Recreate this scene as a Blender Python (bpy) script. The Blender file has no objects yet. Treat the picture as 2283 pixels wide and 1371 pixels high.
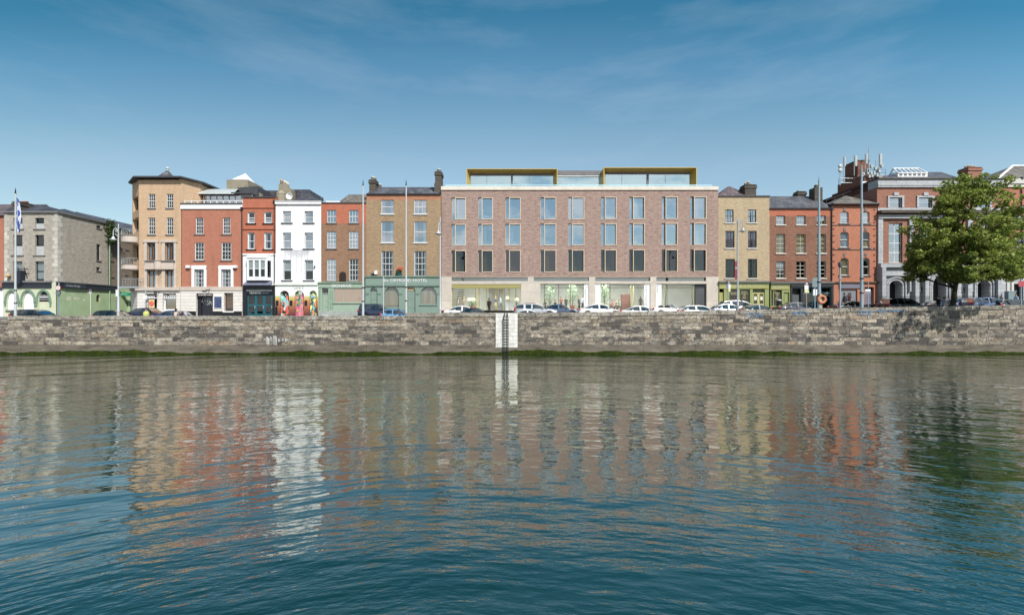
import bpy, bmesh, math, random
import numpy as np
from mathutils import Vector, Matrix
random.seed(7); RNG = np.random.default_rng(11)
S = bpy.context.scene
COL = S.collection
CAMZ = 3.9            # eye height above the river, metres
FL = 1080.0           # focal length in photograph pixels
F = 60.0              # distance of the building line
def X(px, Y=F): return (px - 1141.5) * Y / FL
def Z(py, Y=F): return CAMZ + (700.0 - py) * Y / FL
def road_z(x, y=53.0):
    return float(np.interp(x, [-200, -60, -14, -5, 10, 31, 43, 52, 70, 200], [3.0, 3.05, 3.15, 3.33, 3.53, 3.75, 3.97, 4.07, 4.15, 4.3])) + (y - 53) * 0.06
# ---------------------------------------------------------------- colours and materials
def lin(c):
    c = c / 255.0
    return c / 12.92 if c <= 0.04045 else ((c + 0.055) / 1.055) ** 2.4
def C(r, g, b, k=1.0):
    r, g, b = lin(r), lin(g), lin(b); l = .3 * r + .6 * g + .1 * b; w_ = .13
    return tuple((v * (1 - w_) + l * w_) * k for v in (r, g, b)) + (1.0,)
MATS = {}
def new_mat(name):
    m = bpy.data.materials.new(name); m.use_nodes = True
    nt = m.node_tree; nt.nodes.clear()
    out = nt.nodes.new('ShaderNodeOutputMaterial')
    MATS[name] = m
    return m, nt, out
def N(nt, kind, **kw):
    n = nt.nodes.new(kind)
    for k, v in kw.items():
        if k in n.inputs: n.inputs[k].default_value = v
        else: setattr(n, k, v)
    return n
def bsdf(nt, out, rough=0.8, metal=0.0, spec=0.35):
    b = nt.nodes.new('ShaderNodeBsdfPrincipled')
    b.inputs['Roughness'].default_value = rough; b.inputs['Metallic'].default_value = metal
    b.inputs['Specular IOR Level'].default_value = spec
    nt.links.new(b.outputs[0], out.inputs['Surface'])
    return b
def mixc(nt, a, b, fac, mode='MIX'):
    n = nt.nodes.new('ShaderNodeMix'); n.data_type = 'RGBA'; n.blend_type = mode
    for sock, v in ((6, a), (7, b), (0, fac)):
        if hasattr(v, 'links') or isinstance(v, bpy.types.NodeSocket): nt.links.new(v, n.inputs[sock])
        else: n.inputs[sock].default_value = v
    return n.outputs[2]
def ramp(nt, src, p0, p1, c0=(0, 0, 0, 1), c1=(1, 1, 1, 1)):
    r = nt.nodes.new('ShaderNodeValToRGB')
    r.color_ramp.elements[0].position = p0; r.color_ramp.elements[1].position = p1
    r.color_ramp.elements[0].color = c0; r.color_ramp.elements[1].color = c1
    nt.links.new(src, r.inputs[0])
    return r.outputs[0]
def noise(nt, scale, vec=None, detail=4.0, rough=0.6, stretch=None):
    n = nt.nodes.new('ShaderNodeTexNoise'); n.inputs['Scale'].default_value = scale
    n.inputs['Detail'].default_value = detail; n.inputs['Roughness'].default_value = rough
    if vec is None:
        g = nt.nodes.new('ShaderNodeNewGeometry'); vec = g.outputs['Position']
    if stretch:
        mp = nt.nodes.new('ShaderNodeMapping'); mp.inputs['Scale'].default_value = stretch
        nt.links.new(vec, mp.inputs['Vector']); vec = mp.outputs[0]
    nt.links.new(vec, n.inputs['Vector'])
    return n.outputs[0]
def plain(name, col, rough=0.7, metal=0.0, var=0.18, scale=1.3, spec=0.35, stretch=None):
    """painted or rendered surface with faint weathering"""
    if name in MATS: return MATS[name]
    m, nt, out = new_mat(name); b = bsdf(nt, out, rough, metal, spec)
    if var > 0:
        n1 = noise(nt, scale, detail=6, rough=0.65, stretch=stretch)
        f = ramp(nt, n1, 0.3, 0.75)
        d = tuple(c * (1 - var) for c in col[:3]) + (1,)
        l = tuple(min(1, c * (1 + var * 0.6)) for c in col[:3]) + (1,)
        nt.links.new(mixc(nt, d, l, f), b.inputs['Base Color'])
    else:
        b.inputs['Base Color'].default_value = col
    return m
def brick(name, c1, c2, mortar, bw=0.24, bh=0.085, blotch=0.35, dark=None, soot=0.25, big=0.25, wash=.2):
    if name in MATS: return MATS[name]
    def soft(c):
        c = (c[0] * .96, c[1] * 1.03, c[2] * .86) if c[0] > 1.9 * c[1] else (c[0], c[1] * .99, c[2] * .98)
        l = .3 * c[0] + .6 * c[1] + .1 * c[2]; return tuple(min(1, (v * (1 - wash) + l * wash) * 1.14) for v in c[:3]) + (1,)
    c1, c2, mortar = soft(c1), soft(c2), soft(mortar)
    m, nt, out = new_mat(name); b = bsdf(nt, out, 0.88, 0, 0.2)
    uv = nt.nodes.new('ShaderNodeUVMap')
    t = nt.nodes.new('ShaderNodeTexBrick'); nt.links.new(uv.outputs[0], t.inputs['Vector'])
    t.inputs['Scale'].default_value = 1; t.inputs['Brick Width'].default_value = bw; t.inputs['Row Height'].default_value = bh
    t.inputs['Mortar Size'].default_value = bh * 0.11; t.inputs['Mortar Smooth'].default_value = 0.3
    t.inputs['Color1'].default_value = c1; t.inputs['Color2'].default_value = c2; t.inputs['Mortar'].default_value = mortar
    col = t.outputs['Color']
    # larger courses of burnt bricks that read at a distance
    n2 = noise(nt, 1.0, uv.outputs[0], 5, 0.75, (1.6, 6.0, 1))
    dk = dark or tuple(c * 0.45 for c in c1[:3]) + (1,)
    col = mixc(nt, col, dk, mixc(nt, (0, 0, 0, 1), (blotch,) * 3 + (1,), ramp(nt, n2, 0.45, 0.72)))
    n3 = noise(nt, 0.35, uv.outputs[0], 5, 0.6)
    col = mixc(nt, col, tuple(c * 0.55 for c in c1[:3]) + (1,), mixc(nt, (0, 0, 0, 1), (soot,) * 3 + (1,), ramp(nt, n3, 0.42, 0.75)))
    n4 = noise(nt, 4.5, uv.outputs[0], 3, 0.7, (0.8, 2.2, 1))
    col = mixc(nt, col, tuple(min(1, c * 1.7 + .02) for c in c2[:3]) + (1,), mixc(nt, (0, 0, 0, 1), (big,) * 3 + (1,), ramp(nt, n4, 0.5, 0.7)))
    n5 = noise(nt, 1.0, uv.outputs[0], 4, 0.6, (1.6, .16, 1))
    col = mixc(nt, col, tuple(c * 0.5 for c in c1[:3]) + (1,), mixc(nt, (0, 0, 0, 1), (.32,) * 3 + (1,), ramp(nt, n5, 0.5, 0.72)))
    nt.links.new(col, b.inputs['Base Color'])
    bp = nt.nodes.new('ShaderNodeBump'); bp.inputs['Strength'].default_value = 0.4; bp.inputs['Distance'].default_value = 0.02
    nt.links.new(t.outputs['Fac'], bp.inputs['Height']); bp.invert = True
    nt.links.new(bp.outputs[0], b.inputs['Normal'])
    return m
def slate(name, col):
    if name in MATS: return MATS[name]
    m, nt, out = new_mat(name); b = bsdf(nt, out, 0.55, 0, 0.4)
    uv = nt.nodes.new('ShaderNodeUVMap')
    t = nt.nodes.new('ShaderNodeTexBrick'); nt.links.new(uv.outputs[0], t.inputs['Vector'])
    t.inputs['Scale'].default_value = 1; t.inputs['Brick Width'].default_value = 0.5; t.inputs['Row Height'].default_value = 0.35
    t.inputs['Mortar Size'].default_value = 0.02
    t.inputs['Color1'].default_value = tuple(c * 1.35 for c in col[:3]) + (1,); t.inputs['Color2'].default_value = tuple(c * 0.65 for c in col[:3]) + (1,)
    t.inputs['Mortar'].default_value = tuple(c * 0.3 for c in col[:3]) + (1,)
    n2 = noise(nt, 1.2, uv.outputs[0], 5, 0.7)
    c2 = mixc(nt, t.outputs['Color'], (0.24, 0.23, 0.17, 1), mixc(nt, (0, 0, 0, 1), (0.5,) * 3 + (1,), ramp(nt, n2, 0.5, 0.8)))
    nt.links.new(c2, b.inputs['Base Color'])
    return m
def ashlar(name, col, bw=1.2, bh=0.4, joint=0.4, var=0.2):
    if name in MATS: return MATS[name]
    m, nt, out = new_mat(name); b = bsdf(nt, out, 0.8, 0, 0.25)
    uv = nt.nodes.new('ShaderNodeUVMap')
    t = nt.nodes.new('ShaderNodeTexBrick'); nt.links.new(uv.outputs[0], t.inputs['Vector'])
    t.inputs['Scale'].default_value = 1; t.inputs['Brick Width'].default_value = bw; t.inputs['Row Height'].default_value = bh
    t.inputs['Mortar Size'].default_value = 0.018
    t.inputs['Color1'].default_value = tuple(min(1, c * (1 + var * .4)) for c in col[:3]) + (1,); t.inputs['Color2'].default_value = tuple(c * (1 - var) for c in col[:3]) + (1,)
    t.inputs['Mortar'].default_value = tuple(c * joint for c in col[:3]) + (1,)
    n2 = noise(nt, 1.5, None, 6, 0.7)
    c2 = mixc(nt, t.outputs['Color'], tuple(c * 0.55 for c in col[:3]) + (1,), mixc(nt, (0, 0, 0, 1), (0.45,) * 3 + (1,), ramp(nt, n2, 0.45, 0.75)))
    nt.links.new(c2, b.inputs['Base Color'])
    bp = nt.nodes.new('ShaderNodeBump'); bp.inputs['Strength'].default_value = 0.5; bp.inputs['Distance'].default_value = 0.03; bp.invert = True
    nt.links.new(t.outputs['Fac'], bp.inputs['Height']); nt.links.new(bp.outputs[0], b.inputs['Normal'])
    return m
def glass(name, base=0.18, k=0.6, tint=(0.85, 0.92, 0.95, 1), gl=(0.9, 0.95, 1, 1), wav=0.004):
    if name in MATS: return MATS[name]
    m, nt, out = new_mat(name)
    tr = N(nt, 'ShaderNodeBsdfTransparent', Color=tint); g = N(nt, 'ShaderNodeBsdfGlossy', Color=gl, Roughness=0.015)
    lw = N(nt, 'ShaderNodeLayerWeight', Blend=0.35)
    ml = N(nt, 'ShaderNodeMath', operation='MULTIPLY_ADD'); nt.links.new(lw.outputs['Fresnel'], ml.inputs[0]); ml.inputs[1].default_value = k; ml.inputs[2].default_value = base
    ml.use_clamp = True
    mx = N(nt, 'ShaderNodeMixShader'); nt.links.new(ml.outputs[0], mx.inputs[0]); nt.links.new(tr.outputs[0], mx.inputs[1]); nt.links.new(g.outputs[0], mx.inputs[2])
    bp = N(nt, 'ShaderNodeBump', Strength=0.15, Distance=wav); nt.links.new(noise(nt, 1.1, None, 1, 0.4), bp.inputs['Height']); nt.links.new(bp.outputs[0], g.inputs['Normal'])
    nt.links.new(mx.outputs[0], out.inputs['Surface'])
    return m
def emit(name, col, s):
    if name in MATS: return MATS[name]
    m, nt, out = new_mat(name); e = N(nt, 'ShaderNodeEmission', Color=col, Strength=s); nt.links.new(e.outputs[0], out.inputs['Surface'])
    return m
def carpaint(name, col, metal=0.0):
    if name in MATS: return MATS[name]
    m, nt, out = new_mat(name); b = bsdf(nt, out, 0.32, metal, 0.5)
    b.inputs['Base Color'].default_value = col; b.inputs['Coat Weight'].default_value = 0.7; b.inputs['Coat Roughness'].default_value = 0.06
    return m
# ---------------------------------------------------------------- mesh builder
ORIGIN = {}
class Fr:
    """a wall plane: u runs along it, d runs into the wall, z up"""
    def __init__(s, o, u=(1, 0), d=(0, 1)): s.o, s.u, s.d = o, u, d
    def __call__(s, u, z, d=0.0): return (s.o[0] + s.u[0] * u + s.d[0] * d, s.o[1] + s.u[1] * u + s.d[1] * d, z)
FRONT = Fr((0, F))
def front(Y): return Fr((0, Y))
class MB:
    def __init__(s): s.v = []; s.f = []; s.m = []
    def face(s, pts, mi=0):
        i = len(s.v); s.v += [tuple(p) for p in pts]; s.f.append(list(range(i, i + len(pts)))); s.m.append(mi); return s
    def hexa(s, p, mi=0):
        i = len(s.v); s.v += [tuple(q) for q in p]
        for q in ((0, 3, 2, 1), (4, 5, 6, 7), (0, 1, 5, 4), (1, 2, 6, 5), (2, 3, 7, 6), (3, 0, 4, 7)):
            s.f.append([i + k for k in q]); s.m.append(mi)
        return s
    def box(s, x0, x1, y0, y1, z0, z1, mi=0):
        return s.hexa([(x0, y0, z0), (x1, y0, z0), (x1, y1, z0), (x0, y1, z0), (x0, y0, z1), (x1, y0, z1), (x1, y1, z1), (x0, y1, z1)], mi)
    def fbox(s, fr, u0, u1, d0, d1, z0, z1, mi=0):
        return s.hexa([fr(u0, z0, d0), fr(u1, z0, d0), fr(u1, z0, d1), fr(u0, z0, d1), fr(u0, z1, d0), fr(u1, z1, d0), fr(u1, z1, d1), fr(u0, z1, d1)], mi)
    def pbox(s, px0, px1, py0, py1, Y, depth, mi=0):
        return s.box(X(px0, Y), X(px1, Y), Y, Y + depth, Z(py1, Y), Z(py0, Y), mi)
    def extr(s, pts, d0, d1, fr=FRONT, mi=0):
        """a polygon (u, z) given thickness from d0 to d1"""
        n = len(pts); i = len(s.v)
        s.v += [fr(u, z, d0) for u, z in pts] + [fr(u, z, d1) for u, z in pts]
        s.f.append([i + k for k in range(n)]); s.m.append(mi)
        s.f.append([i + n + k for k in reversed(range(n))]); s.m.append(mi)
        for k in range(n):
            j = (k + 1) % n; s.f.append([i + k, i + n + k, i + n + j, i + j]); s.m.append(mi)
        return s
    def plan(s, pts, z0, z1, mi=0, top=None):
        """a plan polygon (x, y) raised from z0 to z1"""
        n = len(pts); i = len(s.v)
        s.v += [(x, y, z0) for x, y in pts] + [(x, y, z1) for x, y in pts]
        s.f.append([i + k for k in reversed(range(n))]); s.m.append(mi)
        s.f.append([i + n + k for k in range(n)]); s.m.append(mi if top is None else top)
        for k in range(n):
            j = (k + 1) % n; s.f.append([i + k, i + j, i + n + j, i + n + k]); s.m.append(mi)
        return s
    def tube(s, a, b, r0, r1=None, n=8, mi=0, caps=True):
        a = Vector(a); b = Vector(b); r1 = r0 if r1 is None else r1
        w = (b - a).normalized(); t = Vector((1, 0, 0)) if abs(w.x) < 0.8 else Vector((0, 1, 0))
        p = w.cross(t).normalized(); q = w.cross(p); i = len(s.v)
        for c, r in ((a, r0), (b, r1)):
            for k in range(n):
                th = 2 * math.pi * k / n; s.v.append(tuple(c + p * (r * math.cos(th)) + q * (r * math.sin(th))))
        for k in range(n):
            j = (k + 1) % n; s.f.append([i + k, i + j, i + n + j, i + n + k]); s.m.append(mi)
        if caps:
            s.f.append([i + k for k in reversed(range(n))]); s.m.append(mi); s.f.append([i + n + k for k in range(n)]); s.m.append(mi)
        return s
    def path(s, pts, r, n=6, mi=0):
        for a, b in zip(pts, pts[1:]): s.tube(a, b, r, r, n, mi)
        return s
    def lathe(s, c, prof, n=12, mi=0, axis='z'):
        i = len(s.v); m = len(prof)
        for r, h in prof:
            for k in range(n):
                th = 2 * math.pi * k / n; u, v = r * math.cos(th), r * math.sin(th)
                s.v.append((c[0] + u, c[1] + v, c[2] + h) if axis == 'z' else ((c[0] + u, c[1] + h, c[2] + v) if axis == 'y' else (c[0] + h, c[1] + u, c[2] + v)))
        for a in range(m - 1):
            for k in range(n):
                j = (k + 1) % n; s.f.append([i + a * n + k, i + a * n + j, i + (a + 1) * n + j, i + (a + 1) * n + k]); s.m.append(mi)
        s.f.append([i + k for k in reversed(range(n))]); s.m.append(mi); s.f.append([i + (m - 1) * n + k for k in range(n)]); s.m.append(mi)
        return s
    def ball(s, c, r, n=10, mi=0, sq=(1, 1, 1)):
        prof = [(max(1e-4, r * math.sin(math.pi * k / 6)) , -r * math.cos(math.pi * k / 6)) for k in range(7)]
        j = len(s.v); s.lathe((0, 0, 0), prof, n, mi)
        for k in range(j, len(s.v)): s.v[k] = tuple(c[a] + s.v[k][a] * sq[a] for a in range(3))
        return s
    def build(s, name, mats, parent=None, smooth=False, uv=True):
        if not isinstance(mats, (list, tuple)): mats = [mats]
        o = ORIGIN.get(parent.name, (0, 0, 0)) if parent else (0, 0, 0)
        V = np.array(s.v, dtype=np.float64) - np.array(o)
        me = bpy.data.meshes.new(name)
        me.from_pydata(V.tolist(), [], s.f)
        for m in mats: me.materials.append(m)
        me.polygons.foreach_set('material_index', s.m)
        if smooth: me.polygons.foreach_set('use_smooth', [True] * len(s.f))
        me.update()
        if uv: box_uv(me, np.array(o))
        ob = bpy.data.objects.new(name, me); COL.objects.link(ob)
        if parent: ob.parent = parent; ORIGIN[ob.name] = o
        return ob
def box_uv(me, o):
    me.uv_layers.new(name='UVMap')
    npoly = len(me.polygons)
    nrm = np.empty(npoly * 3); me.polygons.foreach_get('normal', nrm); nrm = np.abs(nrm.reshape(-1, 3))
    tot = np.empty(npoly, dtype=np.int32); me.polygons.foreach_get('loop_total', tot)
    li = np.empty(len(me.loops), dtype=np.int32); me.loops.foreach_get('vertex_index', li)
    co = np.empty(len(me.vertices) * 3); me.vertices.foreach_get('co', co); co = co.reshape(-1, 3) + o
    pn = np.repeat(nrm, tot, axis=0); p = co[li]
    u = np.where(pn[:, 0] > pn[:, 1], p[:, 1], p[:, 0]); v = p[:, 2].copy()
    flat = (pn[:, 2] > pn[:, 0]) & (pn[:, 2] > pn[:, 1]) & (pn[:, 2] > 0.92)
    u = np.where(flat, p[:, 0], u); v = np.where(flat, p[:, 1], v)
    uv = np.stack([u, v], 1).astype(np.float32).ravel()
    me.uv_layers[0].data.foreach_set('uv', uv)
def tag(o, label=None, cat=None, group=None, kind=None):
    if label: o['label'] = label
    if cat: o['category'] = cat
    if group: o['group'] = group
    if kind: o['kind'] = kind
    return o
def thing(name, label, cat, loc, group=None):
    o = bpy.data.objects.new(name, None); COL.objects.link(o)
    o.location = loc; o.empty_display_size = 0.2; ORIGIN[o.name] = tuple(loc)
    return tag(o, label, cat, group)
def lettering(txt, box, Y, mat, parent, fr=None, name='lettering', ext=0.02, font_shear=0.0):
    """words fitted into box = (u0, u1, z0, z1) on a wall plane"""
    cu = bpy.data.curves.new('t', 'FONT'); cu.body = txt; cu.extrude = 0.0; cu.shear = font_shear; cu.space_line = 0.85
    if '\n' in txt: cu.align_x = 'CENTER'
    ob = bpy.data.objects.new('t', cu); COL.objects.link(ob)
    bpy.context.view_layer.update()
    me = bpy.data.meshes.new_from_object(ob.evaluated_get(bpy.context.evaluated_depsgraph_get()))
    bpy.data.objects.remove(ob)
    co = np.array([v.co[:2] for v in me.vertices]); lo, hi = co.min(0), co.max(0)
    fr = fr or front(Y); mb = MB()
    u0, u1, z0, z1 = box
    co = (co - lo) / (hi - lo)
    pts = [fr(u0 + a * (u1 - u0), z0 + b * (z1 - z0), -ext) for a, b in co]
    mb.v = pts; mb.f = [list(p.vertices) for p in me.polygons]; mb.m = [0] * len(mb.f)
    bpy.data.meshes.remove(me)
    return mb.build(name, mat, parent)
# ---------------------------------------------------------------- walls with openings
def arc_pts(u0, u1, z1, rise, n=10):
    """points along an arch head from (u0, z1 - rise) over the crown to (u1, z1 - rise)"""
    c = (u0 + u1) / 2; a = (u1 - u0) / 2
    return [(c - a * math.cos(math.pi * k / n), z1 - rise + rise * math.sin(math.pi * k / n)) for k in range(n + 1)]
def panel(mb, fr, u0, u1, z0, z1, ops, depth=0.2, mi=0, bands=(), mr=None):
    """wall sheet with openings (u0, u1, z0, z1, arch rise) and their reveals; bands = (z0, z1, material index)"""
    mr = mi if mr is None else mr
    us = sorted({u0, u1, *[min(max(v, u0), u1) for o in ops for v in o[:2]]}); zs = sorted({z0, z1, *[min(max(v, z0), z1) for o in ops for v in o[2:4]], *[min(max(v, z0), z1) for b in bands for v in b[:2]]})
    for a, b in zip(us, us[1:]):
        for c, d in zip(zs, zs[1:]):
            uc, zc = (a + b) / 2, (c + d) / 2
            if any(o[0] < uc < o[1] and o[2] < zc < o[3] for o in ops): continue
            m = mi
            for q in bands:
                if q[0] < zc < q[1]: m = q[2]
            mb.face([fr(a, c), fr(b, c), fr(b, d), fr(a, d)], m)
    for o in ops:
        a, b, c, d = o[:4]; r = o[4] if len(o) > 4 else 0
        m = mi
        for q in bands:
            if q[0] < d - .05 < q[1]: m = q[2]
        zt = d - r
        if r:
            pts = arc_pts(a, b, d, r)
            for p, q in zip(pts, pts[1:]):
                mb.face([fr(*p), fr(*q), fr(q[0], d), fr(p[0], d)], m)
                mb.face([fr(*p), fr(p[0], p[1], depth), fr(q[0], q[1], depth), fr(*q)], mr)
        else:
            mb.face([fr(a, d), fr(a, d, depth), fr(b, d, depth), fr(b, d)], mr)
        mb.face([fr(a, c), fr(b, c), fr(b, c, depth), fr(a, c, depth)], mr)
        mb.face([fr(a, c), fr(a, c, depth), fr(a, zt, depth), fr(a, zt)], mr)
        mb.face([fr(b, c), fr(b, zt), fr(b, zt, depth), fr(b, c, depth)], mr)
def curtain_mesh(mb, fr, u0, u1, z0, z1, d, folds=5, amp=0.03):
    n = folds * 4; us = np.linspace(u0, u1, n + 1)
    for k in range(n):
        da, db = d + amp * math.sin(k * math.pi / 2), d + amp * math.sin((k + 1) * math.pi / 2)
        mb.face([fr(us[k], z0, da), fr(us[k + 1], z0, db), fr(us[k + 1], z1, db), fr(us[k], z1, da)])
def window(b, fr, u0, u1, z0, z1, frame, gl, cols=2, rows=2, bar=0.04, fw=0.07, recess=0.14, sill=None, sill_h=0.13, over=0.1, cover=None, cov_mat=None, cov_h=0.5, arch=0, meet=True, sill_out=0.1):
    mb = MB(); d = recess; t = 0.06
    zt = z1 - arch
    mb.fbox(fr, u0, u0 + fw, d, d + t, z0, zt); mb.fbox(fr, u1 - fw, u1, d, d + t, z0, zt)
    mb.fbox(fr, u0 + fw, u1 - fw, d, d + t, z0, z0 + fw * 1.2)
    if arch:
        pts = arc_pts(u0, u1, z1, arch); pin = arc_pts(u0 + fw, u1 - fw, z1 - fw, arch - fw * .4)
        for k in range(len(pts) - 1): mb.extr([pts[k], pts[k + 1], pin[k + 1], pin[k]], d, d + t, fr)
    else:
        mb.fbox(fr, u0 + fw, u1 - fw, d, d + t, z1 - fw, z1)
    if meet and rows > 1:
        zm = (z0 + z1) / 2; mb.fbox(fr, u0 + fw, u1 - fw, d - 0.01, d + t - .01, zm - 0.04, zm + 0.04)
    for k in range(1, cols):
        u = u0 + fw + (u1 - u0 - 2 * fw) * k / cols; mb.fbox(fr, u - bar / 2, u + bar / 2, d + 0.008, d + t - 0.008, z0 + fw * 1.2, z1 - fw - (arch * 0.15))
    for k in range(1, rows):
        if meet and k * 2 == rows: continue
        z = z0 + fw + (z1 - z0 - 2 * fw) * k / rows; mb.fbox(fr, u0 + fw, u1 - fw, d + 0.012, d + t - 0.012, z - bar / 2, z + bar / 2)
    w = mb.build('window', frame, b)
    p = MB(); dp = d + 0.035
    if arch: p.face([fr(u0, z0, dp), fr(u1, z0, dp)] + [fr(u, z, dp) for u, z in reversed(arc_pts(u0, u1, z1, arch))])
    else: p.face([fr(u0, z0, dp), fr(u1, z0, dp), fr(u1, z1, dp), fr(u0, z1, dp)])
    p.build('pane', gl, w)
    if sill:
        MB().fbox(fr, u0 - over, u1 + over, -sill_out, recess, z0 - sill_h, z0 - 0.002).build('sill', sill, w)
    if cover:
        c = MB(); dd = d + 0.08
        if cover == 'blind': c.fbox(fr, u0 + .02, u1 - .02, dd, dd + .02, z0 + (z1 - z0) * (1 - cov_h), z1)
        elif cover == 'full': curtain_mesh(c, fr, u0, u1, z0, z1, dd, 6)
        elif cover == 'low':
            if cov_mat is M_BOARD: dd = d - .035
            c.fbox(fr, u0 + .02, u1 - .02, dd, dd + .02, z0, z0 + (z1 - z0) * cov_h)
        else:
            wd = (u1 - u0) * cov_h * 0.5
            curtain_mesh(c, fr, u0, u0 + wd, z0, z1, dd, 3); curtain_mesh(c, fr, u1 - wd, u1, z0, z1, dd, 3)
        c.build('blind' if cover in ('blind', 'low') else 'curtain', cov_mat, w)
    return w
def door(b, fr, u0, u1, z0, z1, mat, recess=0.15, cols=2, rows=3, knob=None, name='door'):
    mb = MB(); d = recess
    mb.fbox(fr, u0, u1, d, d + 0.06, z0, z1)
    m = 0.12; pw = (u1 - u0 - m * (cols + 1)) / cols; ph = (z1 - z0 - m * (rows + 1)) / rows
    for i in range(cols):
        for j in range(rows):
            a = u0 + m + i * (pw + m); c = z0 + m + j * (ph + m)
            mb.fbox(fr, a, a + pw, d - 0.03, d - 0.002, c, c + ph)
    o = mb.build(name, mat, b)
    if knob:
        k = MB(); k.ball(fr(u1 - 0.1, z0 + 1.05, d - 0.06), 0.05); k.build('handle', knob, o)
    return o
def hip_roof(b, x0, x1, y0, y1, ze, rx0, rx1, ry, zr, mat, name='roof', over=0.0):
    mb = MB(); x0 -= over; x1 += over; y0 -= over
    A, B_, Cc, D = (x0, y0, ze), (x1, y0, ze), (x1, y1, ze), (x0, y1, ze); R0, R1 = (rx0, ry, zr), (rx1, ry, zr)
    mb.face([A, B_, R1, R0]); mb.face([B_, Cc, R1]); mb.face([Cc, D, R0, R1]); mb.face([D, A, R0]); mb.face([A, D, Cc, B_])
    return mb.build(name, mat, b)
def chimney(b, px0, px1, py0, py1, Y, depth, mat, pots=(), pot_mat=None, cap=True):
    mb = MB(); mb.pbox(px0, px1, py0, py1, Y, depth)
    if cap:
        w = X(px1, Y) - X(px0, Y)
        z = Z(py0, Y); mb.box(X(px0, Y) - .09, X(px1, Y) + .09, Y - .09, Y + depth + .09, z - .38, z - .1); mb.box(X(px0, Y) - .05, X(px1, Y) + .05, Y - .05, Y + depth + .05, z + .003, z + .08)
    o = mb.build('chimney', mat, b)
    for px, py, r in pots:
        p = MB(); z0 = Z(py0, Y) + (.08 if cap else 0); h = Z(py, Y) - z0
        p.lathe((X(px, Y), Y + depth / 2, z0), [(r, 0), (r * .8, h * .75), (r * 1.05, h * .78), (r * 1.05, h * .92), (r * .75, h)], 10)
        p.build('chimney_pot', pot_mat, o, True)
    return o
def shell(mb, x0, x1, y0, y1, z0, z1, mi=0):
    """sides, back and lid of a building whose front is a panel"""
    mb.face([(x0, y0, z0), (x0, y1, z0), (x0, y1, z1), (x0, y0, z1)], mi); mb.face([(x1, y0, z0), (x1, y0, z1), (x1, y1, z1), (x1, y1, z0)], mi)
    mb.face([(x0, y1, z0), (x1, y1, z0), (x1, y1, z1), (x0, y1, z1)], mi); mb.face([(x0, y0, z1), (x1, y0, z1), (x1, y1, z1), (x0, y1, z1)], mi)
def rooms(b, x0, x1, y0, y1, floors, mat, name='interior'):
    """storey floors and a back wall behind the windows"""
    mb = MB(); e = 0.05
    mb.face([(x0 + e, y1, floors[0]), (x1 - e, y1, floors[0]), (x1 - e, y1, floors[-1]), (x0 + e, y1, floors[-1])])
    for z in floors: mb.box(x0 + e, x1 - e, y0, y1 - .01, z - .1, z)
    mb.box(x0 + e, x0 + 2 * e, y0, y1 - .01, floors[0], floors[-1]); mb.box(x1 - 2 * e, x1 - e, y0, y1 - .01, floors[0], floors[-1])
    n = max(1, round((x1 - x0) / 4.2))
    for k in range(1, n): u = x0 + (x1 - x0) * k / n; mb.box(u - .05, u + .05, y0 + .25, y1 - .01, floors[0], floors[-1] - .1)
    return mb.build(name, mat, b)
# ---------------------------------------------------------------- camera, sky, sun
cam = bpy.data.cameras.new('camera'); co_ = bpy.data.objects.new('camera', cam); COL.objects.link(co_)
co_.location = (0, 0, CAMZ); co_.rotation_euler = (math.radians(90), 0, 0)
cam.sensor_width = 36; cam.lens = 36 * FL / 2283; cam.shift_y = 14.5 / 2283; cam.clip_end = 8000; cam.clip_start = 0.05
S.camera = co_
SUN_EL, SUN_AZ = math.radians(46), math.radians(33)      # azimuth measured from due south towards the east
w = bpy.data.worlds.new('World'); S.world = w; w.use_nodes = True
nt = w.node_tree; bg = nt.nodes['Background']
sky = nt.nodes.new('ShaderNodeTexSky'); sky.sky_type = 'NISHITA'; sky.sun_disc = False
sky.sun_elevation = SUN_EL; sky.sun_rotation = math.pi - SUN_AZ; sky.altitude = 0; sky.air_density = 1.0; sky.dust_density = 0.35; sky.ozone_density = 1.6
hs = N(nt, 'ShaderNodeHueSaturation', Hue=0.487, Saturation=1.0, Value=1.0); nt.links.new(sky.outputs[0], hs.inputs['Color'])
# thin high cirrus
tc = nt.nodes.new('ShaderNodeTexCoord')
cl = noise(nt, 2.2, tc.outputs['Generated'], 7, 0.62, (1.0, 1.0, 4.5))
cf = ramp(nt, cl, 0.5, 0.85, (0, 0, 0, 1), (0.26, 0.26, 0.26, 1))
# paler towards the horizon, deep teal blue overhead
sz = N(nt, 'ShaderNodeSeparateXYZ'); nt.links.new(tc.outputs['Generated'], sz.inputs[0])
gr = nt.nodes.new('ShaderNodeValToRGB'); el_ = gr.color_ramp.elements
el_[0].position = 0.0; el_[0].color = (.60, .55, .515, 1); el_[1].position = 1.0; el_[1].color = (.15, .40, .46, 1)
for p_, c_ in ((.315, (.64, .605, .555)), (.37, (.575, .60, .55)), (.51, (.36, .53, .55)), (.63, (.17, .43, .475))): e_ = el_.new(p_); e_.color = (*c_, 1)
ab = N(nt, 'ShaderNodeMath', operation='ABSOLUTE'); nt.links.new(sz.outputs[1], ab.inputs[0]); mxx = N(nt, 'ShaderNodeMath', operation='MAXIMUM'); nt.links.new(ab.outputs[0], mxx.inputs[0]); mxx.inputs[1].default_value = .3
dv = N(nt, 'ShaderNodeMath', operation='DIVIDE'); nt.links.new(sz.outputs[2], dv.inputs[0]); nt.links.new(mxx.outputs[0], dv.inputs[1]); nt.links.new(dv.outputs[0], gr.inputs[0])
tint = mixc(nt, hs.outputs[0], gr.outputs[0], 1.0, 'MULTIPLY')
dbl = N(nt, 'ShaderNodeVectorMath', operation='SCALE'); dbl.inputs['Scale'].default_value = 2.05; nt.links.new(tint, dbl.inputs[0])
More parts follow.
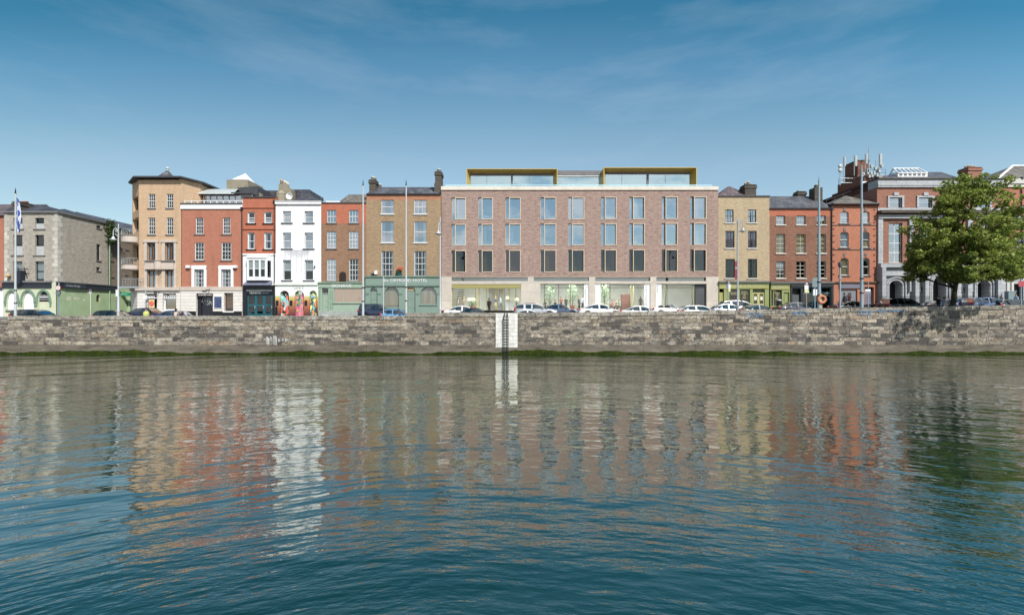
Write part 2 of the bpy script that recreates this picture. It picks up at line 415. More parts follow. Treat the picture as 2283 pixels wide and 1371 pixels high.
colr = mixc(nt, dbl.outputs[0], (5.0, 5.9, 6.8, 1), cf)
# broken cloud low in the southern half of the sky, behind the viewer
cl2 = noise(nt, 6.5, tc.outputs['Generated'], 6, 0.6, (1.0, 1.0, 2.2)); f2 = ramp(nt, cl2, 0.46, 0.58)
mrs = N(nt, 'ShaderNodeMapRange'); mrs.inputs['From Min'].default_value = -.15; mrs.inputs['From Max'].default_value = -.45; nt.links.new(sz.outputs[1], mrs.inputs[0])
mu = N(nt, 'ShaderNodeMath', operation='MULTIPLY'); nt.links.new(mrs.outputs[0], mu.inputs[0]); nt.links.new(f2, mu.inputs[1])
mu2 = N(nt, 'ShaderNodeMath', operation='MULTIPLY'); nt.links.new(mu.outputs[0], mu2.inputs[0]); mu2.inputs[1].default_value = .85
colr = mixc(nt, colr, (11, 11.2, 11.5, 1), mu2.outputs[0])
xr = N(nt, 'ShaderNodeMapRange'); xr.inputs['From Min'].default_value = -.75; xr.inputs['From Max'].default_value = 0; xr.inputs['To Min'].default_value = .8; nt.links.new(sz.outputs[0], xr.inputs[0]); sc_ = N(nt, 'ShaderNodeVectorMath', operation='SCALE'); nt.links.new(colr, sc_.inputs[0]); nt.links.new(xr.outputs[0], sc_.inputs['Scale'])
nt.links.new(sc_.outputs[0], bg.inputs['Color']); bg.inputs['Strength'].default_value = 0.1
sl = bpy.data.lights.new('sun', 'SUN'); sl.energy = 4.6; sl.angle = math.radians(0.53); sl.color = (1.0, 0.95, 0.87)
so = bpy.data.objects.new('sun', sl); COL.objects.link(so)
ce = math.cos(SUN_EL)
so.rotation_euler = Vector((-math.sin(SUN_AZ) * ce, math.cos(SUN_AZ) * ce, -math.sin(SUN_EL))).to_track_quat('-Z', 'Y').to_euler()
so.location = (60, -80, 90)
vs = S.view_settings; vs.view_transform = 'Standard'; vs.look = 'None'; vs.exposure = 0.35; vs.gamma = 1.0
S.cycles.max_bounces = 8; S.cycles.transparent_max_bounces = 12; S.cycles.diffuse_bounces = 3; S.cycles.caustics_reflective = False; S.cycles.caustics_refractive = False
S.cycles.sample_clamp_indirect = 6.0; S.cycles.use_denoising = True
# ---------------------------------------------------------------- shared materials
K = 0.82
M_WHITE = plain('white paint', C(240, 241, 244, .84), .6, var=.13, scale=1.0, stretch=(2.5, 1, .3))
M_FRAME = plain('white window paint', C(226, 228, 230, .74), .5, var=0.05)
M_DARK = plain('black paint', (0.012, 0.013, 0.016, 1), .5, var=.1)
M_SILL = plain('grey stone sill', C(120, 120, 122, K), .8)
M_SILLW = plain('pale stone sill', C(215, 212, 205, K), .8)
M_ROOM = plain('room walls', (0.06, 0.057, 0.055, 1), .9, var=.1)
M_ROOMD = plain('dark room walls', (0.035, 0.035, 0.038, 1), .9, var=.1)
M_CURT = plain('net curtain', C(205, 212, 220, .8), .9, var=.12, scale=4)
M_BLIND = plain('pale blind', C(226, 226, 220, .8), .9, var=.08)
M_CREAM = plain('cream blind', C(205, 180, 120, .8), .9, var=.15)
M_BOARD = plain('grey boarding', C(188, 192, 195, K), .8, var=.12)
M_POT = plain('clay pot', C(205, 165, 130, K), .85)
M_POTW = plain('buff pot', C(222, 215, 200, K), .85)
M_SOOT = brick('sooty stone', C(105, 95, 82, K), C(80, 74, 68, K), C(70, 65, 60, K), .45, .25)
M_CONC = plain('old render', C(150, 142, 122, K), .9, var=.3, scale=.8)
M_SLATE = slate('slate', C(86, 86, 95, .9))
M_SLATED = slate('dark slate', C(66, 66, 76, .9))
M_SLATEM = slate('mossy slate', C(112, 105, 98, .9))
M_SLATEP = slate('purple slate', C(104, 88, 92, .9))
M_LEAD = plain('lead', C(75, 77, 84, K), .5, var=.2)
M_PIPE = plain('black iron', (0.02, 0.02, 0.024, 1), .5, var=.1)
G_OLD = glass('old window glass', 0.06, 0.55, wav=.02)
G_BLUE = glass('sky reflecting glass', 0.34, 0.55, wav=.012)
G_HOTEL = glass('hotel glass', 0.40, 0.5, (.8, .88, .92, 1), (.8, .92, 1, 1), .02)
G_CLEAR = glass('shop glass', 0.05, 0.5)
G_DARK = glass('dark tinted glass', 0.05, 0.35, (.5, .55, .6, 1))  # darker see-through tint and weaker reflection
G_CAR = glass('car glass', 0.09, 0.6, (.2, .25, .27, 1), wav=.002)
M_STEEL = plain('galvanised steel', C(178, 186, 192, .85), .42, .35, .12, 3)
M_POLE = plain('white pole paint', C(208, 212, 216, .74), .4, 0.1, .08, 2)
M_BLUEPOLE = plain('blue grey pole paint', C(150, 172, 185, .85), .45, .1, .12, 2)
# ---------------------------------------------------------------- ground, road, pavements
XS = [-700, -200, -120, -60, -40, -14, -5, 10, 31, 43, 52, 70, 140, 700]
def strip(name, ys, dz, mat, z_flat=None):
    mb = MB()
    for a, b in zip(XS, XS[1:]):
        for c, d in zip(ys, ys[1:]):
            mb.face([(x, y, road_z(x, y) + dz) for x, y in ((a, c), (b, c), (b, d), (a, d))])
    return tag(mb.build(name, mat), kind='structure')
M_ASPH = plain('asphalt', (0.05, 0.05, 0.052, 1), .9, var=.25, scale=2)
M_FLAG = ashlar('granite flags', C(150, 148, 145, .7), 1.0, .7)
M_SOIL = plain('ground', (0.09, 0.085, 0.075, 1), .95, var=.3)
mb = MB(); mb.face([(-3000, 47.5, 2.2), (3000, 47.5, 2.2), (3000, 4000, 2.2), (-3000, 4000, 2.2)]); tag(mb.build('ground', M_SOIL), kind='structure')
mb = MB()
for a, b in zip(XS, XS[1:]):
    for c, d in ((49.6, 57.2),): mb.face([(x, y, road_z(x, y)) for x, y in ((a, c), (b, c), (b, d), (a, d))])
tag(mb.build('road', M_ASPH), kind='structure')
def kerbed(name, y0, y1):
    mb = MB()
    for a, b in zip(XS, XS[1:]):
        P = [(x, y, road_z(x, y) + .13) for x, y in ((a, y0), (b, y0), (b, y1), (a, y1))]; Q = [(x, y, z - .6) for x, y, z in P]
        mb.face(P); mb.face([Q[0], Q[1], P[1], P[0]]); mb.face([Q[3], P[3], P[2], Q[2]])
    return tag(mb.build(name, M_FLAG), kind='structure')
kerbed('quay_pavement', 47.6, 49.6); kerbed('street_pavement', 57.2, 60.3)
mb = MB()
for y in (50.1, 53.3):
    for k in range(-30, 40):
        x = k * 3.0
        mb.face([(x + u, y + v, road_z(x + u, y + v) + .004) for u, v in ((0, 0), (1.6, 0), (1.6, .1), (0, .1))])
tag(mb.build('road_markings', M_WHITE), kind='structure')
# ---------------------------------------------------------------- river
def make_water():
    m, nt, out = new_mat('river water')
    b = N(nt, 'ShaderNodeBsdfDiffuse', Color=(0.0022, 0.023, 0.018, 1)); gl = N(nt, 'ShaderNodeBsdfGlossy', Color=(.95, .95, .89, 1), Roughness=0.02)
    g = nt.nodes.new('ShaderNodeNewGeometry')
    sx = N(nt, 'ShaderNodeSeparateXYZ'); nt.links.new(g.outputs['Position'], sx.inputs[0])
    def math2(op, a, bb):
        n = N(nt, 'ShaderNodeMath', operation=op)
        for i, v in enumerate((a, bb)):
            if isinstance(v, (int, float)): n.inputs[i].default_value = v
            else: nt.links.new(v, n.inputs[i])
        return n.outputs[0]
    # crests bow gently across the river
    yy = math2('ADD', sx.outputs[1], math2('MULTIPLY', math2('MULTIPLY', sx.outputs[0], sx.outputs[0]), 0.008))
    cx = N(nt, 'ShaderNodeCombineXYZ'); nt.links.new(sx.outputs[0], cx.inputs[0]); nt.links.new(yy, cx.inputs[1])
    P0 = cx.outputs[0]
    rt = N(nt, 'ShaderNodeMath', operation='SQRT'); nt.links.new(math2('ADD', math2('MULTIPLY', sx.outputs[0], sx.outputs[0]), 25.0), rt.inputs[0])
    cx2 = N(nt, 'ShaderNodeCombineXYZ'); nt.links.new(sx.outputs[0], cx2.inputs[0]); wander = noise(nt, 0.09, None, 2.0, .5)
    nt.links.new(math2('ADD', math2('ADD', sx.outputs[1], math2('MULTIPLY', rt.outputs[0], 0.42)), math2('MULTIPLY', wander, 2.6)), cx2.inputs[1]); P1 = cx2.outputs[0]
    def layer(sc, st, det, ro, rot=0.0, P=None):
        P = P or P0
        mp = N(nt, 'ShaderNodeMapping'); mp.inputs['Scale'].default_value = st; mp.inputs['Rotation'].default_value = (0, 0, rot); nt.links.new(P, mp.inputs['Vector'])
        return noise(nt, sc, mp.outputs[0], det, ro)
    swell = layer(1.0, (0.10, 0.34, 1), 1.0, 0.4, 0.12)
    mid = layer(1.0, (0.5, 1.5, 1), 2.0, 0.5, -0.1, P1)
    fine = layer(1.0, (1.7, 3.2, 1), 1.5, 0.5, 0.1, P1)
    fine2 = layer(1.0, (3.6, 8.0, 1), 2.0, 0.55, -0.12, P1)
    # ripples are freshest out in the open river and die away in the lee of the wall
    lee = N(nt, 'ShaderNodeMapRange'); lee.inputs['From Min'].default_value = 18; lee.inputs['From Max'].default_value = 6.5; lee.inputs['To Min'].default_value = .04; lee.inputs['To Max'].default_value = 1.0; nt.links.new(sx.outputs[1], lee.inputs[0])
    fine = math2('ADD', fine, math2('MULTIPLY', fine2, math2('MULTIPLY', lee.outputs[0], .75)))
    patch = ramp(nt, layer(1.0, (0.06, 0.16, 1), 3.0, 0.55, 0.3), 0.40, 0.60)
    h = math2('ADD', math2('MULTIPLY', swell, WS[0]), math2('MULTIPLY', mid, WS[1]))
    h = math2('ADD', h, math2('MULTIPLY', math2('MULTIPLY', fine, WS[2]), math2('MULTIPLY_ADD', patch, 0.8) if False else math2('ADD', math2('MULTIPLY', patch, 0.95), 0.30)))
    bp = N(nt, 'ShaderNodeBump', Strength=1.0, Distance=1.0); nt.links.new(h, bp.inputs['Height'])
    nt.links.new(bp.outputs[0], gl.inputs['Normal'])
    lw = N(nt, 'ShaderNodeLayerWeight', Blend=.5); nt.links.new(bp.outputs[0], lw.inputs['Normal'])
    fac = N(nt, 'ShaderNodeMath', operation='POWER'); nt.links.new(lw.outputs['Facing'], fac.inputs[0]); fac.inputs[1].default_value = 2.05; fac.use_clamp = True
    mx = N(nt, 'ShaderNodeMixShader'); nt.links.new(fac.outputs[0], mx.inputs[0]); nt.links.new(b.outputs[0], mx.inputs[1]); nt.links.new(gl.outputs[0], mx.inputs[2]); nt.links.new(mx.outputs[0], out.inputs['Surface'])
    return m
WS = (0.13, 0.042, 0.021)
mb = MB(); mb.face([(-700, -30, 0), (700, -30, 0), (700, 47.3, 0), (-700, 47.3, 0)]); tag(mb.build('river_water', make_water()), kind='structure')
# ---------------------------------------------------------------- quay wall
WT = [(-200, 3.36), (-48.85, 3.36), (-48.84, 3.73), (-10.35, 3.74), (-10.34, 4.0), (-6, 4.04), (6, 4.07), (20, 4.24), (33, 4.5), (49.7, 4.78), (200, 6.3)]
def wall_top(x): return float(np.interp(x, [a for a, _ in WT], [b for _, b in WT]))
def stone_mat():
    m, nt, out = new_mat('quay stone'); b = bsdf(nt, out, 0.9, 0, 0.2)
    at = N(nt, 'ShaderNodeVertexColor', layer_name='stone')
    n1 = noise(nt, 1.7, None, 8, 0.8, (1, 1, 1.6)); n2 = noise(nt, 1.1, None, 7, 0.75, (1, 1, 2.2)); n3 = noise(nt, 5.0, None, 5, .8)
    c = mixc(nt, at.outputs['Color'], (0.085, 0.078, 0.072, 1), mixc(nt, (0, 0, 0, 1), (.78,) * 3 + (1,), ramp(nt, n1, .49, .58)))
    c = mixc(nt, c, (0.50, 0.46, 0.40, 1), mixc(nt, (0, 0, 0, 1), (.65,) * 3 + (1,), ramp(nt, n2, .53, .64)))
    c = mixc(nt, c, (0.06, 0.055, 0.05, 1), mixc(nt, (0, 0, 0, 1), (.75,) * 3 + (1,), ramp(nt, n3, .51, .60)))
    nt.links.new(c, b.inputs['Base Color'])
    bp = N(nt, 'ShaderNodeBump', Strength=.6, Distance=.04); nt.links.new(n1, bp.inputs['Height']); nt.links.new(bp.outputs[0], b.inputs['Normal'])
    return m
M_STONE = stone_mat()
M_MORTAR = plain('lime mortar', C(172, 164, 150, .8), .95, var=.35, scale=2)
M_PLINTH = plain('tide stained plinth', C(134, 124, 110, .68), .9, var=.55, scale=1.4, stretch=(.5, 1, 2))
wall_root = thing('quay_wall', 'long weathered grey stone quay wall along the river edge', 'quay wall', (0, 47, 0))
def build_wall():
    V = []; Fc = []; Cc = []
    def stone(x0, x1, z0, z1, d, col, slope=0.0, z1b=None, z0b=None):
        e = .022; g = .011; i = len(V)
        z1b = z1 if z1b is None else z1b; z0b = z0 if z0b is None else z0b
        V.extend([(x0 + g, 47.0, z0 + g), (x1 - g, 47.0, z0b + g), (x1 - g, 47.0, z1b - g), (x0 + g, 47.0, z1 - g),
                  (x0 + e, 47 - d, z0 + e), (x1 - e, 47 - d, z0b + e), (x1 - e, 47 - d, z1b - e), (x0 + e, 47 - d, z1 - e)])
        for q in ((4, 5, 6, 7), (0, 1, 5, 4), (1, 2, 6, 5), (2, 3, 7, 6), (3, 0, 4, 7)): Fc.append([i + k for k in q]); Cc.append(col)
    pal = [(0.43, 0.375, 0.30), (0.36, 0.315, 0.26), (0.30, 0.265, 0.225), (0.23, 0.205, 0.18), (0.15, 0.135, 0.125), (0.105, 0.097, 0.093), (0.54, 0.48, 0.40), (0.38, 0.30, 0.22)]
    edges = [0.90, 1.26, 1.62, 1.98, 2.35, 2.70, 3.05, 3.40, 3.75, 4.1, 4.45, 4.8, 5.15, 5.5]
    # soot patches drift along the wall
    def soot(x, z): return 0.5 + 0.5 * math.sin(x * .21 + z * 1.7 + 2 * math.sin(x * .07)) * math.cos(x * .13 - z * .9)
    for r, (a, b) in enumerate(zip(edges, edges[1:])):
        x = -112 + random.random()
        while x < 114:
            L = random.choice([.5, .65, .8, .95, 1.2, 1.5, 2.1, .8]); x1 = x + L
            t = wall_top((x + x1) / 2) - 0.42
            if a < t - .1 and not (-1.62 < (x + x1) / 2 < .62 and False):
                z1 = min(b, t)
                if t - z1 < .14: z1 = t
                hi = z1 > t - .45
                p = [.24, .2, .12, .05, .03, .02, .24, .1] if hi else ([.12, .15, .16, .16, .12, .09, .14, .06] if soot(x, a) < .62 else [.05, .1, .13, .22, .24, .14, .08, .04])
                c = pal[RNG.choice(8, p=p)]; k = random.uniform(.85, 1.15)
                stone(x, x1, a, z1, random.uniform(.03, .07), (c[0] * k * .76, c[1] * k * .74, c[2] * k * .715, 1))
            x = x1
    x = -112
    brk = [p for p, _ in WT]
    while x < 114:
        x1 = x + random.uniform(1.6, 3.2)
        for q in brk:
            if x + .05 < q < x1: x1 = q
        k = random.uniform(.8, 1.1); e = .012
        za, zb = wall_top(x + e), wall_top(x1 - e)
        stone(x, x1, za - .42, za, .10, (0.33 * k, 0.30 * k, 0.255 * k, 1), 0, zb, zb - .42)
        x = x1
    me = bpy.data.meshes.new('masonry'); V2 = [(x, y - 47, z) for x, y, z in V]; me.from_pydata(V2, [], Fc); me.materials.append(M_STONE)
    ca = me.color_attributes.new('stone', 'FLOAT_COLOR', 'CORNER'); arr = np.repeat(np.array(Cc, dtype=np.float32), 4, axis=0).ravel(); ca.data.foreach_set('color', arr)
    o = bpy.data.objects.new('masonry', me); COL.objects.link(o); o.parent = wall_root
    core = MB()
    pts = sorted(set([-200.0, -112.0, 113.0, 200.0] + [p for p, _ in WT]))
    for a, b in zip(pts, pts[1:]):
        za, zb = wall_top(a + .002) - .03, wall_top(b - .002) - .03
        core.hexa([(a, 46.985, -1), (b, 46.985, -1), (b, 47.55, -1), (a, 47.55, -1), (a, 46.985, za), (b, 46.985, zb), (b, 47.55, zb), (a, 47.55, za)])
    core.build('wall_core', M_MORTAR, wall_root)
    pl = MB(); x = -200.0
    while x < 200: x1 = x + random.uniform(2, 5); pl.box(x + .01, x1 - .01, 46.86 - random.uniform(0, .03), 46.97, -.6, .9 + random.uniform(-.03, .03)); x = x1
    pl.build('plinth', M_PLINTH, wall_root)
build_wall()
# painted panel, bird droppings and spray marks belong to the wall
M_LIME = plain('limewash', C(238, 236, 230, .84), .8, var=.42, scale=1.6)
mb = MB()
def px47(a): return X(a, 46.9)
for r in range(9):
    z1 = 3.98 - r * .37; z0 = max(z1 - .36, .62)
    xs = [px47(1105)] + sorted(random.uniform(px47(1109), px47(1150)) for _ in range(2)) + [px47(1154)]
    for a, b in zip(xs, xs[1:]): mb.box(a + .006, b - .006, 46.845 - random.uniform(0, .012), 46.95, z0 + .006, z1)
mb.build('whitewashed_panel', M_LIME, wall_root)
M_DROP = plain('white streaks', C(225, 225, 222, .8), .8, var=.3, scale=3)
mb = MB()
for px, w_, a, b in ((597, 6, 748, 776), (604, 3, 748, 764), (613, 7, 747, 777), (622, 3, 755, 764), (630, 3, 755, 762), (637, 2, 756, 762)):
    n = 5
    for k in range(n):
        u = px47(px + (k - 2) * w_ / 4); ww = .03 + .03 * random.random(); zb = Z(b - random.uniform(0, 10), 46.9)
        zt = Z(a + random.uniform(0, 7), 46.9)
        mb.extr([(u, zt), (u + ww, zt - .02), (u + ww * .7, zb), (u + ww * .3, zb - .05)], 0, .04, front(46.845))
mb.build('droppings', M_DROP, wall_root)
M_SPRAY = plain('blue spray paint', C(95, 160, 215, .75), .8, var=.2, scale=5)
def scrawl(px0, px1, py0, py1, n, seed, mat=M_SPRAY, Y=46.86, parent=wall_root, wd=.02):
    r = random.Random(seed); mb = MB()
    for k in range(n):
        u = px0 + (px1 - px0) * (k + .5) / n; hw = (px1 - px0) / n * .42; h = (py1 - py0) / 2; c = (py0 + py1) / 2
        kind = r.randrange(4); P = []
        if kind == 0: P = [(u + hw * math.cos(t), c + h * math.sin(t)) for t in np.linspace(.4, 6.0, 10)]
        elif kind == 1: P = [(u - hw, c + h), (u - hw * .6, c - h), (u, c + h * .4), (u + hw * .6, c - h), (u + hw, c + h)]
        elif kind == 2: P = [(u + hw, c - h * .7), (u, c - h), (u - hw, c - h * .4), (u + hw, c + h * .3), (u, c + h), (u - hw, c + h * .7)]
        else: P = [(u - hw * .5, c - h), (u - hw * .5, c + h), (u - hw * .5, c), (u + hw, c - h * .3), (u + hw * .6, c + h)]
        Q = [(X(a, Y), Y - .004, Z(b, Y)) for a, b in P]
        for a, b in zip(Q, Q[1:]):
            a = Vector(a); b = Vector(b); d = (b - a).normalized(); q = Vector((-d.z, 0, d.x)) * wd
            mb.face([a - q, b - q, b + q, a + q])
    return mb.build('graffiti', mat, parent)
scrawl(1139, 1150, 706, 712, 4, 3, wd=.014); scrawl(1139, 1148, 716, 722, 3, 5, wd=.014); scrawl(1768, 1803, 694, 703, 5, 1); scrawl(1914, 1945, 692, 702, 5, 2); scrawl(1955, 2018, 690, 696, 8, 4); scrawl(1660, 1700, 697, 708, 4, 9)
# ladder on the painted panel
lad = thing('river_ladder', 'black iron ladder fixed to the white painted patch of the quay wall', 'ladder', (X(1128, 46.7), 46.7, 0))
mb = MB(); xa, xb = X(1123.5, 46.6), X(1132.5, 46.6)
M_IRON = plain('ladder iron', (0.010, 0.011, 0.014, 1), .7, 0, .2)
for x_, s_ in ((xa, 1), (xb, -1)):
    m_ = MB(); m_.tube((x_, 46.6, -.5), (x_, 46.6, 3.55), .05); m_.tube((x_, 46.6, 3.55), (x_ + .09 * s_, 46.74, 3.98), .05); m_.build('rail', M_IRON, lad)
for k in range(15):
    z = -.1 + k * .265
    m_ = MB(); m_.tube((xa, 46.6, z), (xb, 46.6, z), .034, n=6); m_.build('rung', M_IRON, lad)
# weed along the tide line
def build_moss():
    m, nt, out = new_mat('green weed'); b = bsdf(nt, out, .95, 0, .1)
    n1 = noise(nt, 3.5, None, 8, .75)
    nt.links.new(mixc(nt, (0.008, 0.013, 0.003, 1), (0.036, 0.052, 0.005, 1), ramp(nt, n1, .38, .68)), b.inputs['Base Color'])
    bp = N(nt, 'ShaderNodeBump', Strength=1, Distance=.06); nt.links.new(noise(nt, 14, None, 5, .7), bp.inputs['Height']); nt.links.new(bp.outputs[0], b.inputs['Normal'])
    xs = np.arange(-115, 115, .12); V = []; Fc = []; rows = 7
    def n1d(x): return .5 * math.sin(x * .31 + 1) + .3 * math.sin(x * .83) + .25 * math.sin(x * 1.9 + 2) + .12 * math.sin(x * 5.1) + .35 * math.sin(x * .11 + .5)
    for x in xs:
        hump = max(.0, .30 + .24 * n1d(x)) * (0.6 + 0.4 * min(1, abs(math.sin(x * .37 + .4)) * 2.2))
        h = .05 + .72 * hump + random.uniform(-.012, .012)
        for r in range(rows):
            t = r / (rows - 1); z = -.25 + (h + .25) * t
            y = 46.84 - (1 - t) ** .7 * (.10 + hump * .75) - (.05 if 0 < r < rows - 1 else 0) + random.uniform(-.015, .015)
            V.append((x, y, z))
    for i in range(len(xs) - 1):
        for r in range(rows - 1): a = i * rows + r; Fc.append([a, a + rows, a + rows + 1, a + 1])
    me = bpy.data.meshes.new('river_weed'); me.from_pydata(V, [], Fc); me.materials.append(m); me.polygons.foreach_set('use_smooth', [True] * len(Fc))
    o = bpy.data.objects.new('river_weed', me); COL.objects.link(o); tag(o, 'green weed growing along the tide line of the quay wall', 'weed', kind='stuff')
build_moss()
# ---------------------------------------------------------------- buildings
class Bld:
    def __init__(s, name, label, px0, px1, py_top, py_shop, wall, depth=11.0, Y=F, cat='building', group='buildings along the quay'):
        s.x0, s.x1 = X(px0, Y), X(px1, Y); s.zt = Z(py_top, Y); s.zs = Z(py_shop, Y); s.Y = Y; s.depth = depth; s.wall = wall; s.fr = front(Y)
        s.zg = road_z((s.x0 + s.x1) / 2, Y) - .25
        s.r = thing(name, label, cat, ((s.x0 + s.x1) / 2, Y, s.zg), group); s.ops = []; s.bands = []; s.mats = [wall]; s.fl = []
    def win(s, px0, px1, py0, py1, frame, gl, **k):
        u0, u1, z0, z1 = X(px0, s.Y), X(px1, s.Y), Z(py1, s.Y), Z(py0, s.Y)
        s.ops.append((u0, u1, z0, z1, k.get('arch', 0)))
        return window(s.r, s.fr, u0, u1, z0, z1, frame, gl, **k)
    def band(s, py0, py1, mat):
        s.mats.append(mat); s.bands.append((Z(py1, s.Y), Z(py0, s.Y), len(s.mats) - 1))
    def build_wall(s, reveal=None, depth=.2):
        mb = MB()
        mr = 0
        if reveal: s.mats.append(reveal); mr = len(s.mats) - 1
        panel(mb, s.fr, s.x0, s.x1, s.zs, s.zt, s.ops, depth, 0, s.bands, mr)
        shell(mb, s.x0 + .002, s.x1 - .002, s.Y, s.Y + s.depth, s.zg, s.zt - .002)
        return mb.build('wall', s.mats, s.r)
    def floors(s, pys, mat=None, deep=3.2):
        rooms(s.r, s.x0, s.x1, s.Y + .42, s.Y + deep, [s.zg + .2] + [Z(p, s.Y) for p in pys], mat or M_ROOM)
    def part(s, name, mat, fn, parent=None, smooth=False):
        mb = MB(); fn(mb); return mb.build(name, mat, parent or s.r, smooth)
    def pb(s, name, mat, px0, px1, py0, py1, out, into=0.05, parent=None):
        """a block standing OUT metres proud of the front"""
        mb = MB(); mb.box(X(px0, s.Y), X(px1, s.Y), s.Y - out, s.Y + into, Z(py1, s.Y), Z(py0, s.Y)); return mb.build(name, mat, parent or s.r)
    def shop(s, mat, ops, out=0.12, py0=None, py1=None, px0=None, px1=None, name='shopfront', depth=.25, bands=(), mats=None, side=True):
        u0 = X(px0, s.Y) if px0 else s.x0; u1 = X(px1, s.Y) if px1 else s.x1
        z1 = Z(py0, s.Y) if py0 else s.zs; z0 = Z(py1, s.Y) if py1 else s.zg
        fr = front(s.Y - out); mb = MB(); q = [(X(a, s.Y), X(b, s.Y), max(Z(d, s.Y), z0) if d else z0, Z(c, s.Y), *(e)) for a, b, c, d, *e in ops]
        panel(mb, fr, u0, u1, z0, z1, q, depth, 0, bands)
        mb.face([(u0, s.Y - out, z0), (u0, s.Y - out, z1), (u0, s.Y + .1, z1), (u0, s.Y + .1, z0)]); mb.face([(u1, s.Y - out, z0), (u1, s.Y + .1, z0), (u1, s.Y + .1, z1), (u1, s.Y - out, z1)])
        mb.face([(u0, s.Y - out, z1), (u1, s.Y - out, z1), (u1, s.Y + .1, z1), (u0, s.Y + .1, z1)])
        return mb.build(name, mats or mat, s.r), fr, q
def gutter(s, py, mat=M_PIPE, out=.16, h=.14, name='gutter'):
    mb = MB(); mb.box(s.x0 + .01, s.x1 - .01, s.Y - out, s.Y + .1, Z(py, s.Y) - h, Z(py, s.Y)); return mb.build(name, mat, s.r)
def downpipe(s, px, py0, py1, mat=M_PIPE, r=.06):
    mb = MB(); u = X(px, s.Y); mb.tube((u, s.Y - .1, Z(py1, s.Y)), (u, s.Y - .1, Z(py0, s.Y)), r); mb.box(u - .13, u + .13, s.Y - .2, s.Y - .02, Z(py0, s.Y), Z(py0, s.Y) + .3)
    mb.build('downpipe', mat, s.r)
REDBRICK = brick('soft red brick', C(196, 104, 80, K), C(182, 90, 68, K), C(190, 130, 105, K), blotch=.28, soot=.22, big=.3)
ORANGE = brick('orange red brick', C(205, 98, 62, K), C(190, 84, 52, K), C(185, 110, 80, K), blotch=.3, soot=.25, big=.25)
BUFF = brick('buff orange brick', C(206, 166, 120, K), C(194, 150, 106, K), C(215, 180, 130, K), blotch=.3, soot=.2, big=.3, wash=.22)
BROWN = brick('mottled brown brick', C(172, 112, 80, K), C(140, 96, 72, K), C(150, 125, 105, K), blotch=.5, soot=.3, big=.35)
TAN = brick('tan stock brick', C(182, 146, 98, K), C(150, 118, 80, K), C(150, 132, 105, K), blotch=.55, soot=.3, big=.4)
HOTELB = brick('long mauve brick', C(174, 143, 128, K), C(154, 121, 109, K), C(172, 154, 142, K), .5, .07, blotch=.85, soot=.22, dark=C(112, 74, 74, .8), big=.75)
YELLOW = brick('yellow stock brick', C(205, 180, 135, K), C(185, 158, 115, K), C(110, 98, 80, K), blotch=.4, soot=.15, big=.3)
RBROWN = brick('red brown brick', C(165, 98, 75, K), C(130, 78, 62, K), C(150, 115, 95, K), blotch=.45, soot=.35, big=.3)
CHURCHB = brick('red banded brick', C(178, 100, 76, K), C(150, 80, 60, K), C(175, 130, 110, K), blotch=.4, soot=.2, big=.3, wash=.25)
DARKB = brick('dark red brick', C(120, 62, 50, .8), C(95, 48, 42, .8), C(100, 75, 66, .8), blotch=.4, soot=.4, big=.1)
RUBBLE = brick('rubble stone', C(172, 164, 150, .85), C(142, 134, 122, .85), C(200, 190, 175, .85), .3, .12, blotch=.55, soot=.2, big=.6, dark=C(95, 86, 76, .8))
GREEN = plain('pale green render', C(168, 192, 148, .86), .85, var=.16, scale=.8)
GREENL = plain('cream green render', C(206, 212, 182, .82), .85, var=.1)
GRANITE = ashlar('granite ashlar', C(186, 190, 196, .82), 1.3, .5, .55, .12)
RUST = ashlar('rusticated pale stone', C(226, 220, 214, .88), 30, .38, .35, .05)
# --- far left red brick house
b = Bld('brick_house', 'red brick house with a slate roof beyond the green corner pub', -330, 9, 481, 640, REDBRICK)
for k, px in enumerate((-300, -215, -130, -55)):
    for py in ((497, 525), (548, 585), (600, 630)): b.win(px, px + 26, *py, M_FRAME, G_OLD, cols=2, rows=4, sill=M_SILL)
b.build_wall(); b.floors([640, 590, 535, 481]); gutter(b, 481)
b.shop(M_WHITE, [(-310, -230, 655, 695), (-210, -120, 655, 695), (-100, -20, 655, 695)], .1)
b.pb('fascia', M_LEAD, -330, 8, 640, 647, .2)
hip_roof(b.r, b.x0, b.x1 - .05, b.Y, b.Y + 11, b.zt + .01, b.x0, b.x1 - .05, b.Y + 5.5, Z(456, b.Y + 5.5), M_SLATEP)
# --- green corner pub of rubble stone
b = Bld('corner_pub', 'pale green corner pub with grey rubble stone floors above', 10, 128.5, 474, 629, RUBBLE, 11, cat='pub'); PUB = b
xs_ = b.x1; side = Fr((xs_, 0), (0, 1), (-1, 0))
def ys(px): return xs_ * FL / (px - 1141.5)
M_BRN = plain('brown sash paint', C(70, 62, 58, .8), .6)
for i, (a, c) in enumerate(((29, 50), (78, 98))):
    b.win(a, c, 486, 510.5, M_DARK, G_OLD, cols=1, rows=2, sill=M_SILL, over=.2, cover='low', cov_mat=M_BOARD, cov_h=.5, recess=.2)
    b.win(a, c, 524, 569, M_DARK, G_OLD, cols=1, rows=2, sill=M_SILL, over=.2, cover='low', cov_mat=M_BOARD, cov_h=.45, recess=.2)
    b.win(a, c, 583, 626, M_DARK, G_CLEAR, cols=1, rows=2, cover='blind', cov_mat=M_BOARD, cov_h=.9, recess=.2)
mb = MB(); panel(mb, b.fr, b.x0, b.x1, b.zs, b.zt, b.ops, .3)
y1 = ys(241); sops = [(ys(215), ys(225), Z(509, 66), Z(503, 66)), (ys(215), ys(224), Z(581, 66), Z(545, 66)), (ys(215), ys(223), Z(604, 66), Z(596, 66))]
panel(mb, side, F, y1, b.zs, b.zt, sops, .25)
for q in ((b.x0, b.x0),): mb.face([(b.x0, F, b.zg), (b.x0, y1, b.zg), (b.x0, y1, b.zt), (b.x0, F, b.zt)])
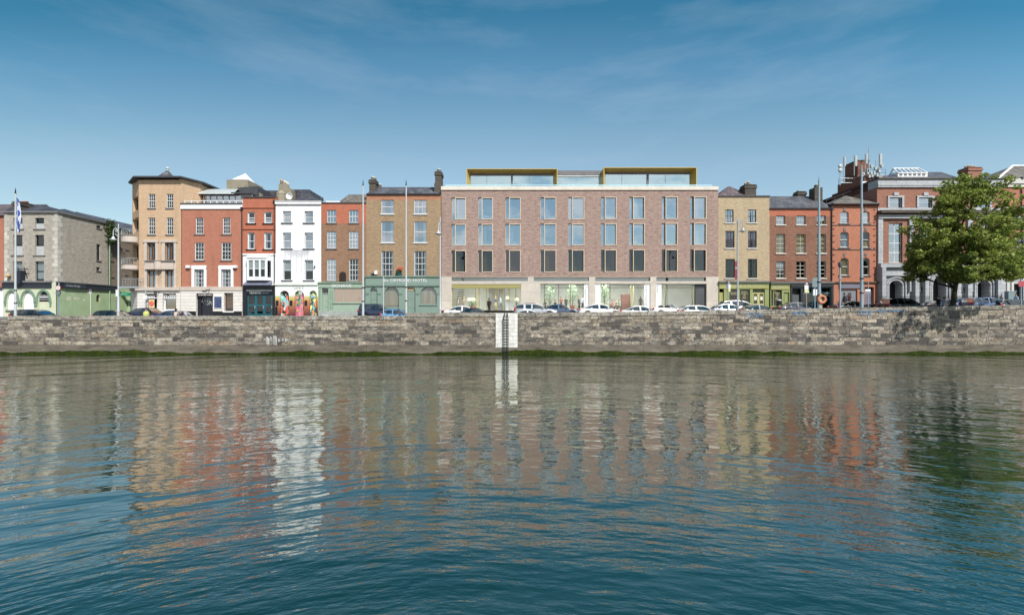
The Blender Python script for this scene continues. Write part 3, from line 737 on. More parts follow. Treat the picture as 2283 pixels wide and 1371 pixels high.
mb.face([(b.x0, y1, b.zg), (b.x1, y1, b.zg), (b.x1, y1, b.zt), (b.x0, y1, b.zt)])
mb.build('wall', RUBBLE, b.r)
for o in sops: window(b.r, side, o[0], o[1], o[2], o[3], M_DARK, G_OLD, cols=1, rows=2 if o[3] - o[2] > 1 else 1, sill=M_SILL, recess=.18)
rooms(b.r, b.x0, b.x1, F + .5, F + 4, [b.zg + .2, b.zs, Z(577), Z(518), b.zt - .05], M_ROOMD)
qm = MB()
for side_px in (10, 119):
    qm = MB()
    for k in range(15):
        z0 = b.zs + .1 + k * (b.zt - b.zs - .15) / 15; h = (b.zt - b.zs - .15) / 15 - .03; ln = .62 if k % 2 else .38
        if side_px == 10: qm.box(b.x0, b.x0 + ln, F - .035, F + .02, z0, z0 + h)
        else: qm.box(b.x1 - ln, b.x1 + .035, F - .035, F + (.38 if k % 2 else .62), z0, z0 + h)
    qm.build('quoins', ashlar('quoin stone', C(205, 200, 190, .85), 2, .7, .7, .25), b.r)
g = MB(); g.box(b.x0 - .1, b.x1 + .2, F - .22, F + .02, b.zt - .06, b.zt + .14); g.box(b.x1 - .02, b.x1 + .2, F, y1, b.zt - .06, b.zt + .14); g.build('cornice', M_SILL, b.r)
hip_roof(b.r, b.x0, b.x1 + .15, F - .1, y1, b.zt + .15, X(36, F + 3), X(97, F + 3), F + 3.0, Z(457.5, F + 3), M_SLATED)
mb = MB(); zz = b.zt + .15; mb.face([(b.x1 + .15, F + 2.8, zz), (b.x1 + .15, y1, zz), (X(160, y1) - 1, y1, Z(466, y1)), (X(132, F + 4) - 1, F + 4, Z(468.5, F + 4))]); mb.build('rear_roof', M_SLATED, b.r)
chimney(b.r, 28, 46, 451, 474, F + .6, 1.6, M_SOOT, (), None)
c = [o for o in bpy.data.objects if o.name.startswith('chimney')][-1]
for k in range(5):
    p = MB(); p.lathe((X(41 + 5 * k, F + 1.5), F + 1.5, Z(457, F + 1.5)), [(.13, 0), (.11, .35), (.14, .36), (.12, .45)], 8); p.build('chimney_pot', plain('terracotta', C(190, 100, 75, K), .8), c, True)
# ground floor front: three arches
NAVY = plain('dark navy fascia', C(46, 52, 66, .8), .5, var=.15)
arches = [(17.5, 40.5, 650, 691, 1.2), (53, 77, 650, 691, 1.25), (87, 111.5, 650, 702, 1.25)]
zg_ = b.zg
sh, fr, q = b.shop(GREENL, arches, .1, py0=629)
b.pb('fascia', NAVY, 9, 117, 631, 642, .24); b.pb('cornice', M_SILL, 8, 118, 626.5, 630.5, .38)
for i, o in enumerate(q):
    hood = MB(); P0 = arc_pts(o[0] - .28, o[1] + .28, o[3] + .28, o[4] + .28, 14); P1 = arc_pts(o[0] - .06, o[1] + .06, o[3] + .06, o[4] + .06, 14)
    for k in range(14): hood.extr([P0[k], P0[k + 1], P1[k + 1], P1[k]], -.1, .02, fr)
    for u in (o[0] - .18, o[1] + .18): hood.fbox(fr, u - .13, u + .13, -.12, .01, o[3] - o[4] - .22, o[3] - o[4]); hood.fbox(fr, u - .09, u + .09, -.09, .01, o[3] - o[4] - .62, o[3] - o[4] - .25)
    hood.build('arch_moulding', plain('green grey moulding', C(120, 150, 125, .85), .8), b.r)
    if i < 2:
        p = MB(); p.extr([(o[0], o[2]), (o[1], o[2])] + list(reversed(arc_pts(o[0], o[1], o[3], o[4]))), .16, .22, fr); p.build('boarded_window', M_WHITE, b.r)
        MB().fbox(fr, o[0] - .1, o[1] + .1, -.12, .1, o[2] - .2, o[2]).build('sill', M_SILL, b.r)
    else:
        p = MB(); p.extr([(o[0], Z(662)), (o[1], Z(662))] + list(reversed(arc_pts(o[0], o[1], o[3], o[4]))), .16, .2, fr); f = p.build('fanlight', M_DARK, b.r)
        gb = MB(); gb.fbox(fr, o[0], o[1], .1, .2, Z(664.5), Z(661.5)); gb.fbox(fr, o[0], o[1], .1, .2, Z(669), Z(667.5))
        for k in range(7): gb.lathe(fr(o[0] + .15 + k * .17, Z(661.4), .12), [(.06, 0), (.02, .12), (.05, .22)], 6)
        gb.build('fretwork', M_BOARD, f)
        MB().fbox(fr, o[0], o[1], .17, .22, b.zg, Z(664.5)).build('green_panel', GREENL, b.r)
# iron hopper and bracket on the front
mb = MB(); mb.extr([(X(47), Z(604)), (X(58), Z(604)), (X(56.5), Z(633)), (X(48.5), Z(633))], -.7, -.05); h_ = mb.build('hopper', NAVY, b.r)
mb = MB(); mb.tube((X(43), F - .4, Z(601)), (X(70), F - .4, Z(601)), .05); mb.tube((X(62), F - .05, Z(620)), (X(64), F - .6, Z(596)), .04); mb.tube((X(45), F - .3, Z(596)), (X(47), F - .3, Z(604)), .04); mb.build('bracket', M_PIPE, b.r)
mb = MB(); mb.ball((X(24), F - .3, Z(615)), .22, 8); mb.tube((X(22), F, Z(612)), (X(24), F - .3, Z(614)), .04); mb.build('lantern', M_CREAM, b.r)
# side street front: green render with a small arched window
zf = Z(629)
mb = MB(); so_ = [(ys(213), ys(222), Z(673, 66), Z(657, 66), .5)]
sfr = Fr((xs_ + .09, 0), (0, 1), (-1, 0)); panel(mb, sfr, F - .1, ys(258), b.zg, zf, so_, .3)
mb.box(xs_ - .1, xs_ + .09, F - .1, F - .02, b.zg, zf - .01); mb.build('side_render', GREEN, b.r)
window(b.r, sfr, *so_[0][:4], plain('brown timber', C(110, 75, 50, .8), .6), G_OLD, cols=1, rows=2, arch=.5, recess=.2)
mb = MB(); mb.fbox(sfr, F - .2, ys(262), -.2, .02, Z(641.5), Z(630)); mb.build('side_fascia', NAVY, b.r)
mb = MB(); mb.fbox(sfr, F - .3, ys(262), -.3, .02, Z(629.8), Z(627.5)); mb.build('side_cornice', M_SILL, b.r)
mb = MB(); mb.fbox(sfr, ys(137), ys(186), -.28, -.2, Z(641), Z(632)); bd = mb.build('sign_board', plain('slate blue board', C(58, 66, 82, .8), .5), b.r)
lettering('Grattan Bridge', (ys(141), ys(172), Z(639), Z(633)), F, M_BOARD, bd, Fr((xs_ + .37, 0), (0, 1), (-1, 0)), ext=.01)
mb = MB()
for (a, c, z0, z1) in ((145, 160, 662, 672), (157, 178, 663, 669), (182, 190, 665, 672)):
    y = (ys(a) + ys(c)) / 2; P = [(y + (ys(c) - ys(a)) / 2 * math.cos(t) * random.uniform(.7, 1.1), (Z(z0, 63) + Z(z1, 63)) / 2 + (Z(z0, 63) - Z(z1, 63)) / 2 * math.sin(t) * random.uniform(.7, 1.1)) for t in np.linspace(0, 6.28, 13)[:-1]]
    mb.extr(P, -.006, .0, sfr)
mb.build('worn_patches', GREENL, b.r)
mb = MB(); mb.tube((xs_ + .22, ys(241), b.zg), (xs_ + .22, ys(241), b.zt), .07); mb.build('downpipe', plain('pale green pipe', C(150, 185, 150, .8), .6), b.r)
# rear range of the pub along the side street
b2 = Bld('rear_building', 'brown brick rear building with small windows in the side street beside the pub', 241, 243, 510, 640, RUBBLE, 10, Y=y1 + .05)
mb = MB(); f2 = Fr((xs_ - .1, 0), (0, 1), (-1, 0)); ya, yb = y1 + .03, y1 + 11
zt2 = Z(504, y1); BRS = brick('brown rubble', C(150, 128, 108, .8), C(120, 104, 90, .8), C(140, 125, 108, .8), .4, .15, blotch=.5, soot=.3, big=.3)
def ys2(px): return (xs_ - .1) * FL / (px - 1141.5)
o2 = []
for px0, px1, pa, pb_ in ((247, 251, 553, 560), (246, 252, 575, 581), (266, 271, 537, 552), (280, 285, 542, 556), (246, 253, 610, 617), (279, 284, 605, 612)):
    ym = ys2((px0 + px1) / 2); o2.append((ys2(px0), ys2(px1), Z(pb_, ym), Z(pa, ym)))
panel(mb, f2, ya, yb, zf - .1, zt2, o2, .25); mb.box(xs_ - 9, xs_ - .12, ya + .01, yb, b2.zg, zt2 - .01); mb.face([f2(ya, b2.zg), f2(yb, b2.zg), f2(yb, zf - .1), f2(ya, zf - .1)], 1)
mb.build('wall', [BRS, GREEN], b2.r)
for o in o2: window(b2.r, f2, *o, M_DARK, G_DARK, cols=1, rows=1, sill=M_SILL, recess=.12)
mb = MB(); mb.face([(xs_ + .1, ya, zt2), (xs_ + .1, yb, zt2), (xs_ - 4.5, yb, zt2 + 2.0), (xs_ - 4.5, ya, zt2 + 2.0)]); mb.face([(xs_ - 4.5, ya, zt2 + 2), (xs_ - 4.5, yb, zt2 + 2), (xs_ - 9, yb, zt2), (xs_ - 9, ya, zt2)]); mb.face([(xs_ + .1, ya, zt2), (xs_ - 4.5, ya, zt2 + 2), (xs_ - 9, ya, zt2)]); mb.build('roof', M_SLATE, b2.r)
# small green shop in the side street
b3 = Bld('side_street_shop', 'low green shop with a barred window at the mouth of the side street', 258, 304, 655, 656, GREEN, 5, Y=71, cat='shop')
b3.zt = Z(651, 71); b3.zs = b3.zg
u = lambda p: X(p, 71)
ops = [(u(266), u(285), Z(686, 71), Z(668, 71)), (u(290), u(302), b3.zg, Z(662, 71))]
mb = MB(); panel(mb, b3.fr, b3.x0, b3.x1 + 2, b3.zg, b3.zt, ops, .25); mb.box(b3.x0, b3.x1 + 2, 71.3, 76, b3.zg, b3.zt - .01); mb.build('wall', GREEN, b3.r)
w_ = window(b3.r, b3.fr, *ops[0], M_DARK, G_DARK, cols=5, rows=1, recess=.1, bar=.07); door(b3.r, b3.fr, *ops[1], plain('grey door', C(90, 100, 115, .8), .5), knob=M_STEEL)
TEAL = plain('pharmacy green', C(30, 150, 115, .85), .4)
mb = MB(); mb.fbox(b3.fr, u(270), u(303), -1.2, -.9, Z(660.5, 71), Z(653, 71)); sg = mb.build('sign_board', TEAL, b3.r)
lettering('pharmacy', (u(273), u(298), Z(659, 71), Z(654.5, 71)), 71 - 1.21, plain('pale green letters', C(170, 235, 210, .9), .5), sg)
# --- buff brick corner building with the eaves
b = Bld('corner_apartment_building', 'tall buff brick corner building with wide dark eaves and a small dome', 309.6, 405, 399, 645, BUFF, 12); TANB = b
cxl, cyl = X(295, F + 2.2), F + 2.2; cxr, cyr = X(424, F + 2.2) + 1.3, F + 2.2
def cham(p, q):
    L = math.hypot(q[0] - p[0], q[1] - p[1]); uu = ((q[0] - p[0]) / L, (q[1] - p[1]) / L); return Fr(p, uu, (-uu[1], uu[0])), L
WB = M_FRAME
for a, c in ((330.5, 346), (371, 386.5)):
    b.win(a, c, 432.5, 464, WB, G_OLD, cols=3, rows=4, sill=M_SILL, recess=.08); b.win(a, c, 485.5, 523, WB, G_OLD, cols=3, rows=4, sill=M_SILL, recess=.08)
TIM = plain('brown timber frame', C(120, 85, 60, .8), .6)
for a, c in ((328.5, 348.5), (368.5, 388.5)):
    b.win(a, c, 541, 581, TIM, G_OLD, cols=2, rows=1, meet=False, recess=.25, fw=.12, bar=.12, cover='sides', cov_mat=M_CURT, cov_h=.5)
    b.win(a, c, 602, 644, TIM, G_OLD, cols=2, rows=1, meet=False, recess=.25, fw=.12, bar=.12, cover='sides', cov_mat=M_CURT, cov_h=.9)
mb = MB(); panel(mb, b.fr, b.x0, b.x1, b.zs, b.zt, b.ops, .28)
frl, Ll = cham((cxl, cyl), (b.x0, F)); frr, Lr = cham((b.x1, F), (cxr, cyr))
lo = [(.15, Ll - .1, Z(518, 61), Z(487, 61)), (.15, Ll - .1, Z(582, 61), Z(546, 61)), (.15, Ll - .1, Z(640, 61), Z(602, 61)), (.25, Ll - .35, Z(470, 61), Z(440, 61))]
panel(mb, frl, 0, Ll, b.zs, b.zt, lo, .5); mb.face([frr(0, b.zs), frr(Lr, b.zs), frr(Lr, b.zt), frr(0, b.zt)])
for p, q in (((cxr, cyr), (cxr, F + 14)), ((cxr, F + 14), (cxl, F + 14)), ((cxl, F + 14), (cxl, cyl))): mb.face([(*p, b.zg), (*q, b.zg), (*q, b.zt), (*p, b.zt)])
mb.build('wall', BUFF, b.r)
for i, o in enumerate(lo): window(b.r, frl, *o, M_STEEL if i < 3 else TIM, G_DARK, cols=2, rows=1, meet=False, recess=.4)
rooms(b.r, b.x0, b.x1, F + .45, F + 3.2, [b.zg + .2, b.zs, Z(592), Z(532), Z(474), b.zt - .05], M_ROOM)
# eaves, dome and finial
e = MB(); P = [(cxl - .45, cyl - .1), (b.x0 - .25, F - .6), (b.x1 + .25, F - .6), (cxr + .5, cyr - .2), (cxr + .7, F + 14.5), (cxl - .65, F + 14.5)]
Q = [(x + (.5 if x < -47 else -.5), y + .6) for x, y in P]
e.plan(Q, b.zt - .12, b.zt + .02); e.plan(P, b.zt + .022, b.zt + .2); e.build('eaves', M_LEAD, b.r)
cx_, cy_ = X(371, F + 3), F + 3.2
mb = MB(); zb = b.zt + .3; R = (X(392, F + 3) - X(350, F + 3)) / 2; n = 8
mb.lathe((cx_, cy_, zb), [(R * 1.5, 0), (R, .55), (R * .5, 1.15), (.12, 1.6)], 8); mb.build('dome', M_SLATE, b.r)
mb = MB(); mb.lathe((cx_, cy_, zb + 1.55), [(.16, 0), (.22, .08), (.12, .2), (.22, .35), (.05, .6)], 8); mb.build('finial', M_BOARD, b.r)
STONE = plain('cast stone', C(205, 190, 178, .82), .85, var=.15)
for a, c in ((322, 353), (362, 394)):
    mb = MB(); x0, x1 = X(a), X(c); xi0, xi1 = X(a + 6.5), X(c - 5.5)
    mb.box(x0, xi0, F - .1, F + .05, b.zs, Z(541)); mb.box(xi1, x1, F - .1, F + .05, b.zs, Z(541)); mb.box(x0 - .1, x1 + .1, F - .16, F + .05, Z(540.7), Z(535)); mb.build('window_surround', STONE, b.r)
mb = MB(); mb.box(X(326.5), X(390), F - .3, F + .05, Z(601), Z(584)); mb.lathe((X(356), F - .25, Z(602)), [(.42, 0), (.45, .1), (.45, 1.0), (.5, 1.05)], 14); mb.build('balcony_panel', STONE, b.r)
mb = MB(); mb.box(X(326), X(392), F - .42, F + .05, Z(583.9), Z(581.5)); mb.build('balcony_ledge', M_SILL, b.r)
for i, (pa, pb_) in enumerate(((528, 543), (591, 603))):
    o = MB(); c0 = frl(Ll * .5, 0, 0); R = 1.15; cxm, cym = c0[0] - .25, c0[1] - .15
    o.lathe((cxm, cym, Z(pb_, 61)), [(R * .95, 0), (R, .1), (R, Z(pa, 61) - Z(pb_, 61) - .1), (R * 1.06, Z(pa, 61) - Z(pb_, 61))], 20); bo = o.build('balcony', STONE, b.r)
    rr = MB(); zt_ = Z(pa, 61)
    for k in range(11):
        t = math.pi * (.75 + k * .11); p = (cxm + R * .97 * math.cos(t), cym + R * .97 * math.sin(t)); rr.tube((*p, zt_), (*p, zt_ + .75), .02, n=5)
        t2 = math.pi * (.75 + (k + 1) * .11); p2 = (cxm + R * .97 * math.cos(t2), cym + R * .97 * math.sin(t2))
        if k < 10: rr.tube((*p, zt_ + .75), (*p2, zt_ + .75), .03, n=5)
    rr.build('railing', M_STEEL, bo)
rr = MB(); z0 = Z(640, 61)
rr.box(X(276, 60.5), b.x0 + .3, 59.6, 61.6, z0 - .2, z0 - .02)
for k in range(14): u_ = X(277, 60) + k * .2; rr.tube((u_, 59.7, z0), (u_, 59.7, z0 + .95), .018, n=5)
rr.tube((X(276, 60), 59.7, z0 + .95), (X(276, 60) + 2.7, 59.7, z0 + .95), .03); rr.build('balcony_railing', M_STEEL, b.r)
# ground floor
sops = [(327, 351.5, 655, 688), (364, 394, 654, 692)]
mb = MB(); fr = front(F - .12); ops = [(X(a), X(c), Z(e), Z(d)) for a, c, d, e in sops]
panel(mb, fr, b.x0 - .1, X(404.5), b.zg, Z(648), ops, .5); l2, L2 = cham((cxl - .1, cyl - .1), (b.x0 - .1, F - .12)); mb.face([l2(0, b.zg), l2(L2, b.zg), l2(L2, Z(648)), l2(0, Z(648))]); mb.face([(cxl - .1, cyl - .1, b.zg), (cxl - .1, F + 9, b.zg), (cxl - .1, F + 9, Z(648)), (cxl - .1, cyl - .1, Z(648))]); mb.build('ground_floor', RUST, b.r)
mb = MB(); mb.plan([(cxl - .3, cyl - .2), (b.x0 - .2, F - .35), (X(404), F - .35), (X(404), F + .02), (b.x0, F + .02), (cxl, F + 3)], Z(647.8), Z(640.5)); mb.build('string_course', STONE, b.r)
GREYS = plain('grey shop frame', C(170, 178, 182, .8), .5)
w1 = window(b.r, fr, ops[0][0], ops[0][1], ops[0][2], ops[0][3], GREYS, G_DARK, cols=2, rows=1, meet=False, recess=.35)
w2 = window(b.r, fr, ops[1][0], ops[1][1], ops[1][2], ops[1][3], M_WHITE, G_BLUE, cols=1, rows=1, meet=False, recess=.35, fw=.12)
for w_, (a, c) in ((w1, (329, 350)), (w2, (366, 393))):
    t = MB(); t.fbox(fr, X(a), X(c), .18, .3, Z(665.5), Z(664.3)); t.fbox(fr, X(a), X(c), .18, .3, Z(661), Z(660))
    for k in range(7): uu = X(a) + (X(c) - X(a)) * k / 6; t.fbox(fr, uu - .04, uu + .04, .2, .28, Z(664.3), Z(661))
    t.build('transom', M_WHITE, w_)
mb = MB(); mb.fbox(fr, X(330.5), X(343), .2, .24, Z(686), Z(668)); po = mb.build('poster', plain('cream poster', C(235, 215, 150, .85), .6, var=.1), b.r)
mb = MB(); mb.ball((X(337), F - .12 + .19, Z(677)), .34, 10, 0, (1, .06, 1.1)); mb.build('poster_picture', plain('poster orange', C(225, 110, 75, .85), .6, var=.35, scale=6), po)
mb = MB(); mb.extr([(X(354), Z(650)), (X(360), Z(650)), (X(359), Z(664)), (X(357), Z(664))], -.9, -.75); mb.tube((X(356), F - .1, Z(652)), (X(356), F - .9, Z(652)), .04); mb.build('hanging_sign', M_LEAD, b.r)
# --- red brick building with the glazed penthouse
b = Bld('red_brick_office', 'red brick building with white sash windows and a glazed rooftop storey', 404, 541, 467, 647, REDBRICK)
for a, c in ((436, 453.5), (496.5, 513.5)): b.win(a, c, 485.5, 522, WB, G_OLD, cols=3, rows=4, sill=M_SILL, recess=.08, over=.2, fw=.09)
for a, c in ((434, 455), (493.5, 515.5)): b.win(a, c, 541, 580, WB, G_OLD, cols=3, rows=4, sill=M_SILL, recess=.08, over=.15, fw=.1)
for a, c in ((434, 455.5), (494, 515.5)):
    b.win(a, c, 601, 641, WB, G_OLD, cols=3, rows=4, recess=.12, fw=.1, cover='sides', cov_mat=M_CURT, cov_h=.6)
    mb = MB(); x0, x1 = X(a) - .34, X(c) + .3; mb.box(x0, X(a), F - .1, F + .05, Z(645), Z(596)); mb.box(X(c), x1, F - .1, F + .05, Z(645), Z(596)); mb.box(x0, x1, F - .12, F + .05, Z(600.8), Z(592)); mb.build('window_surround', M_WHITE, b.r)
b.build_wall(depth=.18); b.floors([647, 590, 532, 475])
b.pb('parapet', M_WHITE, 403.5, 541, 456, 466.5, .12, 1.0); b.pb('parapet_ledge', M_LEAD, 403.5, 541, 453.6, 455.8, .2, .6)
ph = MB(); Yp = F + 2.4; x0, x1 = X(422, Yp), X(541, F) - .05
panel(ph, front(Yp), x0, x1, b.zt, Z(433, Yp), [(X(427, Yp) + (X(538, Yp) - X(427, Yp)) * k / 8 + .05, X(427, Yp) + (X(538, Yp) - X(427, Yp)) * (k + 1) / 8 - .05, b.zt + .1, Z(434, Yp)) for k in range(8)], .1)
ph.face([(x0, Yp, b.zt), (x0, Yp + 6, b.zt), (x0, Yp + 6, Z(433, Yp)), (x0, Yp, Z(433, Yp))]); pw = ph.build('penthouse_frame', GREYS, b.r)
gp = MB(); gp.face([(x0, Yp + .06, b.zt), (x1, Yp + .06, b.zt), (x1, Yp + .06, Z(434, Yp)), (x0, Yp + .06, Z(434, Yp))]); gp.build('pane', G_BLUE, pw)
rooms(b.r, x0, x1, Yp + .2, Yp + 4, [b.zt + .02, Z(433, Yp)], M_ROOMD, 'penthouse_interior')
rf = MB(); z0, z1 = Z(433, Yp), Z(420, Yp + 1.5); n = 6
xa, xb = X(419, Yp), X(527, Yp)
for k in range(n):
    t0, t1 = k / n, (k + 1) / n; ya_, yb_ = Yp - .5 + 2.6 * t0, Yp - .5 + 2.6 * t1; za_, zb_ = z0 + (z1 - z0) * math.sin(t0 * 1.5), z0 + (z1 - z0) * math.sin(t1 * 1.5)
    rf.face([(xa + .7 * t0, ya_, za_), (xb - .6 * t0, ya_, za_), (xb - .6 * t1, yb_, zb_), (xa + .7 * t1, yb_, zb_)])
rf.face([(xa + .7, Yp + 2.1, z1), (xb - .6, Yp + 2.1, z1), (xb - .6, Yp + 9, z1 + .1), (xa + .7, Yp + 9, z1 + .1)]); rf.box(xa, xb, Yp - .5, Yp - .4, z0 - .1, z0)
rf.build('curved_roof', plain('pale metal roof', C(225, 230, 228, .85), .35, .4, .1), b.r)
rf = MB(); rf.box(xb - .4, x1, Yp - .5, Yp + 7, z0 - .05, z0 + .12); rf.extr([(xb - .6, z1), (xb, z0 + .12), (x1, z0 + .12), (x1, z1 + .2)], 0, 5, front(Yp + 1.2)); rf.build('roof_flank', M_LEAD, b.r)
rl = MB(); xr0, xr1 = X(411), X(540); n = 9
for k in range(n + 1): uu = xr0 + (xr1 - xr0) * k / n; rl.box(uu - .05, uu + .05, F + .1, F + .18, Z(455.6), Z(447))
rl.box(xr0, xr1, F + .08, F + .2, Z(448.2), Z(447)); rl.build('railing', M_WHITE, b.r)
lh = MB(); lh.pbox(505, 553, 401, 450, F + 6, 4); lo_ = lh.build('lift_housing', M_CONC, b.r)
py = MB(); Yl = F + 6; bx0, bx1 = X(516, Yl), X(543, Yl); zc = Z(400.5, Yl); ap = ((bx0 + bx1) / 2, Yl + 2, Z(387, Yl + 2))
py.face([(bx0, Yl, zc), (bx1, Yl, zc), ap]); py.face([(bx1, Yl, zc), (bx1, Yl + 4, zc), ap]); py.face([(bx1, Yl + 4, zc), (bx0, Yl + 4, zc), ap]); py.face([(bx0, Yl + 4, zc), (bx0, Yl, zc), ap]); py.build('pyramid_cap', M_WHITE, lo_)
fl = MB(); fl.extr([(X(546, F + 4), Z(412, F + 4)), (X(582, F + 4), Z(432, F + 4)), (X(582, F + 4), Z(450, F + 4)), (X(546, F + 4), Z(450, F + 4))], 0, .5, front(F + 4)); fl.build('gable', M_CONC, b.r)
b.pb('string_course', STONE, 404.6, 541, 639.5, 648, .2)
ops = [(438.5, 476, 655, 704), (500.5, 521, 653, 694)]
sh, fr, q = b.shop(RUST, ops, .12, py0=647, depth=.6)
for a, c in ((b.x0 + .6, X(438.4)), (X(476.1), b.x1 - .02)): mb = MB(); mb.box(a, c, F - .16, F - .115, b.zg, Z(694)); mb.build('plinth', M_DARK, b.r)
mb = MB(); mb.fbox(fr, q[0][0], q[0][1], .5, .55, b.zg, q[0][3]); mb.fbox(fr, q[0][0], X(447), .3, .5, b.zg, Z(661)); sh_ = mb.build('doorway', M_DARK, b.r)
mb = MB(); mb.fbox(fr, X(447.5), X(473), .4, .46, b.zg, Z(661)); st = mb.build('shutter', plain('dark shutter', C(45, 46, 58, .8), .5, var=.2), b.r)
scrawl(448, 472, 662, 670, 5, 11, plain('white spray paint', C(190, 195, 195, .7), .8, var=.3), F + .27, st, .025); scrawl(449, 472, 670, 680, 4, 12, MATS['white spray paint'], F + .27, st, .025)
mb = MB(); mb.fbox(fr, X(441), X(475), -.02, .12, Z(660.5), Z(654)); sg = mb.build('sign_board', plain('dark red board', C(60, 30, 35, .8), .5), b.r)
lettering('trombones', (X(444), X(473.5), Z(659.3), Z(654.3)), F - .12 - .03, M_WHITE, sg)
mb = MB(); mb.fbox(fr, X(478.5), X(497), -.06, -.003, Z(687.5), Z(660.5)); po = mb.build('poster_frame', M_WHITE, b.r)
mb = MB(); mb.fbox(fr, X(479.6), X(496), -.075, -.062, Z(686.5), Z(661.5)); pi_ = mb.build('poster', plain('blue poster', C(70, 85, 125, .85), .6, var=.65, scale=2.6), po)
window(b.r, fr, *q[1], TIM, G_OLD, cols=1, rows=1, meet=False, recess=.3, sill=M_WHITE, cover='blind', cov_mat=plain('brown shutters', C(165, 105, 60, .8), .7, var=.6, scale=3, stretch=(.4, 1, 2.5)), cov_h=.82)
for px in (421, 526): mb = MB(); mb.box(X(px - 4), X(px + 4), F - .3, F - .02, Z(598), Z(592)); mb.build('floodlight', M_WHITE, b.r)
mb = MB(); mb.tube((X(470), F - .1, Z(645)), (X(468), F - .9, Z(648)), .05); mb.ball((X(466), F - .9, Z(650)), .22, 10, 0, (1.6, 1, .6)); mb.build('lamp', M_LEAD, b.r)
downpipe(b, 540, 468, 640)
# --- narrow orange-red house with the bay window
b = Bld('narrow_brick_house', 'narrow orange brick house with a white bay window above a teal shopfront', 541.5, 615, 440, 636, ORANGE)
b.band(567, 640, M_WHITE)
for a, c in ((552, 568), (589, 606)):
    b.win(a, c, 473, 498, M_FRAME, G_OLD, cols=1, rows=2, sill=M_DARK, over=.2, cover='low', cov_mat=M_CURT, cov_h=.45, fw=.12)
    b.win(a, c, 519, 556, M_FRAME, G_OLD, cols=1, rows=2, sill=M_DARK, over=.2, cover='sides', cov_mat=M_CURT, cov_h=.7, fw=.12)
b.ops.append((X(556), X(603), Z(622), Z(581)))
b.build_wall(M_FRAME); b.floors([636, 570, 510, 445])
b.pb('parapet_coping', M_LEAD, 541.5, 615, 438.5, 441, .12, .5)
for py in (463, 510.5): b.pb('string_course', ORANGE, 541.6, 614.9, py - 1, py + 1.2, .1)
b.pb('string_course', M_WHITE, 541.6, 614.9, 566, 569, .12)
# bay window
x0, x1 = X(551.5), X(607); bayp = [(x0, F), (x0 + .35, F - .75), (x1 - .35, F - .75), (x1, F)]
mb = MB()
fb = front(F - .75); bops = [(X(556.5) + k * .78, X(556.5) + k * .78 + .64, Z(620), Z(583)) for k in range(3)]
bops = [(x0 + .45 + k * ((x1 - x0 - .9) / 3) + .06, x0 + .45 + (k + 1) * ((x1 - x0 - .9) / 3) - .06, Z(619), Z(582)) for k in range(3)]
panel(mb, fb, x0 + .35, x1 - .35, Z(625), Z(577), bops, .12)
fl_, Lf = cham((x0, F), (x0 + .35, F - .75)); fr_, Lr2 = cham((x1 - .35, F - .75), (x1, F))
for f_, L in ((fl_, Lf), (fr_, Lr2)): panel(mb, f_, 0, L, Z(625), Z(577), [(.15, L - .15, Z(619), Z(582))], .1)
mb.plan(bayp, Z(626), Z(625)); mb.plan([(a + (.0), c - .1 if c < F else c) for a, c in bayp], Z(576.9), Z(572)); bay = mb.build('bay_window', M_WHITE, b.r)
for o in bops: window(b.r, fb, *o, M_FRAME, G_OLD, cols=1, rows=2, recess=.05, fw=.06, cover='blind', cov_mat=M_BLIND, cov_h=.5)
for f_, L in ((fl_, Lf), (fr_, Lr2)): g = MB(); g.face([f_(.15, Z(619), .05), f_(L - .15, Z(619), .05), f_(L - .15, Z(582), .05), f_(.15, Z(582), .05)]); g.build('pane', G_OLD, bay)
AWN = plain('grey awning cloth', C(118, 122, 148, .8), .8, var=.15)
mb = MB(); xa, xb = X(551), X(608); mb.face([(xa, F - .05, Z(626.5)), (xb, F - .05, Z(626.5)), (xb + .1, F - .7, Z(634)), (xa - .1, F - .7, Z(634))]); mb.box(xa - .1, xb + .1, F - .72, F - .68, Z(637), Z(634)); mb.build('awning', AWN, b.r)
PTEAL = plain('dark teal paint', C(20, 92, 104, .85), .35, var=.1); SHOPD = plain('near black shopfront', C(32, 38, 46, .8), .45, var=.15)
sh, fr, q = b.shop(SHOPD, [(552.5, 609, 657.5, 704)], .15, py0=637, px0=543, px1=613.5, depth=.3)
b.pb('fascia', SHOPD, 552, 609, 638, 644, .45); b.pb('shutter_box', plain('grey shutter box', C(110, 114, 118, .8), .5), 552, 608, 645, 650, .32)
b.pb('sign_board', plain('ink sign board', C(16, 22, 34, .8), .4), 552, 608.5, 650.4, 656.5, .24)
sg = [o for o in bpy.data.objects if o.parent == b.r and o.name.startswith('sign_board')][-1]
lettering('FERRYS', (X(559.5), X(583), Z(655.8), Z(651.2)), F - .25, M_BOARD, sg); lettering('bookmaker', (X(584.5), X(602), Z(655), Z(651.6)), F - .25, plain('dim letters', C(105, 125, 145, .8), .6), sg)
n = 3
for k in range(n):
    o = q[0]; a = o[0] + (o[1] - o[0]) * k / n; c = o[0] + (o[1] - o[0]) * (k + 1) / n; z0, z1 = b.zg + .3, o[3]
    d = MB()
    for u0, u1, za_, zb_ in ((a, a + .17, z0, z1), (c - .17, c, z0, z1), (a + .17, c - .17, z0, z0 + .35), (a + .17, c - .17, z1 - .12, z1), (a + .17, c - .17, Z(682.5), Z(678.5))): d.fbox(fr, u0, u1, .06, .14, za_, zb_)
    dd = d.build('door', PTEAL, b.r)
    g = MB(); g.face([fr(a, z0, .1), fr(c, z0, .1), fr(c, z1, .1), fr(a, z1, .1)]); g.build('pane', G_DARK, dd)
    h = MB(); h.fbox(fr, c - .13, c - .07, -.02, .06, z0 + 1.0, z0 + 1.35); h.build('handle', M_STEEL, dd)
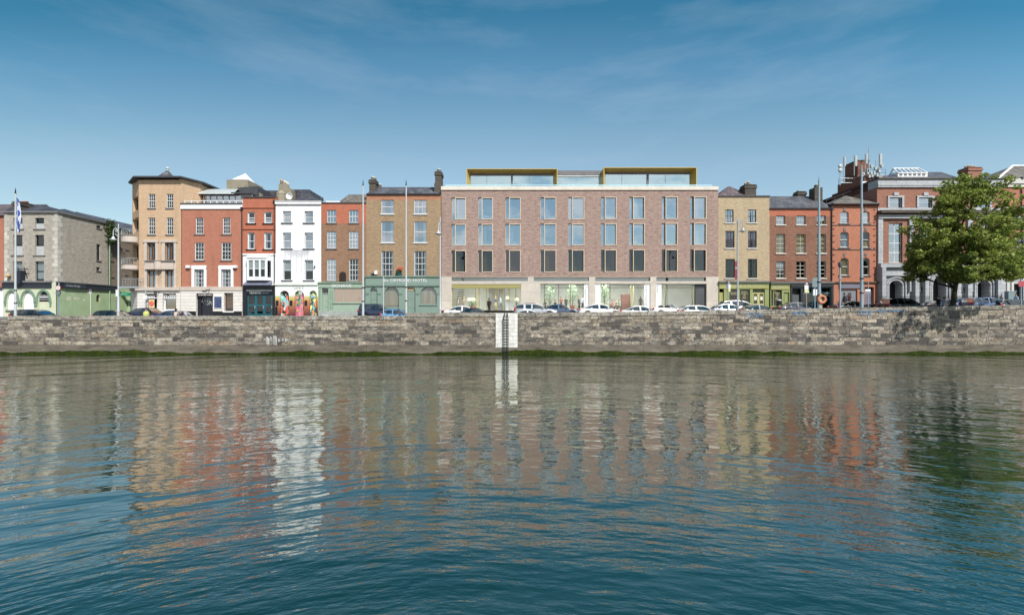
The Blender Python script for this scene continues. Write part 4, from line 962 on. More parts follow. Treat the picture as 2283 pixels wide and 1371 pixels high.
mb = MB(); mb.fbox(fr, X(545), X(552), -.05, -.003, Z(703), Z(668)); mb.build('pilaster', SHOPD, b.r)
downpipe(b, 612.5, 452, 634)
# --- white house with the mural
b = Bld('white_house', 'white painted house with a graffiti mural shopfront and satellite dish', 615, 716, 450, 632, M_WHITE)
for i, (a, c) in enumerate(((630.5, 649), (679, 698))):
    b.win(a, c, 471, 497, M_FRAME, G_BLUE, cols=1, rows=2, sill=M_LEAD, over=.2, fw=.08, cover='low', cov_mat=M_CURT, cov_h=.45, recess=.22)
    b.win(a, c, 519, 554.5, M_FRAME, G_BLUE, cols=1, rows=2, sill=M_LEAD, over=.2, fw=.08, cover='low', cov_mat=M_CURT, cov_h=.5, recess=.22)
    b.win(a, c, 580, 625, M_FRAME, G_OLD, cols=1, rows=2, sill=M_LEAD, over=.2, fw=.08, cover='blind', cov_mat=M_BLIND, cov_h=.48, recess=.22)
b.build_wall(); b.floors([632, 568, 508, 452]); b.pb('cornice', M_WHITE, 614.5, 717, 450.5, 456, .2, .6); b.pb('coping', M_BOARD, 614.5, 717.5, 448.5, 450.3, .24, .7)
hip_roof(b.r, X(648, F + .6), X(712, F + .6), F + .6, F + 7, b.zt + .02, X(680.5, F + 3.5), X(683, F + 3.5), F + 3.5, Z(425, F + 3.5), M_SLATED)
mb = MB(); mb.box(X(652, F + 7), X(690, F + 7), F + 7, F + 12, b.zt, Z(423, F + 7)); mb.build('rear_roof', M_SLATED, b.r)
mb = MB(); mb.box(X(580, F + 7), X(622, F + 7), F + 7, F + 9, b.zt - 2, Z(425, F + 7)); mb.build('back_extension', M_SLATED, b.r)
mb = MB(); mb.extr([(X(621, F + 2), Z(455, F + 2)), (X(621, F + 2), Z(410, F + 2)), (X(632, F + 2), Z(410, F + 2)), (X(650, F + 2), Z(422, F + 2)), (X(650, F + 2), Z(455, F + 2))], 0, 1.1, front(F + 2)); ch = mb.build('chimney', M_CONC, b.r)
mb = MB(); mb.lathe((X(627, F + 1.2), F + 1.2, Z(452, F + 1.2)), [(.62, 0), (.62, 1.0), (.66, 1.05), (.3, 1.45), (.2, 1.5)], 12); mb.build('ventilator', M_CONC, ch)
for px, py0, py1 in ((627.5, 410, 400), (634, 412, 403), (638, 414, 405), (642, 417, 408)):
    p = MB(); p.lathe((X(px, F + 2.5), F + 2.5, Z(py0, F + 2.5)), [(.17, 0), (.14, .35), (.17, .38), (.15, (py0 - py1) / 17.3)], 8); p.build('chimney_pot', M_POT if px < 630 else M_POTW, ch, True)
mb = MB(); dc = (X(644.5, F - .0 + .4), F + .4, Z(437.5, F + .4)); mb.lathe(dc, [(.01, .22), (.2, .18), (.34, .1), (.4, 0), (.42, .01), (.35, .12), (.01, .24)], 16, axis='y'); mb.tube((dc[0], F + .6, dc[2]), (dc[0], F + .9, dc[2] - .9), .03); sd = mb.build('satellite_dish', M_WHITE, b.r, True)
# strings of icicle lights
mb = MB()
xsn = np.linspace(X(636), X(690), 40)
sag = lambda t: Z(553) - .28 * math.sin(math.pi * t) 
for k in range(39): mb.tube((xsn[k], F - .07, sag(k / 39)), (xsn[k + 1], F - .07, sag((k + 1) / 39)), .012, n=4)
for k in range(40): L = random.uniform(.5, 1.0) if k % 9 else 2.8; mb.tube((xsn[k], F - .07, sag(k / 40)), (xsn[k], F - .05, sag(k / 40) - L), .008 if L < 2 else .014, n=4)
mb.build('string_lights', plain('pale wire', C(165, 168, 176, .8), .6, var=0), b.r)
mb = MB(); mb.box(X(701), X(703), F - .2, F - .02, Z(597), Z(593)); mb.build('alarm_box', M_LEAD, b.r)
# mural shopfront: painted in bands of white, ochre and umber
def mural_mat():
    m, nt, out = new_mat('mural paint'); bb = bsdf(nt, out, .75, 0, .3)
    g = N(nt, 'ShaderNodeNewGeometry'); sx = N(nt, 'ShaderNodeSeparateXYZ'); nt.links.new(g.outputs['Position'], sx.inputs[0])
    mr = N(nt, 'ShaderNodeMapRange'); mr.inputs['From Min'].default_value = Z(704); mr.inputs['From Max'].default_value = Z(634); nt.links.new(sx.outputs[2], mr.inputs[0])
    r = nt.nodes.new('ShaderNodeValToRGB'); cr = r.color_ramp
    cr.elements[0].position = 0; cr.elements[0].color = C(95, 45, 45, .85); cr.elements[1].position = 1; cr.elements[1].color = C(240, 244, 240, .88)
    for p, c in ((.2, C(150, 85, 60, .85)), (.42, C(195, 125, 85, .85)), (.52, C(205, 165, 80, .85)), (.6, C(205, 190, 130, .85)), (.66, C(226, 236, 226, .88))):
        e = cr.elements.new(p); e.color = c
    nt.links.new(mr.outputs[0], r.inputs[0]); nt.links.new(r.outputs[0], bb.inputs['Base Color']); return m
M_MUR = mural_mat()
arch = [(625, 645, 648, 705, .55), (657.5, 678.5, 648, 705, .58), (690.5, 707, 648, 705, .45)]
sh, fr, q = b.shop(M_MUR, arch, .12, py0=636, px0=614.5, px1=710, depth=.35)
b.pb('cornice', plain('pale cornice', C(226, 236, 222, .85), .7), 614, 710, 632, 636, .28)
lettering('Love E', (X(656), X(678), Z(645), Z(638)), F - .125, plain('faded letters', C(150, 160, 155, .8), .8), b.r)
def graf_mat(name, seed, pal):
    m, nt, out = new_mat(name); bb = bsdf(nt, out, .7, 0, .3)
    g = N(nt, 'ShaderNodeNewGeometry'); v = N(nt, 'ShaderNodeTexVoronoi', Scale=2.6); mp = N(nt, 'ShaderNodeMapping'); mp.inputs['Location'].default_value = (seed, seed * 2, seed); mp.inputs['Rotation'].default_value = (0, .6, 0); mp.inputs['Scale'].default_value = (1.6, 1, 0.9)
    nz = N(nt, 'ShaderNodeTexNoise', Scale=1.6, Detail=5.0); nt.links.new(g.outputs['Position'], nz.inputs['Vector'])
    ad = N(nt, 'ShaderNodeVectorMath', operation='ADD'); nt.links.new(g.outputs['Position'], ad.inputs[0]); nt.links.new(nz.outputs['Color'], ad.inputs[1])
    nt.links.new(ad.outputs[0], mp.inputs['Vector']); nt.links.new(mp.outputs[0], v.inputs['Vector'])
    sp = N(nt, 'ShaderNodeSeparateColor'); nt.links.new(v.outputs['Color'], sp.inputs[0])
    r = nt.nodes.new('ShaderNodeValToRGB'); r.color_ramp.interpolation = 'CONSTANT'; cr = r.color_ramp
    cr.elements[0].color = pal[0]; cr.elements[1].position = 1 / len(pal); cr.elements[1].color = pal[1]
    for k in range(2, len(pal)): e = cr.elements.new(k / len(pal)); e.color = pal[k]
    nt.links.new(sp.outputs[0], r.inputs[0]); nt.links.new(r.outputs[0], bb.inputs['Base Color']); return m
PALS = [[C(30, 60, 45), C(215, 85, 70), C(120, 190, 200), C(60, 40, 35), C(225, 120, 90), C(160, 215, 215)], [C(40, 110, 110), C(225, 90, 120), C(60, 90, 160), C(235, 130, 110), C(120, 150, 60), C(210, 70, 130)], [C(20, 120, 105), C(240, 130, 60), C(60, 60, 75), C(130, 170, 175), C(235, 220, 120), C(20, 100, 95)]]
for i, o in enumerate(q):
    p = MB(); p.extr([(o[0], b.zg), (o[1], b.zg)] + list(reversed(arc_pts(o[0], o[1], o[3], o[4]))), .3, .34, fr); p.build('painted_shutter', graf_mat('graffiti art %d' % i, 3.1 * i + 1, PALS[i]), b.r)
mb = MB()
for px in (616.5, 647.5, 680.5): m_ = MB(); m_.box(X(px), X(px + 5.5), F - .2, F - .118, Z(681), Z(670)); m_.build('menu_case', M_DARK, b.r)
# --- house with the green SIGNAGE shopfront
b = Bld('brick_townhouse', 'brown brick house with an orange top band above the green SIGNAGE shopfront', 716, 817, 453, 629, BROWN)
b.band(450, 499, ORANGE)
for a, c in ((729, 749.5), (778, 799)):
    b.win(a, c, 468.5, 497, M_FRAME, G_BLUE, cols=3, rows=2, sill=M_SILL, bar=.05, recess=.1, cover='full', cov_mat=M_CURT)
    b.win(a, c, 516, 554, M_FRAME, G_BLUE, cols=3, rows=4, sill=M_SILL, bar=.05, recess=.1, cover='full', cov_mat=M_CURT)
    b.win(a, c, 578, 626, M_FRAME, G_BLUE if a < 760 else G_OLD, cols=3, rows=4, sill=M_SILL, bar=.05, recess=.1, cover='sides' if a > 760 else 'full', cov_mat=M_CURT, cov_h=.3)
b.build_wall(); b.floors([629, 566, 507, 455]); b.pb('coping', M_LEAD, 716, 817, 451.5, 454, .08, .5)
hip_roof(b.r, X(748, F + 1), b.x1 - .1, F + 1, F + 8, b.zt + .02, X(777, F + 4.5), X(815, F + 4.5) + 3, F + 4.5, Z(434, F + 4.5), M_SLATEM)
mb = MB(); mb.box(b.x0 + .05, X(748), F + 1.4, F + 1.7, b.zt - .3, Z(448.5, F + 1.4)); mb.build('flashing', M_WHITE, b.r)
P0 = arc_pts(X(757), X(771.5), Z(606), .35, 8); mb = MB(); mb.extr([(X(757), Z(630)), (X(771.5), Z(630))] + list(reversed(P0)), -.08, .02); pq = mb.build('plaque', plain('dark bronze', C(58, 48, 44, .8), .5, .3, .3, 6), b.r)
SAGE = plain('sage green paint', C(152, 174, 154, .85), .55, var=.08); SAGED = plain('darker sage paint', C(125, 152, 128, .85), .55, var=.08)
sh, fr, q = b.shop(SAGE, [(719, 733, 643, 700), (745, 808, 643.5, 675)], .15, py0=632, px0=710.5, px1=813, depth=.25)
b.pb('cornice', SAGED, 710, 813.5, 629, 632, .32); mb = MB(); mb.box(X(711), X(813), F - .21, F - .152, Z(641.5), Z(633)); fs = mb.build('fascia', SAGE, b.r)
lettering('SIGNAGE', (X(741), X(785), Z(640.3), Z(634)), F - .215, M_WHITE, fs)
SALM = plain('salmon window display', C(242, 206, 182, .9), .6, var=.12, scale=.8)
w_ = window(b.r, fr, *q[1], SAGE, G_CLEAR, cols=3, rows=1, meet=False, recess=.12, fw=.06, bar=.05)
mb = MB(); mb.fbox(fr, q[1][0], q[1][1], .17, .19, q[1][2], q[1][3]); mb.build('glowing_backdrop', emit('salmon backdrop self glow', C(240, 200, 172, 1), .52), w_)  # backdrop board emits its own glow in place of the shop's inner light
MB().fbox(fr, q[1][0] - .1, q[1][1] + .1, -.12, .1, q[1][2] - .1, q[1][2] - .002).build('sill', SAGE, w_)
door(b.r, fr, q[0][0], q[0][1], b.zg + .5, Z(655), SAGE, .18, knob=M_STEEL); mb = MB(); mb.face([fr(q[0][0], Z(654), .15), fr(q[0][1], Z(654), .15), fr(q[0][1], q[0][3], .15), fr(q[0][0], q[0][3], .15)]); mb.build('fanlight', G_OLD, b.r)
mb = MB(); mb.fbox(fr, q[0][0], q[0][1], .1, .26, Z(655), Z(653.8)); mb.fbox(fr, q[0][0], q[0][1], -.2, .2, b.zg, b.zg + .5); mb.build('door_frame', M_BOARD, b.r)
mb = MB()
for px in (713, 736.5, 741):
    for pa, pb_ in ((646, 668), (671, 690)): mb.fbox(fr, X(px), X(px + 2.2), -.035, -.003, Z(pb_), Z(pa))
mb.build('pilaster_panels', SAGED, b.r); mb = MB(); mb.box(X(711), X(813), F - .17, F - .152, b.zg, Z(694)); mb.build('plinth', plain('grey plinth', C(165, 172, 168, .8), .7), b.r)
# --- tan hotel house
b = Bld('tan_brick_hotel', 'tan brick house with tall chimneys above a grey green arched shopfront', 817, 983, 433, 617, TAN)
b.band(434, 446, brick('soft orange brick', C(196, 118, 82, K), C(180, 100, 70, K), C(185, 130, 100, K), blotch=.15, soot=.2))
for i, (a, c) in enumerate(((850, 878), (923, 951))):
    b.win(a, c, 446, 477, M_FRAME, G_BLUE, cols=1 if i == 0 else 3, rows=2, sill=M_FRAME, cover='sides', cov_mat=M_CURT, cov_h=.55, recess=.1, over=.12)
    b.win(a, c, 494, 541, M_FRAME, G_BLUE, cols=1, rows=2, sill=M_FRAME, cover='sides', cov_mat=M_CURT, cov_h=.55, recess=.1, over=.15)
    b.win(a, c - 1, 560, 616, M_FRAME, G_OLD, cols=3, rows=4, cover='sides', cov_mat=M_CURT, cov_h=.35, recess=.1, bar=.05)
b.build_wall(); b.floors([617, 550, 486, 435]); gutter(b, 432.5)
hip_roof(b.r, b.x0, b.x1, F, F + 9, b.zt + .01, b.x0 + .1, b.x1 - .1, F + 3.2, Z(417.5, F + 3.2), M_SLATE)
c1 = chimney(b.r, 823, 837, 402, 432, F + 1.5, 1.3, M_SOOT, ((827.5, 391, .22), (833, 393, .2)), M_POTW); 
chimney(b.r, 840, 848, 416, 428, F + 4, 1, M_SOOT, ((842, 408, .18), (846, 409, .18)), M_POTW, cap=False)
c2 = chimney(b.r, 970, 984, 384, 432, F + 1.0, 1.4, M_SOOT, ((976.5, 373.5, .26),), M_POTW); mb = MB(); mb.pbox(968, 984, 408, 432, F + .95, 1.5); mb.build('chimney_base', M_SOOT, c2)
ORM = plain('grey green paint', C(126, 150, 138, .85), .55, var=.08); ORMD = plain('deep grey green paint', C(105, 130, 118, .85), .55)
ops = [(826.5, 842, 641, 702, .42), (857, 890, 639, 686, .95), (908, 926.5, 639, 702, .5), (937, 974, 639, 679, 1.0)]
sh, fr, q = b.shop(ORM, ops, .15, py0=619, px0=815, px1=981.5, depth=.3)
b.pb('cornice', ORMD, 814.5, 982, 615.5, 619, .3); mb = MB(); mb.box(X(816), X(981), F - .2, F - .152, Z(636.5), Z(620)); fs = mb.build('fascia', ORM, b.r); b.pb('moulding', ORMD, 815, 981.5, 637, 639, .26)
lettering('the ORMOND HOTEL', (X(854), X(953.5), Z(628.5), Z(622)), F - .205, M_WHITE, fs)
for i in (0, 2):
    o = q[i]; door(b.r, fr, o[0], o[1], b.zg + .2, o[3] - o[4] - .05, ORM, .2, knob=M_STEEL)
    g = MB(); g.extr([(o[0], o[3] - o[4]), (o[1], o[3] - o[4])] + list(reversed(arc_pts(o[0], o[1], o[3], o[4]))), .2, .24, fr); g.build('fanlight', G_OLD if i == 0 else plain('cream fanlight', C(215, 190, 140, .8), .6), b.r)
for i in (1, 3):
    o = q[i]; w_ = window(b.r, fr, *o[:4], ORM, G_OLD, cols=1, rows=1, meet=False, arch=o[4], recess=.15, fw=.06, sill=ORM)
    mb = MB(); mb.fbox(fr, o[0], o[1], .3, .33, o[2], o[3]); mb.build('curtain', plain('beige curtains', C(215, 195, 170, .85), .9, var=.3, scale=1.2, stretch=(3, 1, .2)), w_)
mb = MB()
for px in (816, 843, 891, 928, 975): mb.fbox(fr, X(px), X(px + 7), -.05, -.003, Z(656.5), Z(654.5))
mb.build('impost_moulding', ORMD, b.r)
# things along the ledge of the shopfront
mb = MB(); mb.box(X(829), X(834), F - .25, F - .05, Z(614.5), Z(610)); mb.box(X(884), X(887), F - .2, F - .02, Z(614), Z(606)); mb.build('vent_box', M_DARK, b.r)
mb = MB(); mb.box(X(836), X(842), F - .25, F - .05, Z(612), Z(604)); mb.build('floodlight', M_WHITE, b.r)
fb_ = thing('flower_box', 'window box of red and green plants on the hotel shopfront ledge', 'flower box', (X(892), F - .2, Z(616)))
mb = MB(); mb.box(X(885.5), X(896), F - .32, F - .1, Z(615.3), Z(610)); mb.build('planter', PTEAL, fb_)
for nm, cc, lo2, hi2, pa in (('foliage', C(40, 95, 60, .6), 885, 897, 609), ('blossom', C(225, 110, 75, .85), 886, 899, 600)):
    mb = MB()
    for k in range(70):
        p = Vector((X(random.uniform(lo2, hi2)), F - random.uniform(.05, .4), Z(random.uniform(pa - 4, pa + 3)))); d = Vector((random.gauss(0, 1), random.gauss(0, 1), random.gauss(0, 1))).normalized() * .09; e_ = d.orthogonal().normalized() * .07
        mb.face([p - d, p + e_, p + d, p - e_])
    mb.build(nm, plain(nm + ' petals', cc, .8, var=.3, scale=9), fb_)
# ---------------------------------------------------------------- the new hotel
b = Bld('modern_brick_hotel', 'large modern mauve brick hotel with a glazed penthouse and stone ground floor', 984, 1602, 424, 617, HOTELB, 16, cat='hotel'); HOT = b
BRONZE = plain('champagne metal', C(228, 206, 176, .78), .4, .05, .05)
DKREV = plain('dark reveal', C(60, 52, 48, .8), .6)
PALE = plain('pale limestone', C(228, 219, 205, .82), .8, var=.14, scale=1.0)
COLS = [(1006.5, 1039), (1066, 1099), (1127, 1161), (1205, 1240), (1267, 1302.5), (1340, 1374.5), (1403, 1437.5), (1475.5, 1511), (1539, 1575)]
ROWS = [(441, 490), (500, 548), (558.5, 607.5)]
G_LOW = glass('lower hotel glass', .07, .4, (.62, .62, .58, 1), wav=.02)  # lower row glass dimmed to imitate dark buildings reflected from across the river
LOFT = plain('guest room wall', C(150, 150, 145, .5), .9, var=.2)
for r, (pa, pb_) in enumerate(ROWS):
    for c, (a, d) in enumerate(COLS):
        pa2 = pa - (c * .3); pb2 = pb_ - (c * .2)
        u0, u1, z0, z1 = X(a), X(d), Z(pb2), Z(pa2); um = u0 + .46
        b.ops.append((u0, u1, z0, z1))
        fr = b.fr; mb = MB()
        # projecting metal frame round the main light, narrow fixed light beside it
        mb.fbox(fr, um, um + .075, -.05, .3, z0, z1); mb.fbox(fr, u1 - .075, u1, -.05, .3, z0, z1); mb.fbox(fr, um + .075, u1 - .075, -.05, .3, z1 - .075, z1); mb.fbox(fr, um + .075, u1 - .075, -.05, .3, z0, z0 + .075)
        mb.fbox(fr, u0, um, .26, .34, z1 - .06, z1); mb.fbox(fr, u0, um, .26, .34, z0, z0 + .06); mb.fbox(fr, u0, u0 + .05, .26, .34, z0 + .06, z1 - .06)
        w_ = mb.build('window', BRONZE, b.r)
        t = random.uniform(-.03, .03); t2 = random.uniform(-.02, .03)
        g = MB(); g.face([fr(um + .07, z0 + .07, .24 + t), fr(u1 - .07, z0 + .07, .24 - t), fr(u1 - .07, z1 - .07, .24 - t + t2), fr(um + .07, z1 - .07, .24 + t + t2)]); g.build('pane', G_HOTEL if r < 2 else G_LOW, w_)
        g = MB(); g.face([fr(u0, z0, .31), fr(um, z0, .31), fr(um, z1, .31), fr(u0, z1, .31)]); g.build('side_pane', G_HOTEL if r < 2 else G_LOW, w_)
        q = MB()
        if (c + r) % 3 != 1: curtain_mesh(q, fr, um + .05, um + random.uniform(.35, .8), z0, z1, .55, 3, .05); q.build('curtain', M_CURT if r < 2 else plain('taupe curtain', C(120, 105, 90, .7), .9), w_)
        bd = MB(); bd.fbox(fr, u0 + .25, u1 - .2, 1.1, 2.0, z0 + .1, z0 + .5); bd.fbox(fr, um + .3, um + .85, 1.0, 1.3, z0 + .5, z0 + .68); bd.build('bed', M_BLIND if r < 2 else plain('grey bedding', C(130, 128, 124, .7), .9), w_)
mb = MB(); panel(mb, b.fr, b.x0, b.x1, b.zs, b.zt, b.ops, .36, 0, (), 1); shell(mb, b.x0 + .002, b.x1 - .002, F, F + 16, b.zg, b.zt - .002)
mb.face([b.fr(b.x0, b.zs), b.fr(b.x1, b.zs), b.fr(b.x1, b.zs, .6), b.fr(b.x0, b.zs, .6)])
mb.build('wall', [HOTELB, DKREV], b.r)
rooms(b.r, b.x0, b.x1, F + .5, F + 4.5, [b.zs + .02, Z(553.5), Z(495), b.zt - .1], LOFT)
b.pb('coping', PALE, 983.5, 1601, 416.2, 424.2, .12, 1.0)
# penthouse
Yp = F + 2.0
def ph_frame(px0, px1, py0):
    x0, x1, z1, z0 = X(px0, F + .9), X(px1, F + .9), Z(py0, F + .9), b.zt; mb = MB()
    i = .36; y0, y1 = F + .9, Yp
    # splayed hood: outer rectangle at the front, smaller one at the glass
    o = [(x0, y0, z0), (x0, y0, z1), (x1, y0, z1), (x1, y0, z0)]; n = [(x0 + i, y1, z0), (x0 + i, y1, z1 - .24), (x1 - i, y1, z1 - .24), (x1 - i, y1, z0)]
    for k in range(3): mb.face([o[k], o[k + 1], n[k + 1], n[k]])
    e = .06
    mb.box(x0 - e, x0, y0, y1 + 5, z0, z1 + e); mb.box(x1, x1 + e, y0, y1 + 5, z0, z1 + e); mb.box(x0, x1, y0, y1 + 5, z1 + .002, z1 + e)
    return mb.build('penthouse_hood', GOLD, b.r), x0 + i, x1 - i, z1 - .24
GOLD = plain('gold anodised metal', C(214, 180, 70, .92), .38, .35, .06)
DGREY = plain('dark grey metal', C(118, 116, 122, .8), .5)
G_PENT = glass('penthouse glass', .46, .5, (.86, .97, .98, 1), (.78, .96, 1, 1), .01)
spans = []
for px0, px1, py0 in ((1041, 1241.5, 377.5), (1347, 1552.5, 374.5)):
    h, a, c, zt_ = ph_frame(px0, px1, py0); spans.append((a, c, zt_))
    mb = MB(); mb.box(a, c, Yp + .02, Yp + .12, zt_ - .25, zt_); mb.box((a + c) / 2 - .12, (a + c) / 2 + .12, Yp - .05, Yp + .12, b.zt, zt_ - .25); fm = mb.build('penthouse_window', DGREY, b.r)
    for u0, u1 in ((a, (a + c) / 2 - .12), ((a + c) / 2 + .12, c)):
        g = MB(); g.face([(u0, Yp + .1, b.zt), (u1, Yp + .1, b.zt), (u1, Yp + .1, zt_ - .25), (u0, Yp + .1, zt_ - .25)]); g.build('pane', G_PENT, fm)
        m_ = MB(); m_.box(u0 + (u1 - u0) * .4, u0 + (u1 - u0) * .4 + .04, Yp + .06, Yp + .12, b.zt, zt_ - .25); m_.build('mullion', GREYS, fm)
mb = MB(); xa, xb = spans[0][1] + .35, spans[1][0] - .35; zt_ = Z(380.5, Yp + .6)
mb.box(xa, xb, Yp + .6, Yp + 8, zt_ - .62, zt_); mb.build('link_roof', DGREY, b.r)
g = MB(); g.face([(xa, Yp + .7, b.zt), (xb, Yp + .7, b.zt), (xb, Yp + .7, zt_ - .6), (xa, Yp + .7, zt_ - .6)]); g.build('link_glazing', G_PENT, b.r)
rooms(b.r, spans[0][0] - .5, spans[1][1] + .5, Yp + .5, Yp + 1.5, [b.zt + .02, zt_ - .7], plain('penthouse walls', C(228, 236, 236, .85), .9), 'penthouse_interior')
fur = MB()
for px in (1098, 1130, 1190, 1280, 1305, 1400, 1450, 1500): fur.box(X(px, Yp + 1.5), X(px, Yp + 1.5) + 1.1, Yp + 1.5, Yp + 2.2, b.zt, b.zt + .95)
fur.build('penthouse_furniture', M_SLATED, b.r)
G_BAL = glass('balustrade glass', .32, .3, (.72, .93, .96, 1), (.8, .97, 1, 1))
n = 14; x0, x1 = X(992), X(1590)
for k in range(n):
    u0, u1 = x0 + (x1 - x0) * k / n, x0 + (x1 - x0) * (k + 1) / n - .03
    mb = MB(); mb.box(u0, u1, F + .3, F + .325, Z(416.4), Z(411.5)); mb.build('balustrade_panel', G_BAL, b.r)
mb = MB(); mb.box(x0, x1, F + .28, F + .345, Z(411.5) + .002, Z(411.5) + .05); mb.build('handrail', plain('pale rail', C(205, 230, 235, .85), .3, .2, 0), b.r)
# ground floor of pale stone
zfl = b.zg + .65
HF = zfl
ops = [(X(1007), X(1161.5), zfl, Z(633.5)), (X(1205), X(1313), zfl, Z(633)), (X(1327), X(1449.5), zfl, Z(633)), (X(1463), X(1575), zfl, Z(633)),
       (X(1007), X(1177), Z(627), Z(618)), (X(1190), X(1313), Z(627), Z(618)), (X(1327), X(1449.5), Z(627), Z(618)), (X(1463), X(1574), Z(627), Z(618))]
mb = MB(); gfr = front(F - .06); panel(mb, gfr, b.x0, b.x1, b.zg, b.zs - .01, ops, .55); mb.box(b.x0 + .01, b.x1 - .01, F - .06, F + .4, b.zg, zfl - .01)
mb.face([(b.x0, F - .06, b.zg), (b.x0, F + .1, b.zg), (b.x0, F + .1, b.zs), (b.x0, F - .06, b.zs)])
mb.build('stone_ground_floor', ashlar('pale limestone ashlar', C(214, 203, 190, .8), 2.2, 1.1, .8, .08), b.r)
OLIVE = plain('olive gold metal', C(168, 158, 92, .85), .4, .2, .08)
G_CLER = glass('clerestory glass', .22, .4, (.4, .44, .42, 1))
for o in ops[4:]:
    mb = MB(); mb.fbox(gfr, o[0], o[1], .3, .36, o[3] - .08, o[3]); w_ = mb.build('clerestory_window', OLIVE, b.r)
    g = MB(); g.face([gfr(o[0], o[2], .33), gfr(o[1], o[2], .33), gfr(o[1], o[3], .33), gfr(o[0], o[3], .33)]); g.build('pane', G_CLER, w_)
# entrance bay
o = ops[0]
mb = MB(); mb.fbox(gfr, o[0], o[1], .06, .5, Z(642.5), o[3]); lint = mb.build('entrance_lintel', OLIVE, b.r)
mb = MB()
for px in (1008, 1060, 1068, 1085, 1108, 1122, 1135, 1150): mb.fbox(gfr, X(px) - .05, X(px) + .05, .3, .42, zfl, Z(642.6))
fr_e = mb.build('entrance_screen', OLIVE, b.r)
for a, c in ((1008, 1060), (1068, 1085), (1122, 1135), (1135, 1150), (1150, 1161)):
    g = MB(); g.face([gfr(X(a), zfl, .36), gfr(X(c), zfl, .36), gfr(X(c), Z(642.6), .36), gfr(X(a), Z(642.6), .36)]); g.build('pane', G_CLEAR, fr_e)
for a, c in ((1085, 1096), (1111, 1122)):
    g = MB(); g.fbox(gfr, X(a), X(c), .36, .4, zfl, Z(655)); g.build('sliding_door', G_CLEAR, b.r)
# restaurant and bar bays
signs = [(1303, 1312.5, 'O\nR\nM\nO\nN\nD', (1304.2, 1307.2, 675, 644), ops[1]), (1327.5, 1339, None, None, ops[2]), (1437.5, 1449, 'R\nE\nS\nT\nA\nU\nR\nA\nN\nT', (1439, 1442.5, 686, 637.5), ops[2]), (1463.5, 1475, 'B\nA\nR', (1464.5, 1467.5, 652, 637), ops[3])]
for a, c, t, bx, o in signs:
    mb = MB(); mb.fbox(gfr, X(a), X(c), .1, .3, zfl, o[3]); sg = mb.build('sign_panel', M_WHITE, b.r)
    if t: lettering(t, (X(bx[0]), X(bx[1]), Z(bx[2]), Z(bx[3])), F, plain('grey letters', C(110, 112, 115, .8), .5), sg, Fr((0, F - .06 + .095)), ext=.003)
    if t and t[0] == 'O': lettering('THE', (X(1304.2), X(1310), Z(641.5), Z(638.5)), F, MATS['grey letters'], sg, Fr((0, F - .06 + .095)), ext=.003)
for o, a, c, ms in ((ops[1], 1205, 1303, (1214, 1246, 1272)), (ops[2], 1339, 1437.5, (1361, 1406)), (ops[3], 1475, 1550, (1486, 1545))):
    mb = MB(); u0, u1 = X(a), X(c)
    mb.fbox(gfr, u0, u1, .3, .4, o[3] - .08, o[3]); mb.fbox(gfr, u0, u1, .3, .4, zfl, zfl + .12)
    for px in ms: mb.fbox(gfr, X(px) - .035, X(px) + .035, .3, .4, zfl + .12, o[3] - .08)
    mb.fbox(gfr, u0, u1, .31, .39, Z(642), Z(641.2)); w_ = mb.build('shop_window', plain('bronze mullion', C(110, 108, 84, .8), .4, .2), b.r)
    g = MB(); g.face([gfr(u0, zfl, .35), gfr(u1, zfl, .35), gfr(u1, o[3], .35), gfr(u0, o[3], .35)]); g.build('pane', G_CLEAR, w_)
mb = MB(); mb.fbox(gfr, X(1550), X(1574.5), .3, .4, zfl, Z(633)); dd = mb.build('bar_door', plain('charcoal door', C(62, 66, 70, .8), .45), b.r)
mb = MB(); mb.fbox(gfr, X(1552), X(1572), .27, .298, zfl + .4, Z(643)); mb.build('door_panel', plain('charcoal panel', C(84, 88, 92, .8), .45), dd)
# lit public rooms
LOB = plain('lobby wall', C(232, 234, 224, .9), .85, var=.12, scale=.7); FLR = plain('lobby floor', C(190, 180, 160, .7), .5)
mb = MB(); ya_, yb_ = F + .5, F + 6.5; zc = Z(629.5)
mb.box(b.x0 + .05, b.x1 - .05, ya_, yb_, zfl - .1, zfl, 1); mb.face([(b.x0 + .06, yb_, zfl), (b.x1 - .06, yb_, zfl), (b.x1 - .06, yb_, zc), (b.x0 + .06, yb_, zc)]); mb.box(b.x0 + .06, b.x1 - .06, ya_, yb_, zc + .01, zc + .12)
for px in (984.8, 1183, 1320, 1456, 1601): mb.box(X(px) - .1, X(px) + .1, ya_, yb_ - .01, zfl, zc)
mb.build('lobby', [LOB, FLR], b.r)
LAMP = emit('ceiling lamp glow', (1, .97, .92, 1), 75.0)
for px in (1030, 1090, 1140, 1225, 1265, 1300, 1350, 1385, 1425, 1490, 1530): mb = MB(); mb.box(X(px) - .8, X(px) + .8, F + .56, F + .95, zc - .06, zc - .01); mb.build('ceiling_lamp', LAMP, b.r)
mb = MB()
for px in (1090, 1112): mb.box(X(px, F + 5), X(px + 14, F + 5), F + 5, F + 5.1, zfl, zfl + 3.3)
mb.build('grey_screen', plain('grey screen', C(150, 152, 146, .7), .8), b.r)
mb = MB()
for k in range(11): mb.box(X(1014, F + 3) + k * .05, X(1028, F + 3) + k * .05, F + 2.6, F + 3.4, zfl + k * .3, zfl + k * .3 + .05)
mb.build('staircase', M_DARK, b.r)
mb = MB(); mb.box(X(1386, F + 2.5), X(1404, F + 2.5), F + 2.5, F + 3, zfl, Z(656, F + 2.5)); mb.build('timber_screen', plain('red brown timber', C(120, 70, 60, .8), .6, var=.2), b.r)
mb = MB()
for px in (1406, 1412, 1484, 1545): mb.box(X(px, F + 2) - .05, X(px, F + 2) + .05, F + 2, F + 2.1, zfl, zc - .3)
mb.build('gold_posts', OLIVE, b.r)
